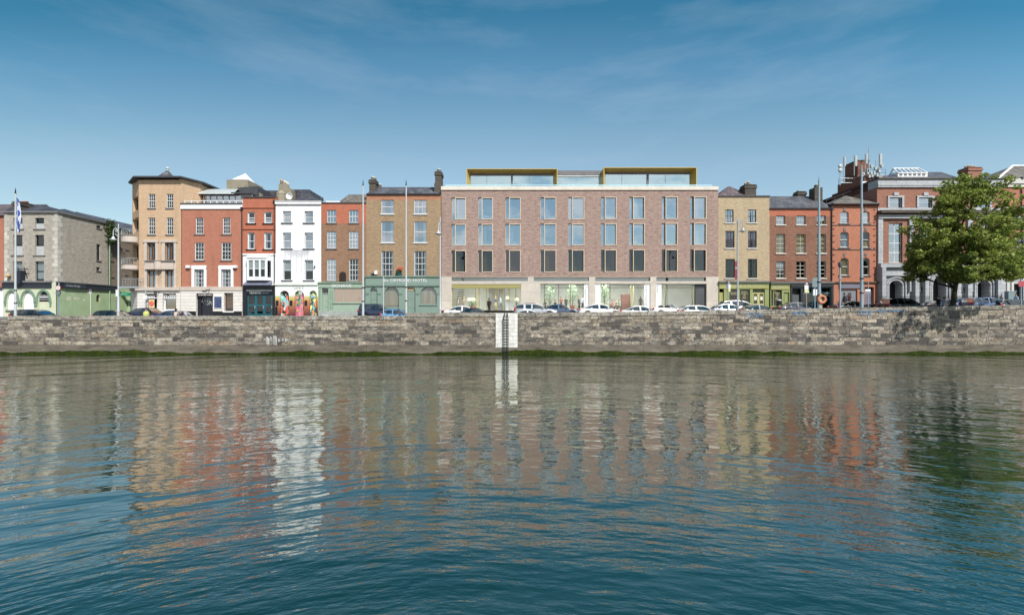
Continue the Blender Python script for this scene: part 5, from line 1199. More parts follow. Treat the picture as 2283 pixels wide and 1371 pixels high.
# things inside: desk, lamps, potted trees, tables
desk = thing('reception_desk', 'white reception desk beside the hotel entrance doors', 'desk', (X(1131, F + 1.4), F + 1.4, zfl))
mb = MB(); mb.box(X(1127, F + 1.2), X(1145, F + 1.2), F + 1.2, F + 1.9, zfl, zfl + 1.15); mb.build('counter', M_WHITE, desk); mb = MB(); mb.box(X(1126, F + 1.2), X(1146, F + 1.2), F + 1.1, F + 2, zfl + 1.152, zfl + 1.2); mb.build('counter_top', OLIVE, desk)
def table_lamp(px, Y, zb, label, w=.5):
    t = thing('table_lamp', label, 'lamp', (X(px, Y), Y, zb), 'lit table lamps in the hotel lobby')
    mb = MB(); mb.lathe((X(px, Y), Y, zb), [(.12, 0), (.03, .04), (.03, .4)], 8); mb.build('stem', M_DARK, t)
    mb = MB(); mb.lathe((X(px, Y), Y, zb + .3), [(w * .5, 0), (w * .42, .3)], 14); mb.build('lamp_shade', emit('lamp shade glow', (1, .85, .45, 1), 2.2), t)
table_lamp(1132, F + 1.5, zfl + 1.2, 'gold table lamp on the reception desk'); table_lamp(1152, F + 1.6, zfl + 1.0, 'gold table lamp at the right edge of the entrance glass'); table_lamp(1051, F + 2.2, zfl + 1.0, 'wide cream lamp above the green plant left of the doors', 1.1)
st_ = thing('side_table', 'low dark table under the lamp at the right edge of the entrance glass', 'table', (X(1152, F + 1.6), F + 1.6, zfl)); MB().box(X(1148, F + 1.4), X(1156, F + 1.4), F + 1.4, F + 1.9, zfl + .94, zfl + 1.0).build('table_top', M_DARK, st_); MB().box(X(1151, F + 1.6) , X(1153, F + 1.6), F + 1.55, F + 1.7, zfl, zfl + .94).build('leg', M_DARK, st_)
st_ = thing('side_table', 'low dark table carrying the wide cream lamp', 'table', (X(1051, F + 2.2), F + 2.2, zfl)); MB().box(X(1045, F + 2.2), X(1057, F + 2.2), F + 1.9, F + 2.6, zfl + .94, zfl + 1.0).build('table_top', M_DARK, st_); MB().box(X(1050, F + 2.2), X(1052, F + 2.2), F + 2.2, F + 2.3, zfl, zfl + .94).build('leg', M_DARK, st_)
def leafy(mb, c, r, n, ls, sq=(1, 1, 1)):
    for _ in range(n):
        v = Vector((random.gauss(0, 1), random.gauss(0, 1), random.gauss(0, 1))).normalized() * r * random.random() ** .4
        p = Vector(c) + Vector((v.x * sq[0], v.y * sq[1], v.z * sq[2]))
        d = Vector((random.gauss(0, 1), random.gauss(0, 1), random.gauss(0, .7))).normalized(); e_ = d.orthogonal().normalized() * ls * .45; d *= ls * .7
        mb.face([p - d, p + e_, p + d, p - e_])
INLEAF = plain('indoor leaves', C(120, 152, 98, .7), .7, var=.35, scale=5)
def potted(px, Y, h, w_, label, n=260, name='potted_tree', pot='terracotta'):
    t = thing(name, label, 'plant', (X(px, Y), Y, zfl), 'plants inside the hotel windows')
    mb = MB(); mb.lathe((X(px, Y), Y, zfl), [(.22, 0), (.32, .55), (.35, .56), (.35, .65), (.28, .65)], 10); mb.build('pot', MATS[pot], t)
    mb = MB(); mb.tube((X(px, Y), Y, zfl + .5), (X(px, Y) + .05, Y, zfl + h * .75), .05, .025); mb.build('trunk', plain('thin bark', C(110, 95, 75, .6), .9), t)
    mb = MB(); leafy(mb, (X(px, Y), Y, zfl + h * .6), w_, n, .14, (1, .7, h * .42 / w_)); mb.build('crown', INLEAF, t)
potted(1226, F + 1.2, 3.3, .75, 'tall thin potted tree behind the glass, left of the seated guests'); potted(1276, F + 1.2, 3.4, .8, 'tall thin potted tree behind the glass beside the terracotta pot'); potted(1348, F + 1.2, 3.5, .7, 'leafy potted tree inside the restaurant window by its white panel')
potted(1055, F + 1.4, 1.3, .6, 'bushy green plant in the lobby under the cream lamp', 200, 'potted_plant')
# --- yellow brick house
b = Bld('yellow_brick_house', 'yellow stock brick house with dark sash windows above a green shopfront', 1602, 1715.5, 438, 628, YELLOW)
PURP = plain('dark green window paint', C(48, 66, 58, .8), .5)
for a, c in ((1617.5, 1635.5), (1667.5, 1686)):
    b.win(a, c, 467.5, 496.5, PURP, G_BLUE, cols=3, rows=2, sill=M_SILLW, bar=.05, over=.15, recess=.1)
for a, c in ((1617.5, 1637.5), (1667.5, 1687)):
    b.win(a, c, 515, 553, plain('plum window paint', C(95, 70, 80, .8), .5), G_OLD, cols=3, rows=2, sill=M_SILLW, bar=.05, over=.1, recess=.1, cover='blind', cov_mat=plain('dull blue blind', C(120, 130, 145, .7), .9), cov_h=.55)
    b.win(a, c + 1, 577.5, 620, PURP, G_DARK, cols=3, rows=4, sill=M_SILLW, bar=.05, over=.12, recess=.1)
b.build_wall(); b.floors([628, 566, 507, 440], M_ROOMD); b.pb('coping', M_LEAD, 1602, 1716, 436.5, 439, .12, .5)
hip_roof(b.r, b.x0, X(1680, F + .5), F + .5, F + 8, b.zt + .02, X(1623, F + 4), X(1629, F + 4), F + 4, Z(416, F + 4), M_SLATEP)
chimney(b.r, 1661, 1686, 413, 437, F + 1.2, 1.3, M_SOOT, ((1667, 405, .16), (1673, 402, .2), (1680, 407, .16)), M_POTW)
SHG = plain('leaf green paint', C(148, 158, 96, .82), .5, var=.1); SHGD = plain('deep leaf green paint', C(92, 112, 68, .82), .5, var=.1)
def green_shop(b, ops, px0, px1, py0=630, txt=None, tbox=None):
    sh, fr, q = b.shop(SHG, ops, .14, py0=py0, px0=px0, px1=px1, depth=.25)
    b.pb('cornice', M_SILL, px0 - .5, px1 + .3, py0 - 3, py0 + .3, .34); b.pb('moulding', SHGD, px0, px1, py0 + 1.2, py0 + 4, .26); mb = MB(); mb.box(X(px0 + 1), X(px1 - 1), F - .2, F - .143, Z(py0 + 14), Z(py0 + 5)); fs = mb.build('fascia', plain('yellow green fascia', C(160, 160, 88, .85), .5, var=.1), b.r)
    lettering(txt, tbox, F - .21, plain('cream letters', C(232, 226, 190, .85), .6), fs)
    return fr, q
fr, q = green_shop(b, [(1602.5, 1613, 644, 700), (1625, 1643.5, 645, 690), (1648, 1671, 645, 690), (1677, 1704, 643.5, 700)], 1601.5, 1713, 630, 'Antiques of the Ormond', (X(1626), X(1702), Z(641), Z(636)))
door(b.r, fr, q[0][0], q[0][1], b.zg, Z(652), plain('olive yellow door', C(178, 172, 105, .85), .5), .15, 2, 2)
for i, t, bx in ((1, 'Second\nStories', (1629, 1642, 657, 651)), (2, 'Modern\nFurniture\nOld\nand\nNew', (1652, 1667, 666, 649.5))):
    w_ = window(b.r, fr, *q[i], SHGD, G_DARK, cols=1, rows=1, meet=False, recess=.12)
    lettering(t, (X(bx[0]), X(bx[1]), Z(bx[2]), Z(bx[3])), F, plain('cream window letters', C(215, 205, 150, .8), .6), w_, Fr((0, F - .14 + .14)), ext=.0)
o = q[3]
for k in range(2):
    a = o[0] + (o[1] - o[0]) * k / 2; c = o[0] + (o[1] - o[0]) * (k + 1) / 2; d = MB(); z0, z1 = b.zg, Z(652.5)
    for u0, u1, za_, zb_ in ((a, a + .14, z0, z1), (c - .14, c, z0, z1), (a + .14, c - .14, z0, Z(677)), (a + .14, c - .14, z1 - .15, z1), (a + .14, c - .14, Z(670), Z(668.6)), (a + .14, c - .14, Z(661), Z(660))): d.fbox(fr, u0, u1, .1, .16, za_, zb_)
    dd = d.build('door', plain('pale olive door', C(190, 185, 115, .85), .5), b.r); g = MB(); g.face([fr(a, z0, .13), fr(c, z0, .13), fr(c, z1, .13), fr(a, z1, .13)]); g.build('pane', G_DARK, dd)
    n_ = MB(); n_.fbox(fr, (a + c) / 2 - .15, (a + c) / 2 + .15, .08, .1, Z(668), Z(662)); n_.build('notice', M_WHITE, dd)
mb = MB(); mb.fbox(fr, o[0], o[1], .16, .2, Z(652), o[3]); fl_ = mb.build('fanlight', M_DARK, b.r); mb = MB()
for k in range(4): mb.path([fr(o[0] + .2 + k * .35 + .16 * math.cos(t), (Z(652) + o[3]) / 2 + .14 * math.sin(t), .12) for t in np.linspace(0, 6.28, 9)], .02, 4)
mb.build('fretwork', SHG, fl_)
# --- red brown house with three windows
b = Bld('red_brown_house', 'red brown brick house three windows wide with a long slate roof', 1715.5, 1855, 464, 628, RBROWN)
b.band(460, 482, ORANGE)
OLDW = plain('dirty white sash paint', C(205, 198, 182, .8), .6)
for i, (a, c) in enumerate(((1730.5, 1750.5), (1775.5, 1796), (1821, 1841))):
    b.win(a, c, 481, 501, OLDW, G_BLUE, cols=3, rows=2, sill=M_SILLW, bar=.05, over=.1, recess=.15)
    b.win(a, c, 522, 564.5, OLDW, G_OLD, cols=2, rows=4, sill=M_SILLW, bar=.05, over=.1, recess=.15, cover='full', cov_mat=M_CREAM)
    b.win(a, c, 582.5, 620, OLDW, G_OLD if i == 0 else G_DARK, cols=2, rows=4, sill=M_SILLW, bar=.06, over=.1, recess=.15, cover='blind' if i == 0 else None, cov_mat=M_CURT, cov_h=.4)
b.build_wall(); b.floors([628, 573, 512, 466]); gutter(b, 464)
hip_roof(b.r, b.x0, b.x1, F, F + 8, b.zt + .02, b.x0 + .05, X(1816, F + 3.5), F + 3.5, Z(438, F + 3.5), M_SLATE)
chimney(b.r, 1779, 1797, 428, 442, F + 3.6, 1.0, M_SOOT, ((1783, 423, .14), (1789, 424, .14)), M_POTW)
chimney(b.r, 1816.5, 1834, 418, 454, F + 2.0, 1.2, M_SOOT, ((1829, 409, .2),), M_POTW, cap=False); mb = MB(); mb.box(X(1819, F + 2.2), X(1822, F + 2.2), F + 2.2, F + 2.6, Z(418, F + 2.2), Z(412, F + 2.2)); mb.build('chimney_stub', M_SOOT, b.r)
fr, q = green_shop(b, [(1718, 1742, 646, 682), (1746, 1758, 652, 700)], 1716.5, 1759.5, 632, 'the Ormond', (X(1720), X(1752), Z(642.5), Z(637.5)))
w_ = window(b.r, fr, *q[0], SHGD, G_DARK, cols=1, rows=1, meet=False, recess=.12); mb = MB(); mb.fbox(fr, X(1723), X(1724.5), .08, .2, q[0][2], q[0][3]); mb.build('mullion', SHG, w_)
lettering('Modern\nOld\nand\nNew', (X(1727), X(1738), Z(668), Z(651)), F, MATS['cream window letters'], w_, Fr((0, F - .14 + .14)), ext=0)
door(b.r, fr, *q[1], SHG, .15, 1, 2)
CHAR = plain('charcoal shop paint', C(50, 54, 60, .8), .5, var=.12)
sh, fr, q = b.shop(CHAR, [(1765, 1784, 643, 700), (1789, 1852, 641, 688)], .14, py0=632, px0=1760.5, px1=1857, depth=.3)
b.pb('cornice', M_SILL, 1760, 1857.5, 628.5, 632, .3); b.pb('fascia', CHAR, 1761.5, 1856, 633, 640, .22)
mb = MB(); mb.fbox(fr, q[0][0], q[0][1], .5, .55, b.zg, q[0][3]); mb.build('doorway', M_DARK, b.r); mb = MB(); mb.fbox(fr, q[0][0] + .1, q[0][1] - .1, .2, .25, b.zg, Z(657)); mb.build('shutter', plain('grey gate', C(95, 98, 102, .8), .5, var=.2), b.r)
w_ = window(b.r, fr, *q[1], PTEAL, G_DARK, cols=3, rows=1, meet=False, recess=.12, fw=.1, bar=.1); mb = MB(); mb.fbox(fr, q[1][0] + .1, q[1][1] - .1, .3, .33, Z(655), Z(651)); mb.build('blind', M_BLUEPOLE, w_)
downpipe(b, 1853.5, 467, 626)
# --- orange house with arched windows
b = Bld('orange_brick_house', 'orange brick house with arched windows beside the granite fronted church', 1855, 1957.5, 459, 628, brick('bright orange brick', C(208, 114, 76, K), C(196, 100, 66, K), C(190, 110, 80, K), blotch=.18, soot=.12, big=.05, wash=.24))
for a, c, k in ((1873, 1892, 0), (1921, 1938.5, 1)):
    b.win(a, c, 472, 498, M_FRAME, G_BLUE, cols=1, rows=2, sill=M_SILL, arch=.16, cover='low', cov_mat=M_CURT, cov_h=.4, fw=.09, over=.18)
    b.win(a, c, 517, 552, M_FRAME, G_OLD, cols=1, rows=2, sill=M_SILL, arch=.28, cover='full' if k == 0 else 'low', cov_mat=M_CURT if k == 0 else M_CREAM, cov_h=.4, fw=.09, over=.18)
    b.win(a, c, 575, 614, M_FRAME, G_OLD, cols=1, rows=2, sill=M_SILL, arch=.35, cover='full' if k == 0 else None, cov_mat=M_CREAM, fw=.09, over=.18)
b.build_wall(); b.floors([628, 563, 506, 461])
b.pb('cornice', M_SILL, 1854, 1959, 453.5, 456, .42, .4); b.pb('cornice', plain('brick corbel', C(120, 70, 50, .8), .8), 1855, 1957.8, 456.2, 459.5, .22, .4)
for py in (502.5, 557): b.pb('string_course', M_SLATED, 1855.2, 1957.2, py - .6, py + .8, .05)
hip_roof(b.r, b.x0, b.x1, F, F + 6, Z(453), X(1884, F + 2.5), X(1888, F + 2.5), F + 2.5, Z(437, F + 2.5), M_SLATEM)
qm = MB()
for k in range(22):
    z0 = Z(620) + k * (Z(462) - Z(620)) / 22
    if k % 2: qm.box(X(1856.5), X(1860.5), F - .03, F + .01, z0, z0 + .14); qm.box(X(1947), X(1951), F - .03, F + .01, z0, z0 + .14)
qm.build('quoins', plain('dark glazed brick', C(105, 55, 40, .8), .6), b.r)
for a, c in ((1880, 1885), (1927.5, 1932.5)):
    for py in (467, 511, 567.5): b.pb('keystone', M_SILL, a, c, py - 3, py + 4, .05)
GREYP = plain('lavender grey paint', C(128, 130, 150, .8), .5, var=.12)
ops = [(1872.5, 1910, 645.5, 700), (1926.5, 1947, 640, 700)]
sh, fr, q = b.shop(b.wall, ops, .1, py0=628, depth=.4); b.pb('cornice', M_SOOT, 1855, 1957.5, 628.5, 631.5, .25)
b.pb('fascia', GREYP, 1869, 1925, 634, 643, .2)
mb = MB(); mb.fbox(fr, q[0][0], q[0][1], .15, .2, b.zg, q[0][3])
for k in range(26): mb.fbox(fr, q[0][0], q[0][1], .135, .149, b.zg + k * .12, b.zg + k * .12 + .09)
mb.build('roller_shutter', plain('grey roller shutter', C(150, 154, 164, .8), .45, .1, .08), b.r); door(b.r, fr, q[1][0], q[1][1], b.zg, Z(648), GREYP, .3, 2, 3, M_STEEL)
mb = MB(); mb.fbox(fr, q[1][0], q[1][1], .32, .36, Z(648), q[1][3]); mb.build('fanlight', M_DARK, b.r)
# --- church-like red brick and granite building
b = Bld('granite_and_brick_church', 'red brick building with a granite base and arched doorways behind the tree', 1955.5, 2233, 419, 590, CHURCHB, 20, cat='church'); CH = b
attics = [(1982.5, 2010), (2047.5, 2077), (2112, 2140), (2177, 2205)]
for a, c in attics:
    b.win(a, c, 441, 464, M_FRAME, G_BLUE, cols=1, rows=1, meet=False, recess=.15, cover='blind', cov_mat=M_BLIND, cov_h=.5)
    mb = MB(); mb.box(X(a - 4.5), X(a), F - .12, F + .05, Z(463), Z(438)); mb.box(X(c), X(c + 4.5), F - .12, F + .05, Z(463), Z(438)); mb.box(X(a - 4.5), X(c + 4.5), F - .14, F + .05, Z(440.9), Z(437)); mb.box(X((a + c) / 2 - 5), X((a + c) / 2 + 5), F - .2, F + .05, Z(436.8), Z(430)); mb.build('window_surround', GRANITE, b.r)
talls = [(1981.5, 2012), (2046, 2077), (2112, 2142), (2176, 2206)]
for a, c in talls: b.win(a, c, 497, 586, M_FRAME, G_BLUE, cols=2, rows=4, meet=False, recess=.25, bar=.1, fw=.1)
b.build_wall(); b.floors([590, 480, 421])
b.pb('parapet', GRANITE, 1955, 2233, 401, 418.5, .2, 1.5); b.pb('coping', M_SOOT, 1954.5, 2233, 399, 400.9, .35, 1.6); b.pb('string_course', GRANITE, 1955, 2233, 413, 414.5, .26)
b.pb('sill_course', GRANITE, 1956, 2233, 464, 470.5, .1); b.pb('cornice', M_SOOT, 1956, 2233, 471, 477, .7); b.pb('frieze', GRANITE, 1956, 2233, 480, 488, .3)
for a in (1955.5, 2025, 2090, 2155, 2220): b.pb('pilaster', GRANITE, a, a + 10.5, 488.3, 590, .22)
mb = MB(); mb.ball((X(1999), F - .3, Z(592)), .3, 10, 0, (1.2, 1, .8)); mb.build('floodlight', M_WHITE, b.r)
# granite ground floor with tudor arched doorways
drs = [(1979.5, 2006, 627, 700, .55), (2076, 2103, 616, 700, 1.3), (2175, 2201, 627, 700, .55)]
wn = [(2059, 2068, 625, 668, .3), (2111, 2118, 625, 668, .3)]
sh, fr, q = b.shop(GRANITE, drs + wn, .25, py0=590, depth=1.1)
OAK = plain('dark doors', C(48, 50, 58, .8), .5, var=.15)
for i, o in enumerate(q):
    if i < 3:
        d = MB(); d.extr([(o[0], o[2]), (o[1], o[2])] + list(reversed(arc_pts(o[0], o[1], o[3], o[4]))), 1.0, 1.05, fr); d.fbox(fr, (o[0] + o[1]) / 2 - .03, (o[0] + o[1]) / 2 + .03, .95, .999, o[2], o[3] - .1)
        for k in (1, 2, 3, 4, 5): d.fbox(fr, o[0] + (o[1] - o[0]) * k / 6 - .015, o[0] + (o[1] - o[0]) * k / 6 + .015, .97, .999, o[2], o[3] - o[4])
        d.build('door', OAK, b.r)
        for j, (ex, out_) in enumerate(((.22, .1), (.5, .2))):
            m_ = MB(); P0 = arc_pts(o[0] - ex, o[1] + ex, o[3] + ex, o[4] + ex * .6, 10); P1 = arc_pts(o[0] - ex + .14, o[1] + ex - .14, o[3] + ex - .14, o[4] + ex * .5, 10)
            for k in range(10): m_.extr([P0[k], P0[k + 1], P1[k + 1], P1[k]], -out_, .01, fr)
            m_.fbox(fr, o[0] - ex, o[0] - ex + .14, -out_, .01, b.zg, P0[0][1]); m_.fbox(fr, o[1] + ex - .14, o[1] + ex, -out_, .01, b.zg, P0[0][1]); m_.build('arch_moulding', GRANITE, b.r)
        if i != 1:
            m_ = MB(); m_.fbox(fr, o[0] - 1.0, o[1] + 1.0, -.3, .0, o[3] + .62, o[3] + .85); m_.fbox(fr, o[0] - 1.0, o[0] - .82, -.3, 0, o[3] - 1.3, o[3] + .618); m_.fbox(fr, o[1] + .82, o[1] + 1.0, -.3, 0, o[3] - 1.3, o[3] + .618); m_.build('hood_mould', GRANITE, b.r)
    else:
        window(b.r, fr, *o[:4], M_FRAME, G_OLD, cols=2, rows=1, meet=False, arch=o[4], recess=.3)
for a in (1957, 2030, 2052, 2122, 2146, 2212): b.pb('buttress', GRANITE, a, a + 8.5, 597, 705, .75)
b.pb('plat_band', GRANITE, 1956, 2233, 588, 597, .6)
for px in (2044, 2138): mb = MB(); mb.lathe((X(px), F - .3, Z(646)), [(.01, -.06), (.42, -.05), (.45, .0), (.45, .05)], 16, axis='y'); mb.build('roundel', M_SLATE, b.r)
# roof, skylight, stacks
hip_roof(b.r, b.x0 + .3, X(2190), F + 1.2, F + 18, b.zt + 1.0, X(1978, F + 8) + .5, X(2085, F + 8), F + 7, Z(384, F + 7), M_SLATE)
sk = MB(); Yk = F + 4.2; x0, x1 = X(2002, Yk), X(2068, Yk); za_, zb_, zt_ = Z(394, Yk), Z(386, Yk), Z(376, Yk + .9)
sk.box(x0, x1, Yk, Yk + 1.6, za_ - .6, zb_ - .0); sk.build('skylight_curb', M_WHITE, b.r); sk = MB(); P = [(x0, Yk, zb_), (x1, Yk, zb_), (x1 - .45, Yk + .9, zt_), (x0 + .1, Yk + .9, zt_)]
A, B_, Cc, D = [Vector(p) for p in P]; sk.face(P); sk.face([A, D, (x0, Yk + 1.6, zb_)]); sg = sk.build('skylight', G_BLUE, b.r)
bars = MB()
for k in range(7): t = k / 6; a = A.lerp(B_, t); c = D.lerp(Cc, t); bars.tube(a + Vector((0, -.02, .02)), c + Vector((0, -.02, .03)), .07, n=6)
bars.tube(D, Cc, .09); bars.tube(A, B_, .08); bars.tube((x0, Yk + 1.6, zb_), D, .08); bars.build('glazing_bars', M_WHITE, sg)
lv = MB()
for k in range(6): u0 = x0 + .2 + k * (x1 - x0 - .3) / 6; lv.box(u0, u0 + .38, Yk - .03, Yk - .003, za_ + .12, zb_ - .12)
lv.build('vent', M_SILL, sg)
chimney(b.r, 2159, 2189, 374, 400, F + 2, 1.4, CHURCHB, ((2164, 367, .15), (2170, 365, .17), (2177, 366, .17), (2184, 367, .15)), M_POTW)
# --- right-hand continuation with the hipped roof
b = Bld('brick_hall', 'red brick hall with a white cornice and hipped roof at the end of the row', 2233.5, 2560, 419, 600, REDBRICK, 14, cat='hall')
for a in (2262, 2330, 2400, 2470): b.win(a, a + 24, 480, 500, M_FRAME, G_BLUE, cols=2, rows=2, sill=M_SILLW); b.win(a, a + 24, 520, 580, M_FRAME, G_OLD, cols=2, rows=4, sill=M_SILLW)
b.build_wall(); b.floors([600, 510, 421]); b.pb('parapet', M_SILLW, 2233.6, 2560, 399, 418, .16, 1.2); b.pb('string_course', M_SILL, 2233.6, 2560, 410, 411.5, .24); b.pb('cornice', M_SILLW, 2233.6, 2560, 463, 470, .3)
hip_roof(b.r, X(2216, F + 1), X(2540), F + 1, F + 14, b.zt + 1.0, X(2258, F + 7), X(2480, F + 7), F + 7, Z(370.5, F + 7), M_SLATEM)
mb = MB(); A = Vector((X(2216, F + 1), F + 1, b.zt + 1.02)); D = Vector((X(2258, F + 7), F + 7, Z(370.5, F + 7) + .03)); mb.tube(A, D, .14); mb.tube(D, (X(2480, F + 7), F + 7, Z(370.5, F + 7) + .03), .12); mb.build('ridge', M_WHITE, b.r)
downpipe(b, 2276, 401, 600)
sh, fr, q = b.shop(GRANITE, [(2256, 2278, 633, 700), (2300, 2330, 640, 690), (2350, 2380, 640, 690)], .2, py0=600, depth=.6)
mb = MB(); mb.fbox(fr, q[0][0], q[0][1], .5, .55, *q[0][2:4]); mb.build('doorway', M_DARK, b.r)
for k, px in enumerate((2240, 2250)): b.pb('quoins', M_SILLW, px, px + 5, 606, 700, .3)
# --- dark brick tower with the aerials
YT = F + 9
b = Bld('brick_tower', 'dark red brick tower crowded with phone masts behind the orange house', 1884, 1966, 390, 600, DARKB, 6, Y=YT, cat='tower')
x0, x1 = X(1920, YT), X(1976, YT); xl = x0
mb = MB(); mb.box(x0 - .0, x1, YT, YT + 5.0, b.zg, Z(392, YT)); mb.box(x0 + .3, X(1952, YT), YT + 1.2, YT + 3.8, Z(392, YT), Z(353, YT)); mb.build('wall', brick('tower brick', C(150, 84, 64, K), C(122, 66, 52, K), C(160, 110, 90, K), blotch=.3), b.r)
mb = MB(); mb.box(x0 + .2, X(1953, YT), YT + 1.1, YT + 3.9, Z(353, YT), Z(351, YT)); mb.build('coping', M_SILL, b.r)
# lower flank with the raking parapet
fk = Fr((X(1957, F + 1), 0), (0, 1), (1, 0)); xf = X(1957, F + 1)
mb = MB(); P = [(F + 1, Z(419, F)), (F + 1, Z(401, F)), (F + 8, Z(401, F + 1)), (F + 8, Z(440, F))]
mb.box(xf - .35, xf - .02, F + .5, F + 9.2, b.zg, Z(404, F + 2)); mb.build('flank_wall', DARKB, b.r)
mb = MB()
for k in range(7):
    a = (X(1842 + k * 19, F + 5), F + 5, Z(447 - k * 7.2, F + 5)); mb.tube((a[0], a[1], a[2] - 1.0), (a[0], a[1], a[2] + .0), .04, n=5)
for d in (0, -.55): mb.tube((X(1842, F + 5), F + 5, Z(447, F + 5) + d), (X(1956, F + 5), F + 5, Z(404, F + 5) + d), .04, n=5)
mb.build('walkway_railing', M_LEAD, b.r)
mb = MB(); mb.extr([(X(1835, F + 5.2), Z(462, F + 5)), (X(1956, F + 5.2), Z(420, F + 5)), (X(1956, F + 5.2), Z(470, F + 5)), (X(1835, F + 5.2), Z(470, F + 5))], 0, 3, front(F + 5.2)); mb.build('walkway_roof', M_SLATED, b.r)
mb = MB(); zt_ = Z(392, YT)
for k in range(0, 9, 2):
    for xx, yy in ((x0 + (x1 - x0) * k / 8, YT + .1), (x0 + .1, YT + .1 + 4.8 * k / 8)): mb.tube((xx, yy, zt_), (xx, yy, zt_ + .9), .022, n=5)
for h in (.45, .9): mb.tube((x0, YT + .1, zt_ + h), (x1, YT + .1, zt_ + h), .02, n=5); mb.tube((x0 + .1, YT, zt_ + h), (x0 + .1, YT + 5, zt_ + h), .02, n=5)
mb.build('roof_railing', M_LEAD, b.r)
ANT = plain('aerial grey', C(185, 192, 194, .8), .4, var=.05)
def mast(px, py0, py1, Y, ant=None, w=.22, label=''):
    t = thing('phone_mast', label, 'mast', (X(px, Y), Y, Z(py1, Y)), 'phone masts on the brick tower')
    mb = MB(); mb.tube((X(px, Y), Y, Z(py1, Y)), (X(px, Y), Y, Z(py0, Y)), .05, n=6); mb.build('pole', M_STEEL, t)
    if ant:
        mb = MB(); za, zb = Z(ant[1], Y), Z(ant[0], Y); u = X(px, Y); mb.extr([(u + .06, za), (u + .06 + w, za), (u + .06 + w, zb - .08), (u + .06 + w * .5, zb), (u + .06, zb - .08)], -.12, .12, front(Y)); mb.build('aerial_panel', ANT, t)
    return t
mast(1880.5, 350, 410, YT + 2, (350, 372), .2, 'leftmost panel mast standing off the corner of the brick tower')
mast(1904.5, 346, 392, YT + 1, (347, 371), .3, 'broad panel mast just left of the tower top block')
mast(1929, 342, 392, YT + .2, (343, 366), .2, 'narrow panel mast in front of the tower top block')
mast(1937, 327, 392, YT + .4, None, .2, 'tallest bare whip mast on the brick tower')
mast(1960, 341, 392, YT + .3, (343, 371), .3, 'broad panel mast at the right edge of the brick tower')
mast(1953, 358, 392, YT + .3, (372, 384), .2, 'short mast with a small panel left of the right edge mast')
t = mast(1873, 372, 414, YT + 1.5, None, .2, 'low mast with two round dishes left of the brick tower')
for py in (373, 382): mb = MB(); mb.lathe((X(1869, YT + 1.5), YT + 1.2, Z(py, YT + 1.5)), [(.02, .0), (.26, -.02), (.3, -.08), (.3, -.2), (.22, -.26), (.02, -.28)], 14, axis='y'); mb.build('dish', ANT, t, True)
mb = MB(); mb.tube((X(1873, YT + 1.5), YT + 1.5, Z(408, YT + 1.5)), (x0 + .2, YT + 1.5, Z(408, YT + 1.5)), .05); mb.tube((X(1873, YT + 1.5), YT + 1.5, Z(398, YT + 1.5)), (x0 + .2, YT + 1.5, Z(398, YT + 1.5)), .05); mb.build('bracket', M_STEEL, t)
for k in range(16):
    px, py = random.uniform(1914, 1966), random.uniform(372, 396); eq = MB(); eq.box(X(px, YT) - .13, X(px, YT) + .13, YT - .35, YT - .05, Z(py, YT) - .2, Z(py, YT) + .2); eq.build('equipment_box', ANT, b.r)
for k in range(10): px = random.uniform(1916, 1964); eq = MB(); eq.tube((X(px, YT), YT - .1, Z(392, YT)), (X(px + random.uniform(-6, 6), YT), YT - .08, Z(420, YT)), .05, n=5); eq.build('cable', M_LEAD, b.r)
mb = MB(); mb.box(X(1918, YT), X(1929, YT), YT - .3, YT - .02, Z(416, YT), Z(406, YT)); mb.build('cabinet', M_WHITE, b.r)
# church railings on the pavement
rl = thing('iron_railings', 'black iron railings in front of the granite church doorways', 'railings', (X(1990), F - 1.4, road_z(48, 58.6)))
mb = MB(); yr = F - 1.4
for a, c in ((1958, 1976), (2008, 2073), (2106, 2170), (2204, 2230)):
    mb = MB(); xa_, xb_ = X(a, yr), X(c, yr); n = int((xb_ - xa_) / .105)
    for k in range(n + 1):
        u_ = xa_ + (xb_ - xa_) * k / n; zb = road_z(u_, yr) + .1; mb.tube((u_, yr, zb), (u_, yr, zb + 1.5), .016, n=4); mb.tube((u_, yr, zb + 1.5), (u_, yr, zb + 1.65), .03, .002, n=4)
    for h in (.25, 1.4): mb.tube((xa_, yr, road_z(xa_, yr) + h), (xb_, yr, road_z(xb_, yr) + h), .025, n=4)
    mb.build('railing', M_PIPE, rl)
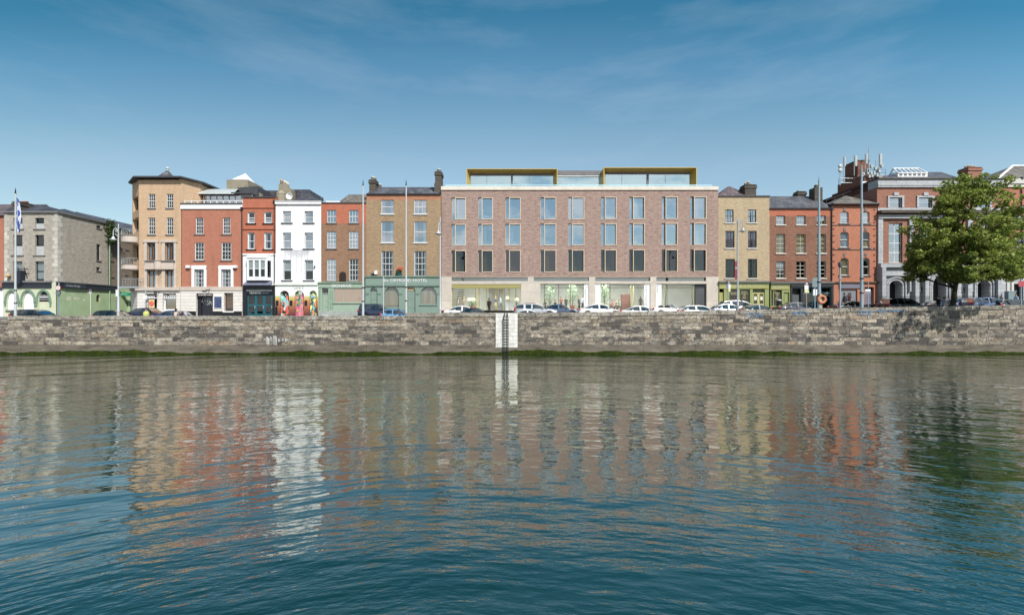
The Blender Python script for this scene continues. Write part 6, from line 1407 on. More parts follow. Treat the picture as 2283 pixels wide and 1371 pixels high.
# ---------------------------------------------------------------- vehicles
TYRE = plain('tyre rubber', (0.015, 0.015, 0.016, 1), .85, var=.1); RIM = plain('alloy rim', C(160, 162, 166, .8), .3, .8, 0)
HEADL = plain('headlight glass', C(225, 230, 235, .9), .15, 0, 0, spec=.7); TAIL = plain('red tail light', C(200, 30, 45, .85), .2, 0, 0, spec=.6); TRIM = plain('black trim', (0.012, 0.012, 0.014, 1), .45, var=0)
SEATM = plain('car seats', (0.04, 0.04, 0.045, 1), .8, var=.1); PLATE = plain('yellow number plate', C(235, 220, 190, .85), .5, 0, 0)
KIND = {  # body top line, roof line (x as a share of length from the tail, z as a share of height)
 'saloon': ([(0, .40), (.008, .58), (.03, .655), (.16, .675), (.30, .655), (.62, .63), (.72, .62), (.86, .56), (.96, .48), (.995, .36), (1, .25)], [(.13, .665), (.21, .82), (.30, .955), (.39, .995), (.47, 1.0), (.55, .975), (.61, .90), (.72, .63)]),
 'hatch': ([(0, .40), (.006, .60), (.03, .66), (.2, .67), (.6, .63), (.74, .62), (.88, .55), (.97, .46), (1, .28)], [(.02, .66), (.055, .83), (.10, .95), (.22, .99), (.42, 1.0), (.52, .975), (.60, .89), (.73, .63)]),
 'estate': ([(0, .40), (.006, .60), (.02, .66), (.2, .665), (.62, .63), (.73, .62), (.88, .55), (.97, .46), (1, .28)], [(.015, .66), (.04, .82), (.075, .94), (.20, .99), (.44, 1.0), (.54, .97), (.61, .89), (.72, .63)]),
 'suv': ([(0, .36), (.005, .60), (.02, .64), (.2, .645), (.62, .62), (.70, .61), (.86, .575), (.96, .52), (.995, .36), (1, .3)], [(.015, .64), (.035, .82), (.06, .95), (.2, .99), (.44, 1.0), (.52, .975), (.58, .89), (.68, .62)]),
 'mpv': ([(0, .36), (.006, .56), (.02, .62), (.3, .62), (.68, .59), (.80, .57), (.92, .50), (.98, .42), (1, .28)], [(.015, .62), (.04, .80), (.07, .93), (.2, .985), (.42, 1.0), (.54, .965), (.64, .86), (.80, .58)]),
 'open': ([(0, .42), (.008, .60), (.03, .70), (.14, .73), (.28, .70), (.62, .665), (.70, .66), (.86, .60), (.96, .50), (.995, .36), (1, .25)], None)}
def car(px, py_top, Y, kind, paint, L, H, label, face=1, cat='car', W=1.78, rails=False):
    x0 = X(px, Y); z0 = Z(py_top, Y) - H
    t = thing('parked_car', label, cat, (x0, Y, z0), 'cars parked along the quay')
    body, roof = KIND[kind]; n = 40
    def P(s, y, z): return (x0 + face * (s - .5) * L, Y + y, z0 + z * H)
    bs = [a for a, _ in body]; bz = [c for _, c in body]
    ss = np.unique(np.concatenate([np.linspace(0, 1, n), bs, [.008, .02, .98, .99]]))
    V = []; Fc = []; wl = (.185, .80); wr = .33 / L
    for s in ss:
        z = float(np.interp(s, bs, bz)); e = min(s, 1 - s); w = W / 2 * (1 - .16 * max(0, 1 - e / .09) ** 2)
        zb = .13
        for c in wl:
            if abs(s - c) < wr * 1.12: zb = max(zb, (.0 + math.sqrt(max(0, (wr * 1.12) ** 2 - (s - c) ** 2)) * L + .33) / H * .96)
        zb = min(zb, z - .05)
        ring = [(.0, zb), (w * .90, zb), (w * .985, zb + (z - zb) * .12), (w, zb + (z - zb) * .55), (w * .975, z - (z - zb) * .13), (w * .93, z - .012), (w * .80, z + .006), (0, z + .018)]
        V += [P(s, -y, zz) for y, zz in ring] + [P(s, y, zz) for y, zz in reversed(ring[1:-1])]
    m = 14
    mb = MB(); mb.v = V
    for a in range(len(ss) - 1):
        for k in range(m): j = (k + 1) % m; mb.f.append([a * m + k, a * m + j, (a + 1) * m + j, (a + 1) * m + k]); mb.m.append(0)
    mb.f.append(list(range(m))); mb.m.append(0); mb.f.append([(len(ss) - 1) * m + k for k in reversed(range(m))]); mb.m.append(0)
    mb.build('body', paint, t, True, uv=False)
    beltz = lambda s: float(np.interp(s, bs, bz))
    wtop = lambda f: W / 2 * (.93 - .25 * f)
    if roof:
        rs = np.array([a for a, _ in roof]); rz = np.array([c for _, c in roof]); uu = np.unique(np.concatenate([np.linspace(rs[0], rs[-1], 30), rs]))
        zr_ = np.interp(uu, rs, rz)
        # top skin split into rear window, roof and windscreen
        ia = next(i for i, c in enumerate(roof) if c[1] > .94); s_a = roof[ia][0]; s_b = max(a for a, c in roof if c > .93)
        def skin(lo, hi, name, mat, lift=0.0):
            mb = MB(); q = [(u, z) for u, z in zip(uu, zr_) if lo - 1e-6 <= u <= hi + 1e-6]
            for (ua, za), (ub, zb) in zip(q, q[1:]):
                rowa, rowb = [], []
                for (u, z, row) in ((ua, za, rowa), (ub, zb, rowb)):
                    f = max(0, (z - beltz(u)) / (1 - beltz(u))); w = wtop(f)
                    for k in range(7): y = -1 + k / 3; row.append(P(u, y * w, z + .012 * (1 - y * y) + lift))
                for k in range(6): mb.face([rowa[k], rowa[k + 1], rowb[k + 1], rowb[k]])
            return mb.build(name, mat, t, True, uv=False)
        skin(rs[0], s_a, 'rear_window', G_CAR); skin(s_b, rs[-1], 'windscreen', G_CAR); skin(s_a, s_b, 'roof', paint)
        lo_s, hi_s = rs[0] + .03, rs[-1] - .02
        for sy in (-1, 1):
            g = MB(); pil = MB(); q = [(u, z) for u, z in zip(uu, zr_)]
            for (ua, za), (ub, zb) in zip(q, q[1:]):
                P4 = []; 
                for u, z in ((ua, za), (ub, zb)):
                    b_ = beltz(u); f = max(0, (z - b_) / (1 - b_)); P4.append((P(u, sy * W / 2 * .925, b_ - .01), P(u, sy * wtop(f) * .995, z - .0), P(u, sy * wtop(f * .82), b_ + (z - b_) * .86)))
                um = (ua + ub) / 2
                g.face([P4[0][0], P4[1][0], P4[1][2], P4[0][2]])
                pil.face([P4[0][2], P4[1][2], P4[1][1], P4[0][1]])
            # pillars: body-coloured posts at the rear quarter, middle and windscreen
            for u, wd, mt in ((s_a + (.03 if kind in ('estate', 'suv', 'mpv', 'hatch') else .0), .022, 0), (.5 * (s_a + s_b) + .03, .014, 0)):
                za = float(np.interp(u, rs, rz)); b_ = beltz(u); sh = -.03 if kind == 'saloon' and u < .4 else 0
                pil.face([P(u - wd + sh, sy * (W / 2 * .93), b_ - .01), P(u + wd + sh, sy * (W / 2 * .93), b_ - .01), P(u + wd, sy * (wtop(.85) + .015), b_ + (za - b_) * .88), P(u - wd, sy * (wtop(.85) + .015), b_ + (za - b_) * .88)])
            g.build('side_window', G_CAR, t, uv=False); pil.build('pillars', paint, t, uv=False)
            mr = MB(); u = rs[-1] - .075; mr.ball(P(u, sy * (W / 2 + .06), beltz(u) + .05), .1, 8, 0, (.8, 1.0, .65)); mr.build('wing_mirror', paint, t, True, uv=False)
        mb = MB()
        for u in (.30, .52): mb.box(min(P(u, 0, 0)[0], P(u + .05, 0, 0)[0]), max(P(u, 0, 0)[0], P(u + .05, 0, 0)[0]), Y - .62, Y + .62, z0 + .3 * H, z0 + .80 * H)
        mb.build('seats', SEATM, t)
        if rails:
            mb = MB()
            for sy in (-1, 1):
                mb.path([P(s_a + .02, sy * .52, 1.005), P(s_a + .05, sy * .52, 1.04), P(s_b - .08, sy * .52, 1.045), P(s_b - .05, sy * .52, 1.01)], .022)
            for u in (.22, .40): mb.tube(P(u, -.56, 1.06), P(u, .56, 1.06), .025)
            mb.build('roof_rails', TRIM, t)
    else:
        g = MB(); a = [(.585, .66), (.545, .80), (.50, .985)]
        for (ua, za), (ub, zb) in zip(a, a[1:]): g.face([P(ua, -.74 + .1 * (ua < .58), za), P(ua, .74 - .1 * (ua < .58), za), P(ub, .62, zb), P(ub, -.62, zb)])
        g.build('windscreen', G_CAR, t, uv=False); g = MB(); g.path([P(.59, -.76, .66), P(.50, -.63, .99), P(.50, .63, .99), P(.59, .76, .66)], .03); g.build('windscreen_frame', paint, t)
        for u, y in ((.40, -.38), (.40, .38), (.24, -.36), (.24, .36)): s_ = MB(); s_.lathe(P(u, y, .45), [(.22, 0), (.24, .3), (.2, .5), (.12, .62), (.08, .64)], 10); s_.build('seat', SEATM, t, True)
        mb = MB(); mb.face([P(.2, -.7, .715), P(.2, .7, .715), P(.54, .7, .68), P(.54, -.7, .68)]); mb.build('cabin', TRIM, t)
        for sy in (-1, 1): mr = MB(); mr.ball(P(.57, sy * (W / 2 + .05), .72), .1, 8, 0, (.8, 1, .65)); mr.build('wing_mirror', paint, t, True, uv=False)
    for c in wl:
        for sy in (-1, 1):
            w_ = MB(); o = P(c, sy * (W / 2 - .10), 0); o = (o[0], o[1], z0 + .32)
            w_.lathe(o, [(.2, -.1), (.29, -.1), (.32, -.07), (.32, .07), (.29, .1), (.2, .1)], 18, axis='y'); wo = w_.build('wheel', TYRE, t, True)
            r_ = MB(); r_.lathe((o[0], o[1] + sy * .085, o[2]), [(.02, .02 * sy), (.19, .015 * sy), (.2, -.02 * sy)], 14, axis='y'); r_.build('rim', RIM, wo)
    for sy in (-1, 1):
        h = MB(); h.ball(P(.955, sy * W * .36, .485 if kind != 'open' else .49), .14, 8, 0, (1.0, .9, .5)); h.build('headlight', HEADL, t, True)
        h = MB(); h.ball(P(.016, sy * W * .42, beltz(.03) - .06), .16, 8, 0, (.9, .7, .62 if kind in ('saloon', 'open') else 1.0)); h.build('tail_light', TAIL, t, True)
        h = MB(); h.fbox(Fr((0, Y + sy * (W / 2 + .002))), P(.42, 0, 0)[0] - .09, P(.42, 0, 0)[0] + .09, -.012, .012, z0 + .585 * H, z0 + .605 * H); h.build('handle', TRIM, t)
    return t
BLK = carpaint('black paint car', (0.008, 0.009, 0.011, 1)); NAVYP = carpaint('navy car paint', (0.012, 0.018, 0.045, 1)); DBLUE = carpaint('dark blue car paint', (0.02, 0.05, 0.14, 1)); LBLUE = carpaint('light blue car paint', C(82, 150, 205, .85))
SILV = carpaint('silver car paint', C(188, 190, 196, .8), .5); WHT = carpaint('white car paint', C(240, 238, 238, .88)); STEELB = carpaint('steel blue car paint', C(72, 88, 118, .8), .35); GREYC = carpaint('dark grey car paint', C(58, 62, 68, .8), .35); DRED = carpaint('dark plum car paint', C(70, 30, 40, .8), .2); BGREY = carpaint('blue grey car paint', C(105, 125, 165, .8), .35)
car(86, 690, 51.2, 'estate', BLK, 4.7, 1.46, 'black estate car below the arches of the green corner pub')
car(262, 692, 51.2, 'hatch', BLK, 4.2, 1.46, 'black hatchback at the foot of the ornate lamp near the side street')
car(333, 686.5, 54.5, 'saloon', NAVYP, 4.6, 1.46, 'navy saloon behind the black hatchback, in front of the poster shop')
car(398, 692, 51.2, 'saloon', DBLUE, 4.5, 1.44, 'dark blue saloon half hidden behind the person on the quay wall')
car(846, 677.5, 55, 'suv', NAVYP, 4.5, 1.8, 'navy off-road car in front of the grey green hotel shopfront', cat='off-road car')
car(892, 689.5, 51, 'hatch', LBLUE, 3.8, 1.45, 'light blue hatchback between two flagpoles')
car(1036, 682, 54.8, 'saloon', WHT, 4.7, 1.45, 'white saloon left of the hotel entrance behind a black car')
car(1062, 686.5, 51, 'saloon', BLK, 4.5, 1.42, 'black saloon in front of the white one by the hotel entrance')
car(1195, 677.5, 54, 'estate', SILV, 4.8, 1.5, 'silver estate car with roof bars right of the hotel entrance', rails=True)
car(1180, 691, 50.6, 'saloon', WHT, 4.3, 1.38, 'low white car with only its roof showing before the silver estate')
car(1248, 678.5, 57, 'saloon', STEELB, 4.7, 1.45, 'steel blue saloon parked behind the silver estate')
car(1338, 678, 54.3, 'saloon', WHT, 4.9, 1.45, 'white saloon in front of the restaurant window, between two flush piers')
car(1428, 682, 51.5, 'saloon', WHT, 4.6, 1.42, 'white saloon nearest the wall, below the dark figure in the restaurant')
car(1497, 678.5, 54.3, 'open', WHT, 4.6, 1.38, 'white open-topped convertible in front of the bar window')
car(1561, 681, 51.5, 'hatch', WHT, 4.3, 1.42, 'white hatchback in front of the charcoal bar door')
car(1622, 677.5, 52.4, 'saloon', SILV, 4.4, 1.45, 'silver saloon below the parking sign of the yellow brick house')
car(1648, 670, 56.4, 'mpv', WHT, 4.6, 1.6, 'white people carrier behind others outside the green shop windows')
car(1690, 679, 51.4, 'saloon', BLK, 4.5, 1.44, 'black saloon with bright windscreen in front of the pale olive doors')
car(1775, 674, 53.6, 'saloon', NAVYP, 4.6, 1.45, 'navy saloon with a red tail light outside the charcoal shop')
car(1899, 671.5, 53.6, 'saloon', GREYC, 4.4, 1.45, 'dark grey saloon before the grey roller shutter')
car(2014, 665, 53.4, 'mpv', GREYC, 4.5, 1.65, 'dark grey people carrier in front of the left church doorway')
car(2098, 670.5, 53.4, 'saloon', DRED, 4.5, 1.45, 'dark plum saloon in the shade left of the tree trunk')
car(2152, 666, 55.6, 'hatch', BGREY, 4.0, 1.48, 'pale grey blue hatchback partly hidden right of the tree trunk')
car(2200, 663.5, 52.6, 'estate', BGREY, 4.6, 1.55, 'blue grey estate car with tall red tail lights right of the tree')
car(2264, 668, 51.8, 'estate', GREYC, 4.6, 1.52, 'dark estate car at the right end of the quay')
# motorbike by the orange house
mt = thing('motorcycle', 'black motorcycle parked beside the dark grey saloon at the orange house', 'motorcycle', (X(1944, 54.5), 54.5, road_z(40.5, 54.5)))
xm, zm = X(1944, 54.5), road_z(40.5, 54.5)
for dx in (-.7, .7): w_ = MB(); w_.lathe((xm + dx, 54.5, zm + .31), [(.18, -.06), (.28, -.06), (.31, 0), (.28, .06), (.18, .06)], 16, axis='y'); w_.build('wheel', TYRE, mt, True)
mb = MB(); mb.ball((xm + .1, 54.5, zm + .85), .26, 10, 0, (1.3, .7, .7)); mb.path([(xm - .7, 54.5, zm + .31), (xm - .1, 54.5, zm + .5), (xm + .4, 54.5, zm + .55), (xm + .7, 54.5, zm + .31)], .06); mb.ball((xm, 54.5, zm + .45), .26, 8, 0, (1.2, .8, .9)); mb.build('body', BLK, mt, True)
mb = MB(); mb.ball((xm - .45, 54.5, zm + .85), .22, 8, 0, (1.9, .8, .4)); mb.build('seat', TRIM, mt, True); mb = MB(); mb.path([(xm + .7, 54.5, zm + .31), (xm + .45, 54.5, zm + 1.0), (xm + .35, 54.2, zm + 1.12)], .03); mb.tube((xm + .4, 54.15, zm + 1.1), (xm + .4, 54.85, zm + 1.1), .025); mb.build('handlebar', M_STEEL, mt); mb = MB(); mb.ball((xm + .6, 54.5, zm + .95), .13); mb.build('headlight', HEADL, mt, True); mb = MB(); mb.face([(xm + .55, 54.3, zm + 1.0), (xm + .55, 54.7, zm + 1.0), (xm + .42, 54.66, zm + 1.35), (xm + .42, 54.34, zm + 1.35)]); mb.build('windshield', G_CAR, mt)
# ---------------------------------------------------------------- people
SKIN = plain('skin', C(215, 165, 135, .8), .6, var=.06, scale=8)
CLOTH = {}
def cloth(rgb): 
    k = 'cloth %d %d %d' % rgb
    return plain(k, C(*rgb, .8), .9, var=.15, scale=6)
def person(x, y, z, h, face, top, legs, hair, label, pose='stand', sleeves='long', skirt=False, long_hair=False, group='people on the quay and in the hotel', lift=0):
    """a skinned figure; face = heading in radians, 0 looks towards the river"""
    k = h / 1.75
    t = thing('person', label, 'person', (x, y, z), group)
    bm = bmesh.new(); sk = bm.verts.layers.skin.verify(); J = {}
    def v(n, p, r):
        q = bm.verts.new((p[0] * k, p[1] * k, p[2] * k)); q[sk].radius = (r * k, r * k); J[n] = q; return q
    def e(a, b): bm.edges.new((J[a], J[b]))
    sit = pose == 'sit'; hz = .50 if sit else .93
    lean = -.06 if pose == 'walk' else (-.10 if sit else 0)
    r = v('pel', (0, 0, hz), .135); r[sk].use_root = True
    v('waist', (0, lean * .3, hz + .16), .12); v('chest', (0, lean * .7 + .01, hz + .36), .145); v('neck0', (0, lean + .01, hz + .52), .062); v('neck1', (0, lean - .01, hz + .585), .055)
    v('jaw', (0, lean - .03, hz + .645), .072); v('head', (0, lean - .005, hz + .73), .092); v('crown', (0, lean + .005, hz + .80), .07)
    v('nose', (0, lean - .105, hz + .69), .014)
    for a, b in (('pel', 'waist'), ('waist', 'chest'), ('chest', 'neck0'), ('neck0', 'neck1'), ('neck1', 'jaw'), ('jaw', 'head'), ('head', 'crown'), ('jaw', 'nose')): e(a, b)
    for s, n in ((-1, 'l'), (1, 'r')):
        v('sh' + n, (s * .175, lean * .9 + .01, hz + .465), .06); e('chest', 'sh' + n)
        sw = s * (.22 if pose == 'walk' else 0)
        if sit or pose == 'hold': el, wr = (s * .24, lean - .05, hz + .2), (s * .13, lean - .28, hz + .16)
        else: el, wr = (s * .225, lean + .03 - sw * .4, hz + .19), (s * .235, lean - .05 - sw, hz - .04)
        v('el' + n, el, .043); v('wr' + n, wr, .03); e('sh' + n, 'el' + n); e('el' + n, 'wr' + n)
        d = (Vector(wr) - Vector(el)).normalized(); pa = Vector(wr) + d * .07; v('pa' + n, pa, .03); e('wr' + n, 'pa' + n)
        for f in range(4):
            b0 = pa + Vector(((f - 1.5) * .012 , -.004 * f, 0)) + d * .035; v('f%d%s' % (f, n), b0, .0095); e('pa' + n, 'f%d%s' % (f, n)); b1 = b0 + d * (.05 + .012 * (f in (1, 2))) + Vector((-s * .012, -.012, 0)); v('g%d%s' % (f, n), b1, .007); e('f%d%s' % (f, n), 'g%d%s' % (f, n))
        th = pa + Vector((-s * .015, -.032, 0)) + d * .01; v('th' + n, th, .01); e('pa' + n, 'th' + n); v('tt' + n, th + d * .04, .008); e('th' + n, 'tt' + n)
        v('hip' + n, (s * .085, 0, hz - .04), .095); e('pel', 'hip' + n)
        if sit: kn, an, to = (s * .12, -.42, hz + .02), (s * .12, -.44, .09), (s * .13, -.6, .04)
        else:
            st = s * (.20 if pose == 'walk' else .0); kn, an, to = (s * .095, -.03 - st * .6, .50), (s * .10, .02 - st, .09), (s * .115, -.13 - st, .035)
        v('kn' + n, kn, .062); v('an' + n, an, .042); v('to' + n, to, .036); e('hip' + n, 'kn' + n); e('kn' + n, 'an' + n); e('an' + n, 'to' + n)
    me = bpy.data.meshes.new('body'); bm.to_mesh(me); bm.free()
    ob = bpy.data.objects.new('tmp', me); COL.objects.link(ob)
    ob.modifiers.new('s', 'SKIN').use_smooth_shade = True; ob.modifiers.new('d', 'SUBSURF').levels = 1
    bpy.context.view_layer.update()
    me2 = bpy.data.meshes.new_from_object(ob.evaluated_get(bpy.context.evaluated_depsgraph_get())); bpy.data.objects.remove(ob); bpy.data.meshes.remove(me)
    me2.name = 'body'; me2.materials.clear()
    for m in (SKIN, cloth(top), cloth(legs), TRIM): me2.materials.append(m)
    mi = []
    for p in me2.polygons:
        c = p.center / k
        arm = abs(c.x) > .19 and c.z > hz - .2
        if c.z > hz + .55: m = 0
        elif sit and c.y < -.16 and c.z > hz + .08: m = 0 if c.y < -.24 else 1
        elif not sit and arm and c.z < hz - .05: m = 0
        elif arm and sleeves == 'short' and c.z < hz + .28: m = 0
        elif c.z > hz + (.0 if sleeves != 'jacket' else -.12) and not (sit and c.y < -.15): m = 1
        elif c.z < .075: m = 3
        else: m = 2
        mi.append(m)
    me2.polygons.foreach_set('material_index', mi)
    bo = bpy.data.objects.new('body', me2); COL.objects.link(bo); bo.parent = t; ORIGIN[bo.name] = (0, 0, 0)
    hm = MB(); hm.ball((0, (lean + .022) * k, (hz + .765) * k), .105 * k, 12, 0, (.95, 1.02, .92))
    if long_hair: hm.ball((0, (lean + .07) * k, (hz + .64) * k), .10 * k, 10, 0, (1.0, .55, 1.5))
    ha = hm.build('hair', cloth(hair), None, True, uv=False); ha.parent = t
    if skirt:
        q = MB(); q.lathe((0, 0, .42 * k), [(.2 * k, 0), (.165 * k, .35 * k), (.14 * k, .54 * k), (.125 * k, .62 * k)], 14); so2 = q.build('skirt', cloth(legs), None, True, uv=False); so2.parent = t
    t.rotation_euler = (0, 0, face)
    return t
PI = math.pi
zp = lambda px, y: road_z(X(px, y), y) + .13
p = person(X(1090, 59), 59.2, zp(1090, 59.2) + .12, 1.84, PI * .95, (42, 36, 38), (38, 34, 36), (52, 42, 38), 'man in a dark suit walking to the hotel doors', 'walk', 'jacket')
bg_ = MB(); bg_.box(.24, .30, -.28, .12, .42, .74); bg_.tube((.27, -.14, .74), (.27, -.02, .74), .015); bo_ = bg_.build('briefcase', TRIM); bo_.location = (X(1101, 58.9), 58.9, zp(1100, 59)); tag(bo_, 'black briefcase carried by the man in the dark suit', 'briefcase')
person(X(1105, F + .9), F + .9, HF, 1.72, .4, (60, 90, 130), (225, 222, 180), (205, 175, 110), 'blonde woman in a blue top and long pale skirt inside the hotel doors', 'hold', 'short', True, True)
person(X(1117, F + .9), F + .9, HF, 1.86, -1.2, (238, 238, 240), (55, 65, 70), (70, 50, 42), 'man in a white shirt and grey trousers inside the hotel doors', 'walk')
person(X(1021, F + 2), F + 2, HF, 1.74, 2.0, (222, 170, 140), (60, 60, 66), (110, 60, 45), 'woman in a peach top by the dark staircase in the lobby', 'walk', 'short')
person(X(1034, F + 2), F + 2, HF, 1.72, -1.0, (215, 190, 150), (175, 160, 120), (200, 160, 90), 'fair haired woman in beige left of the cream lamp', 'stand', 'short', False, True)
person(X(1251, F + 1.3), F + 1.3, HF, 1.76, .3, (150, 85, 70), (80, 55, 50), (100, 60, 45), 'woman in a rust dress standing between the potted trees', 'hold', 'short', True, True)
person(X(1262, F + 1.7), F + 1.7, HF, 1.76, -.4, (48, 42, 44), (40, 38, 42), (45, 38, 36), 'person in black standing next to the right hand potted tree', 'stand')
person(X(1299, F + 1.3), F + 1.3, HF, 1.82, -.9, (228, 235, 245), (60, 62, 68), (60, 50, 46), 'man in a white shirt next to the left white sign strip', 'stand')
person(X(1291, F + 1.9), F + 1.9, HF, 1.74, .8, (58, 60, 66), (40, 40, 44), (60, 48, 42), 'person in charcoal talking to the man in the white shirt', 'stand')
person(X(1428, F + 1.2), F + 1.2, HF, 1.78, PI, (34, 32, 34), (30, 28, 30), (40, 34, 32), 'dark dressed woman seen from behind near the RESTAURANT sign', 'stand', 'jacket', True, True)
for k, (px, c, hcol, lb) in enumerate(((1216, (70, 70, 76), (60, 50, 44), 'seated guest in grey beside the left potted tree'), (1237, (52, 50, 54), (50, 40, 36), 'seated guest in black just right of the left potted tree'), (1363, (225, 130, 120), (80, 50, 42), 'seated diner in a coral top beside the restaurant tree'), (1374, (235, 205, 150), (190, 150, 90), 'seated diner in a cream yellow top'), (1381, (130, 195, 200), (90, 60, 50), 'seated diner in a turquoise top next to the timber screen'))):
    person(X(px, F + 1.1), F + 1.1, HF + .02, 1.78, (-.8, .6, .9, -.3, -.9)[k], c, (70, 62, 66), hcol, lb, 'sit', 'short')
    ch = thing('dining_chair', 'dark dining chair under the ' + lb.replace('seated ', ''), 'chair', (X(px, F + 1.1), F + 1.1, HF), 'chairs inside the hotel windows'); xx, yy = X(px, F + 1.1), F + 1.1
    MB().box(xx - .21, xx + .21, yy - .2, yy + .22, HF + .36, HF + .41).build('seat', M_DARK, ch)
    for dx in (-.18, .18):
        for dy in (-.17, .19): MB().tube((xx + dx, yy + dy, HF), (xx + dx, yy + dy, HF + .36), .02, n=6).build('leg', M_DARK, ch)
def seated_on_wall(px, top, hair, label, long_=False):
    x = X(px, 47.9); t = person(x, 47.9, wall_top(x) - .62, 1.72, PI, top, (60, 62, 80), hair, label, 'sit', 'short', False, long_)
    return t
seated_on_wall(391, (215, 190, 170), (46, 36, 36), 'dark haired person in a patterned top sitting behind the quay wall', True)
person(X(329, 53.6), 53.6, Z(677, 53.6) - 1.33, 1.7, PI * .6, (215, 190, 180), (90, 80, 90), (60, 45, 40), 'person beside the navy saloon near the striped post', 'walk')
bgp = thing('shopping_bag', 'yellow green shopping bag beside the wall near the navy saloon', 'bag', (X(326, 49), 49, road_z(-37, 49) + .13))
mb = MB(); xx = X(326, 49); zb = Z(698.5, 49); mb.lathe((xx, 49, zb - .5), [(.2, 0), (.26, .15), (.27, .5), (.24, .62), (.12, .7)], 12); mb.build('bag_body', plain('yellow green bag', C(200, 205, 90, .85), .7, var=.2, scale=6), bgp, True); mb = MB(); mb.path([(xx - .14, 49, zb + .1), (xx - .08, 49, zb + .3), (xx + .08, 49, zb + .3), (xx + .14, 49, zb + .1)], .015); mb.build('handle', M_WHITE, bgp)
person(X(1881, 58.6), 58.6, zp(1881, 58.6) + .25, 1.78, .9, (120, 100, 95), (60, 60, 70), (70, 50, 44), 'pedestrian left of the parked cars before the roller shutter', 'walk')
person(X(1894, 58.8), 58.8, zp(1894, 58.8) + .25, 1.74, -1.4, (205, 130, 100), (60, 60, 70), (150, 110, 70), 'pedestrian in an orange top before the roller shutter', 'walk')
person(X(2104, 50.0), 50.0, zp(2104, 50) - .1, 1.78, 1.4, (120, 160, 215), (40, 42, 52), (48, 40, 38), 'person in a light blue shirt walking left of the tree trunk', 'walk', 'short')
person(X(2091, 51), 50.9, zp(2091, 51), 1.74, -1.3, (40, 34, 38), (35, 32, 38), (40, 32, 30), 'person in dark clothes in the tree shade', 'walk')
person(X(2266, 57.8), 57.8, zp(2266, 57.8) + .0, 1.75, -1.3, (170, 200, 240), (60, 70, 90), (60, 48, 44), 'person in a pale blue top outside the brick hall', 'walk', 'short')
# ---------------------------------------------------------------- poles, lamps, signs, flag
def flagpole(px, py0, py1, Y, r, label, mat=M_POLE):
    x = X(px, Y); zt, zb = Z(py0, Y), road_z(x, Y) + .1
    t = thing('flagpole', label, 'flagpole', (x, Y, zb), 'flagpoles along the quay')
    mb = MB(); mb.tube((x, Y, zb), (x, Y, zb + 1.6), r * 1.15, r * 1.1, 12); mb.tube((x, Y, zb + 1.6), (x, Y, zt), r, r * .55, 12); mb.build('pole', mat, t, False)
    mb = MB(); mb.lathe((x, Y, zt), [(.07, 0), (.09, .05), (.04, .12), (.06, .2), (.02, .5), (.005, .62)], 8); mb.build('finial', M_DARK if mat is M_POLE else mat, t)
    for k, f in enumerate((.22, .36)): c = MB(); z = zb + (zt - zb) * f * .7; c.lathe((x, Y, z), [(r * 1.1, 0), (r * 1.25, .02), (r * 1.25, .1), (r * 1.1, .12)], 10); c.build('collar', M_DARK, t)
flagpole(34.5, 432, 704, 48.6, .105, 'tall white flagpole with a blue flag in front of the corner pub'); flagpole(809.5, 414, 703, 48.6, .11, 'tall white flagpole before the gap between the SIGNAGE shopfront and the grey green arched one'); flagpole(905.5, 414, 700, 48.6, .105, 'tall white flagpole before the middle of the grey green arched shopfront')
flagpole(1826, 404, 690, 48.8, .16, 'tall blue grey pole with the lifebuoy beside it', M_BLUEPOLE); flagpole(1921, 378, 688, 48.8, .15, 'tall blue grey pole in front of the orange brick house', M_BLUEPOLE)
def flag():
    t = thing('flag', 'limp blue and white flag hanging from the leftmost flagpole', 'flag', (X(38, 48.6), 48.6, Z(520, 48.6)))
    m, nt, out = new_mat('blue and white flag cloth'); b_ = bsdf(nt, out, .85, 0, .2); w_ = N(nt, 'ShaderNodeTexWave', Scale=1.3, Distortion=7.0); g = N(nt, 'ShaderNodeNewGeometry'); nt.links.new(g.outputs['Position'], w_.inputs['Vector'])
    nt.links.new(mixc(nt, C(60, 85, 170, .8), C(205, 215, 240, .85), ramp(nt, w_.outputs[0], .45, .6)), b_.inputs['Base Color'])
    mb = MB(); rows, cols = 24, 10; z1, z0 = Z(437, 48.6), Z(519, 48.6); G = []
    for r in range(rows + 1):
        f = r / rows; wd = .10 + .24 * math.sin(min(1, f * 1.6) * 1.5) - .2 * max(0, f - .55)
        for c in range(cols + 1): u = c / cols; G.append((X(35.5, 48.6) + .08 + u * wd, 48.6 + .14 * math.sin(u * 7 + f * 3) * u, z1 + (z0 - z1) * f - .35 * u * (1 - f)))
    for r in range(rows):
        for c in range(cols): a = r * (cols + 1) + c; mb.face([G[a], G[a + 1], G[a + cols + 2], G[a + cols + 1]])
    mb.build('cloth', m, t, True)
flag()
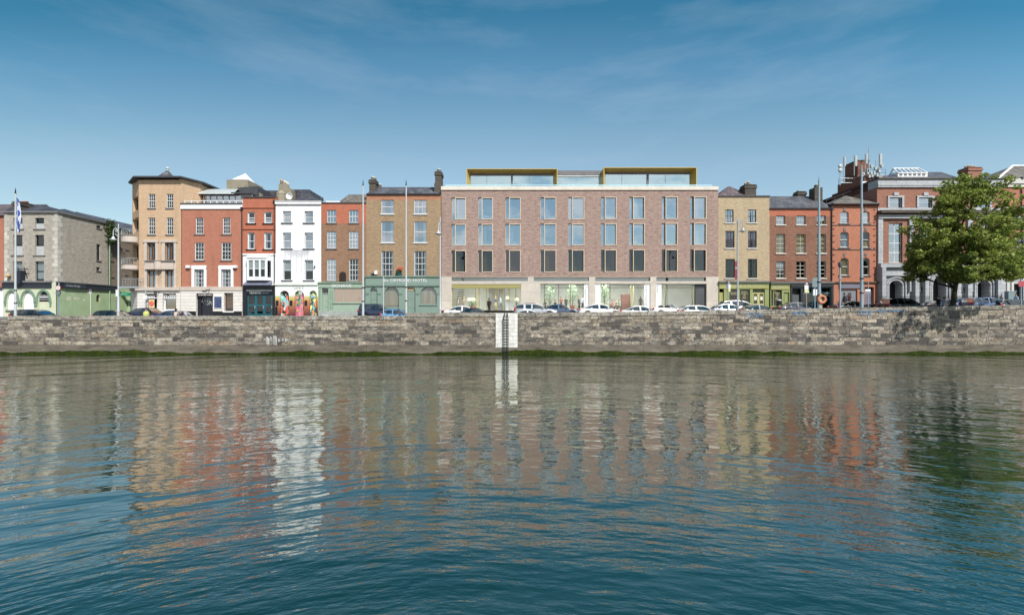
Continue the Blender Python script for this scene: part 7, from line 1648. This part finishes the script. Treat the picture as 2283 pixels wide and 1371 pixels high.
def ornate_lamp(px, py_top, py_dish, Y, side, label, mat, sway=0):
    x = X(px, Y); zb = road_z(x, Y) + .1; zt = Z(py_top, Y); zd = Z(py_dish, Y)
    t = thing('street_lamp', label, 'street lamp', (x, Y, zb), 'ornate street lamps')
    mb = MB(); mb.lathe((x, Y, zb), [(.17, 0), (.17, .25), (.13, .3), (.12, 1.2), (.14, 1.25), (.09, 1.35), (.085, 3), (.07, zt - zb - 2.0), (.06, zt - zb - .5), (.09, zt - zb - .45), (.03, zt - zb - .3), (.06, zt - zb - .15), (.01, zt - zb)], 12); mb.build('post', mat, t, True)
    br = MB(); arm = .52
    P = [(x, Y, zd + .55), (x + side * .12, Y, zd + 1.0), (x + side * .3, Y, zd + 1.15), (x + side * .47, Y, zd + 1.0), (x + side * arm, Y, zd + .7), (x + side * arm, Y, zd + .3)]
    br.path(P, .04, 8); br.path([(x, Y, zd + .9), (x + side * .2, Y, zd + .75), (x + side * .3, Y, zd + .9), (x + side * .2, Y, zd + 1.02), (x + side * .12, Y, zd + .9)], .028, 6); br.path([(x, Y, zd + .3), (x + side * .2, Y, zd + .42), (x + side * .32, Y, zd + .6)], .025, 6); bo = br.build('bracket', mat, t)
    sh = MB(); sh.lathe((x + side * arm, Y, zd - .05), [(.34, 0), (.35, .03), (.22, .1), (.14, .16), (.12, .3), (.05, .36)], 16); sh.build('lamp_shade', mat, t, True)
    gl = MB(); gl.ball((x + side * arm, Y, zd - .06), .17, 10, 0, (1, 1, .6)); gl.build('lamp_globe', M_BLIND, t, True)
    return t
ornate_lamp(264, 499, 534, 49, -1, 'ornate white street lamp in front of the ivy at the side street', M_POLE)
ornate_lamp(981.5, 484, 521, 49, -.35, 'ornate white street lamp between the tan house and the hotel', M_POLE)
bl = ornate_lamp(1644.5, 486, 515, 49.2, 1, 'ornate grey street lamp with a red banner in front of the yellow house', M_STEEL)
bn = MB(); bn.box(X(1638.5, 49.2), X(1643.2, 49.2), 49.18, 49.21, Z(624, 49.2), Z(582.5, 49.2)); bo_ = bn.build('banner', plain('red banner', C(160, 58, 70, .85), .8, var=.12)); tag(bo_, 'narrow red banner hanging on the ornate grey street lamp', 'banner')
bm_ = MB(); bm_.ball((X(1641, 49.15), 49.165, Z(598, 49.2)), .09, 8, 0, (.8, .15, 1.4)); o_ = bm_.build('emblem', M_BOARD, bo_)
sl_ = thing('street_lamp', 'short lamp post with a small lantern in front of the orange house', 'street lamp', (X(1873, 48.9), 48.9, road_z(33, 48.9)), 'ornate street lamps')
xx = X(1873, 48.9); zb = road_z(33, 48.9); mb = MB(); mb.lathe((xx, 48.9, zb), [(.14, 0), (.12, .6), (.085, .7), (.07, Z(597, 48.9) - zb)], 10); mb.build('post', M_BLUEPOLE, sl_); mb = MB(); mb.lathe((xx, 48.9, Z(597, 48.9)), [(.06, 0), (.15, .1), (.2, .42), (.22, .45), (.12, .55), (.02, .62)], 8); mb.build('lantern', M_SLATE, sl_)
mb = MB(); mb.box(xx - .16, xx + .06, 48.75, 48.9, Z(622, 48.9), Z(618, 48.9)); mb.build('bracket', M_BLUEPOLE, sl_)
def sign_post(px, py0, Y, label, plates, r=.035, name='street_sign', mat=M_STEEL, py1=None):
    x = X(px, Y); zb = road_z(x, Y) + .1 if py1 is None else Z(py1, Y); t = thing(name, label, 'sign', (x, Y, zb), 'street signs on posts')
    MB().tube((x, Y, zb), (x, Y, Z(py0, Y)), r, n=8).build('post', mat, t)
    for a, c, d, e_, m in plates: MB().box(X(a, Y), X(c, Y), Y - r - .03, Y - r - .005, Z(e_, Y), Z(d, Y)).build('plate', m, t)
    return t
MAUVE = plain('mauve sign', C(112, 92, 110, .85), .5, var=.05); YEL = plain('pale yellow plate', C(225, 220, 160, .85), .5, var=.05); SIGNG = plain('grey sign back', C(128, 150, 155, .8), .5, var=.1)
def parking(px, py, Y, label):
    w = 5.0; t = sign_post(px, py, Y, label, [(px - w, px + w, py, py + 7, MAUVE), (px - w, px + w, py + 7.2, py + 16.5, M_WHITE), (px - w, px + w, py + 16.7, py + 24, YEL)])
    d = MB(); d.lathe((X(px, Y), Y - .068, Z(py + 3.5, Y)), [(.001, -.004), (.1, -.004), (.1, .003)], 14, axis='y'); dd = d.build('disc', M_WHITE, t)
    lettering('P', (X(px - 1, Y), X(px + 1.2, Y), Z(py + 5.1, Y), Z(py + 1.9, Y)), Y, MAUVE, dd, Fr((0, Y - .073)), ext=.002)
parking(1623, 626.5, 50.2, 'mauve and white parking sign on a post before the green shop'); parking(1798, 629, 50.2, 'mauve and white parking sign before the charcoal shop')
sign_post(1816.5, 620, 49.9, 'pair of grey backed road signs on one post beside the lifebuoy pole', [(1810, 1822.5, 620, 629.5, SIGNG), (1810, 1822.5, 630.5, 640.5, SIGNG), (1812, 1816, 645, 659, M_WHITE), (1817.5, 1821, 645, 659, M_WHITE)], .06, mat=M_BLUEPOLE)
sign_post(1936, 629, 50.2, 'small white sign on a thin post before the lavender grey door', [(1928, 1940, 645, 649.5, M_WHITE), (1928, 1941, 652, 653.5, M_BLUEPOLE)])
sign_post(670.5, 650, 50.4, 'square pale sign on a thin post in front of the mural', [(666.5, 674.5, 650, 657, M_BOARD)])
sign_post(855, 617, 50.2, 'thin bare white post in front of the grey green arched shopfront', [], .05, mat=M_POLE)
sign_post(324.5, 645, 56.5, 'white box sign on a post left of the cream poster', [(320.5, 328.8, 659, 667, M_WHITE)], .06)
tt = sign_post(328, 666, 57.4, 'black and white striped post in front of the cream poster', [], .09, 'striped_post', M_WHITE)
mb = MB()
for k in range(5): mb.lathe((X(328, 57.4), 57.4, Z(692 - k * 6, 57.4)), [(.095, 0), (.095, .13)], 10)
mb.build('stripes', M_DARK, tt)
sign_post(261, 646, 48.95, 'white plate on the post of the ornate lamp near the side street', [(259, 263, 646, 661, M_WHITE)], .03)
t = sign_post(2276, 615, 50.5, 'red and white road sign on a grey pole at the right end', [(2269, 2283, 627, 639, plain('red sign', C(190, 70, 85, .85), .5, var=.25, scale=6))], .06, mat=M_BLUEPOLE)
# round signs on the pub's side wall
t = sign_post(131.5, 631, 57.6, 'post with two round speed limit signs at the corner of the green pub', [], .06, mat=M_BLUEPOLE)
for py, m1, m2, tx in ((642, plain('sign red', C(190, 50, 50, .85), .5, var=0), M_WHITE, '30'), (653.5, M_DARK, SIGNG, 'END')):
    d = MB(); d.lathe((X(130, 57.5), 57.5, Z(py, 57.5)), [(.001, -.02), (.31, -.02), (.31, .02)], 18, axis='y'); dd = d.build('sign_disc', m1, t); d = MB(); d.lathe((X(130, 57.5), 57.47, Z(py, 57.5)), [(.001, -.005), (.24, -.005), (.24, .003)], 18, axis='y'); d.build('sign_face', m2, dd)
    lettering(tx, (X(127.8, 57.5), X(132.2, 57.5), Z(py + 2, 57.5), Z(py - 2, 57.5)), 57.46, M_DARK, dd, Fr((0, 57.462)), ext=.002)
sign_post(202, 645, 61.5, 'parking sign on a pale post against the green side wall', [(199.5, 205, 645, 649.5, MAUVE), (199.5, 205, 650, 656, M_BOARD)], .05, mat=plain('pale green post', C(190, 210, 190, .85), .5))
# lifebuoy
lb = thing('lifebuoy', 'orange lifebuoy hanging on a post beside the blue grey pole', 'lifebuoy', (X(1832.5, 48.6), 48.6, Z(667, 48.6)))
mb = MB(); R, r_ = .34, .13; cx_, cz_ = X(1832.5, 48.6), Z(667.5, 48.6); i0 = len(mb.v)
for a in range(24):
    for c in range(10): ta, tc_ = 2 * PI * a / 24, 2 * PI * c / 10; mb.v.append((cx_ + (R + r_ * math.cos(tc_)) * math.cos(ta), 48.6 + r_ * .7 * math.sin(tc_), cz_ + (R + r_ * math.cos(tc_)) * math.sin(ta)))
for a in range(24):
    for c in range(10): mb.f.append([a * 10 + c, ((a + 1) % 24) * 10 + c, ((a + 1) % 24) * 10 + (c + 1) % 10, a * 10 + (c + 1) % 10]); mb.m.append(0)
mb.build('ring', plain('lifebuoy orange', C(205, 128, 92, .8), .6, var=.1), lb, True); mb = MB(); mb.box(cx_ - .1, cx_ + .1, 48.7, 48.76, cz_ - 1.4, cz_ + .55); mb.build('backboard', plain('yellow board', C(210, 165, 80, .85), .6), lb)
# bins near the shops
for px, Y, lab in ((640 - 27, 58.8, 'black bin between the teal shop and the mural'), (1737, 58.4, 'dark bin with a domed lid before the green shop'), (1642, 58.6, 'blue grey bin seen over the white people carrier')):
    x = X(px, Y); zb = road_z(x, Y) + .14; t = thing('litter_bin', lab, 'bin', (x, Y, zb), 'litter bins on the pavement'); hh = 1.25 if px < 700 else 1.5
    mb = MB(); mb.lathe((x, Y, zb), [(.26, 0), (.28, .1), (.28, hh * .8), (.26, hh * .82)], 12); mb.build('body', TRIM if px != 1642 else M_BLUEPOLE, t); mb = MB(); mb.lathe((x, Y, zb + hh * .82), [(.3, 0), (.3, .06), (.22, .16), (.05, .22)], 12); mb.build('lid', M_STEEL if px > 700 else TRIM, t, True)
ub = thing('utility_cabinet', 'grey green cabinet on the pavement right of the tree', 'cabinet', (X(2253, 58.8), 58.8, zp(2253, 58.8))); mb = MB(); x = X(2253, 58.8); zb = zp(2253, 58.8); mb.box(x - .45, x + .45, 58.6, 59.1, zb, zb + 2.0); mb.build('cabinet_body', SIGNG, ub); mb = MB(); mb.box(x - .5, x + .5, 58.55, 59.15, zb + 2.0, zb + 2.08); mb.build('cabinet_top', M_STEEL, ub)
# ---------------------------------------------------------------- tree, ivy
def leaf_mat(name, a, b_, tr):
    m, nt, out = new_mat(name); d = N(nt, 'ShaderNodeBsdfPrincipled', Roughness=.5); d.inputs['Specular IOR Level'].default_value = .35
    g = N(nt, 'ShaderNodeNewGeometry'); c = mixc(nt, a, b_, g.outputs['Random Per Island']); nt.links.new(c, d.inputs['Base Color'])
    tl = N(nt, 'ShaderNodeBsdfTranslucent'); nt.links.new(mixc(nt, c, (0.16, 0.24, 0.03, 1), .5), tl.inputs['Color'])
    mx = N(nt, 'ShaderNodeMixShader'); mx.inputs[0].default_value = tr; nt.links.new(d.outputs[0], mx.inputs[1]); nt.links.new(tl.outputs[0], mx.inputs[2]); nt.links.new(mx.outputs[0], out.inputs['Surface']); return m
LEAF = leaf_mat('tree leaves', (0.07, 0.112, 0.018, 1), (0.46, 0.51, 0.13, 1), .42)
def leaves_mesh(name, cent, size, mat, parent, rng):
    """many small four-cornered leaves bent along the midrib"""
    n = len(cent); o = np.array(ORIGIN[parent.name])
    nrm = rng.normal(size=(n, 3)); nrm[:, 2] += .9; nrm /= np.linalg.norm(nrm, axis=1)[:, None]
    t = rng.normal(size=(n, 3)); t -= (t * nrm).sum(1)[:, None] * nrm; t /= np.linalg.norm(t, axis=1)[:, None]; s = np.cross(nrm, t)
    L = size * rng.uniform(.6, 1.25, n)[:, None]
    V = np.stack([cent - t * L * .6, cent + s * L * .42 + nrm * L * .08, cent + t * L * .6, cent - s * L * .42 + nrm * L * .08], 1).reshape(-1, 3) - o
    me = bpy.data.meshes.new(name); me.vertices.add(4 * n); me.vertices.foreach_set('co', V.ravel()); me.loops.add(4 * n); me.loops.foreach_set('vertex_index', np.arange(4 * n, dtype=np.int32)); me.polygons.add(n)
    me.polygons.foreach_set('loop_start', np.arange(0, 4 * n, 4, dtype=np.int32)); me.update(); me.validate(); me.materials.append(mat)
    ob = bpy.data.objects.new(name, me); COL.objects.link(ob); ob.parent = parent; return ob
def big_tree():
    Y = 49.4; x = X(2126, Y); zb = road_z(x, Y) + .05; rng = np.random.default_rng(5); rnd = random.Random(5)
    t = thing('street_tree', 'large leafy green tree growing behind the right end of the quay wall', 'tree', (x, Y, zb))
    bark = plain('bark', (0.045, 0.04, 0.03, 1), .95, var=.4, scale=6); tr = MB(); tips = []
    P = [(x - .1, Y, zb), (x - .02, Y, zb + 1.2), (x + .12, Y, zb + 2.4), (x + .35, Y + .05, zb + 3.6)]
    for k, (a, b_) in enumerate(zip(P, P[1:])): tr.tube(a, b_, .30 - .05 * k, .25 - .05 * k if k < 2 else .2, 10)
    tr.tube((x - .1, Y, zb), (x - .1, Y, zb + .3), .42, .3, 10)
    cx_, cz_ = X(2152, Y), Z(512, Y)
    def limb(p, d, L, r, lvl):
        p = Vector(p); q = p + d * L * .5 + Vector((0, 0, L * .06)); e_ = p + d * L + Vector((0, 0, L * .18)); tr.tube(p, q, r, r * .78, 6); tr.tube(q, e_, r * .78, r * .5, 6)
        tips.append(np.array(q)); tips.append(np.array(e_))
        if lvl:
            for _ in range(4):
                dd = (d + Vector((rnd.gauss(0, .6), rnd.gauss(0, .6), rnd.gauss(.15, .5)))).normalized(); limb(p.lerp(e_, rnd.uniform(.45, 1)), dd, L * .62, r * .5, lvl - 1)
    for k in range(11):
        an = 2 * PI * k / 11 + rnd.uniform(-.2, .2); up = rnd.uniform(.25, 1.3); d = Vector((math.cos(an), math.sin(an), up)).normalized(); st = Vector(P[2]).lerp(Vector(P[3]), rnd.random()); limb(st, d, rnd.uniform(2.3, 3.3), .12, 2)
    limb(P[3], Vector((.1, .05, 1)), 4.5, .17, 2); limb(P[3], Vector((-.25, .1, 1)), 4.0, .15, 2)
    tr.build('trunk', bark, t, True)
    # clumps fill an uneven crown; most of them sit near the branch ends
    C_ = []
    prof = [(402, 45), (420, 70), (450, 98), (490, 116), (530, 120), (570, 116), (600, 100), (620, 70), (630, 40)]
    prof = [(Z(a, Y), c * Y / FL) for a, c in prof][::-1]; zz = [a for a, _ in prof]; rr = [c for _, c in prof]
    n = 0
    while n < 285:
        z = rng.uniform(zz[0], zz[-1]); R = np.interp(z, zz, rr); a = rng.uniform(0, 2 * PI); f = rng.random() ** .45
        wob = 1 + .15 * math.sin(3 * a + z) + .13 * math.sin(5 * a - 2.3 * z)
        px_ = cx_ + R * f * wob * math.cos(a) + .25 * max(0, z - cz_) * .1; py_ = Y - .9 + R * .6 * f * wob * math.sin(a)
        C_.append((px_, py_, z, rng.uniform(.3, .72))); n += 1
    for q in tips:
        if 2022 < 1141.5 + q[0] * FL / q[1] and q[2] < zz[-1]: C_.append((*q, rng.uniform(.3, .6)))
    # a second, lower bough reaches right along the wall
    for _ in range(60): C_.append((rng.uniform(X(2215, Y), X(2300, Y)), Y + rng.normal(0, 1.6), Z(rng.uniform(470, 634), Y), rng.uniform(.3, .8)))
    for _ in range(26): C_.append((rng.uniform(X(2018, Y), X(2062, Y)), Y - abs(rng.normal(0, 1.0)), Z(rng.uniform(490, 590), Y), rng.uniform(.25, .55)))
    for _ in range(95): yy_ = rng.uniform(42.4, 46); C_.append((X(rng.uniform(2150, 2292), yy_), yy_, Z(rng.uniform(560, 634), yy_), rng.uniform(.22, .5)))
    cs = []
    for a, c, z, r in C_:
        if z - r * .5 < Z(632, Y): continue
        m = int(200 * r ** 1.6) + 14; q = rng.normal(size=(m, 3)); q /= np.linalg.norm(q, axis=1)[:, None]; cs.append(np.array([a, c, z]) + q * (r * rng.random(m) ** .35)[:, None] * np.array([1.05, 1.05, .68]))
    cent = np.concatenate(cs); cent = cent[cent[:, 2] < Z(394, Y) + .3]
    leaves_mesh('crown', cent, .21, LEAF, t, rng)
big_tree()
def ivy():
    x = xs_ + .3; Y = 67.5; rng = np.random.default_rng(8)
    t = thing('wall_ivy', 'bushy green plant growing out of the far corner of the pub wall', 'plant', (x, Y, Z(525, Y)))
    cs = []
    for _ in range(46):
        py = rng.uniform(494, 542); w_ = 12 * (1 - abs(py - 515) / 42); c = np.array([X(249 + rng.normal(0, .5) * w_, Y), Y + rng.normal(0, .35), Z(py, Y)]); m = 34; q = rng.normal(size=(m, 3)) * .22; cs.append(c + q)
    leaves_mesh('foliage', np.concatenate(cs), .2, leaf_mat('ivy leaves', (0.02, 0.045, 0.012, 1), (0.07, 0.11, 0.03, 1), .25), t, rng)
    mb = MB(); mb.path([(xs_ - .05, Y, Z(545, Y)), (xs_ + .2, Y, Z(530, Y)), (X(249, Y), Y, Z(512, Y)), (X(252, Y), Y, Z(498, Y))], .06); mb.build('stem', plain('ivy stem', (0.05, 0.04, 0.03, 1), .9), t)
ivy()
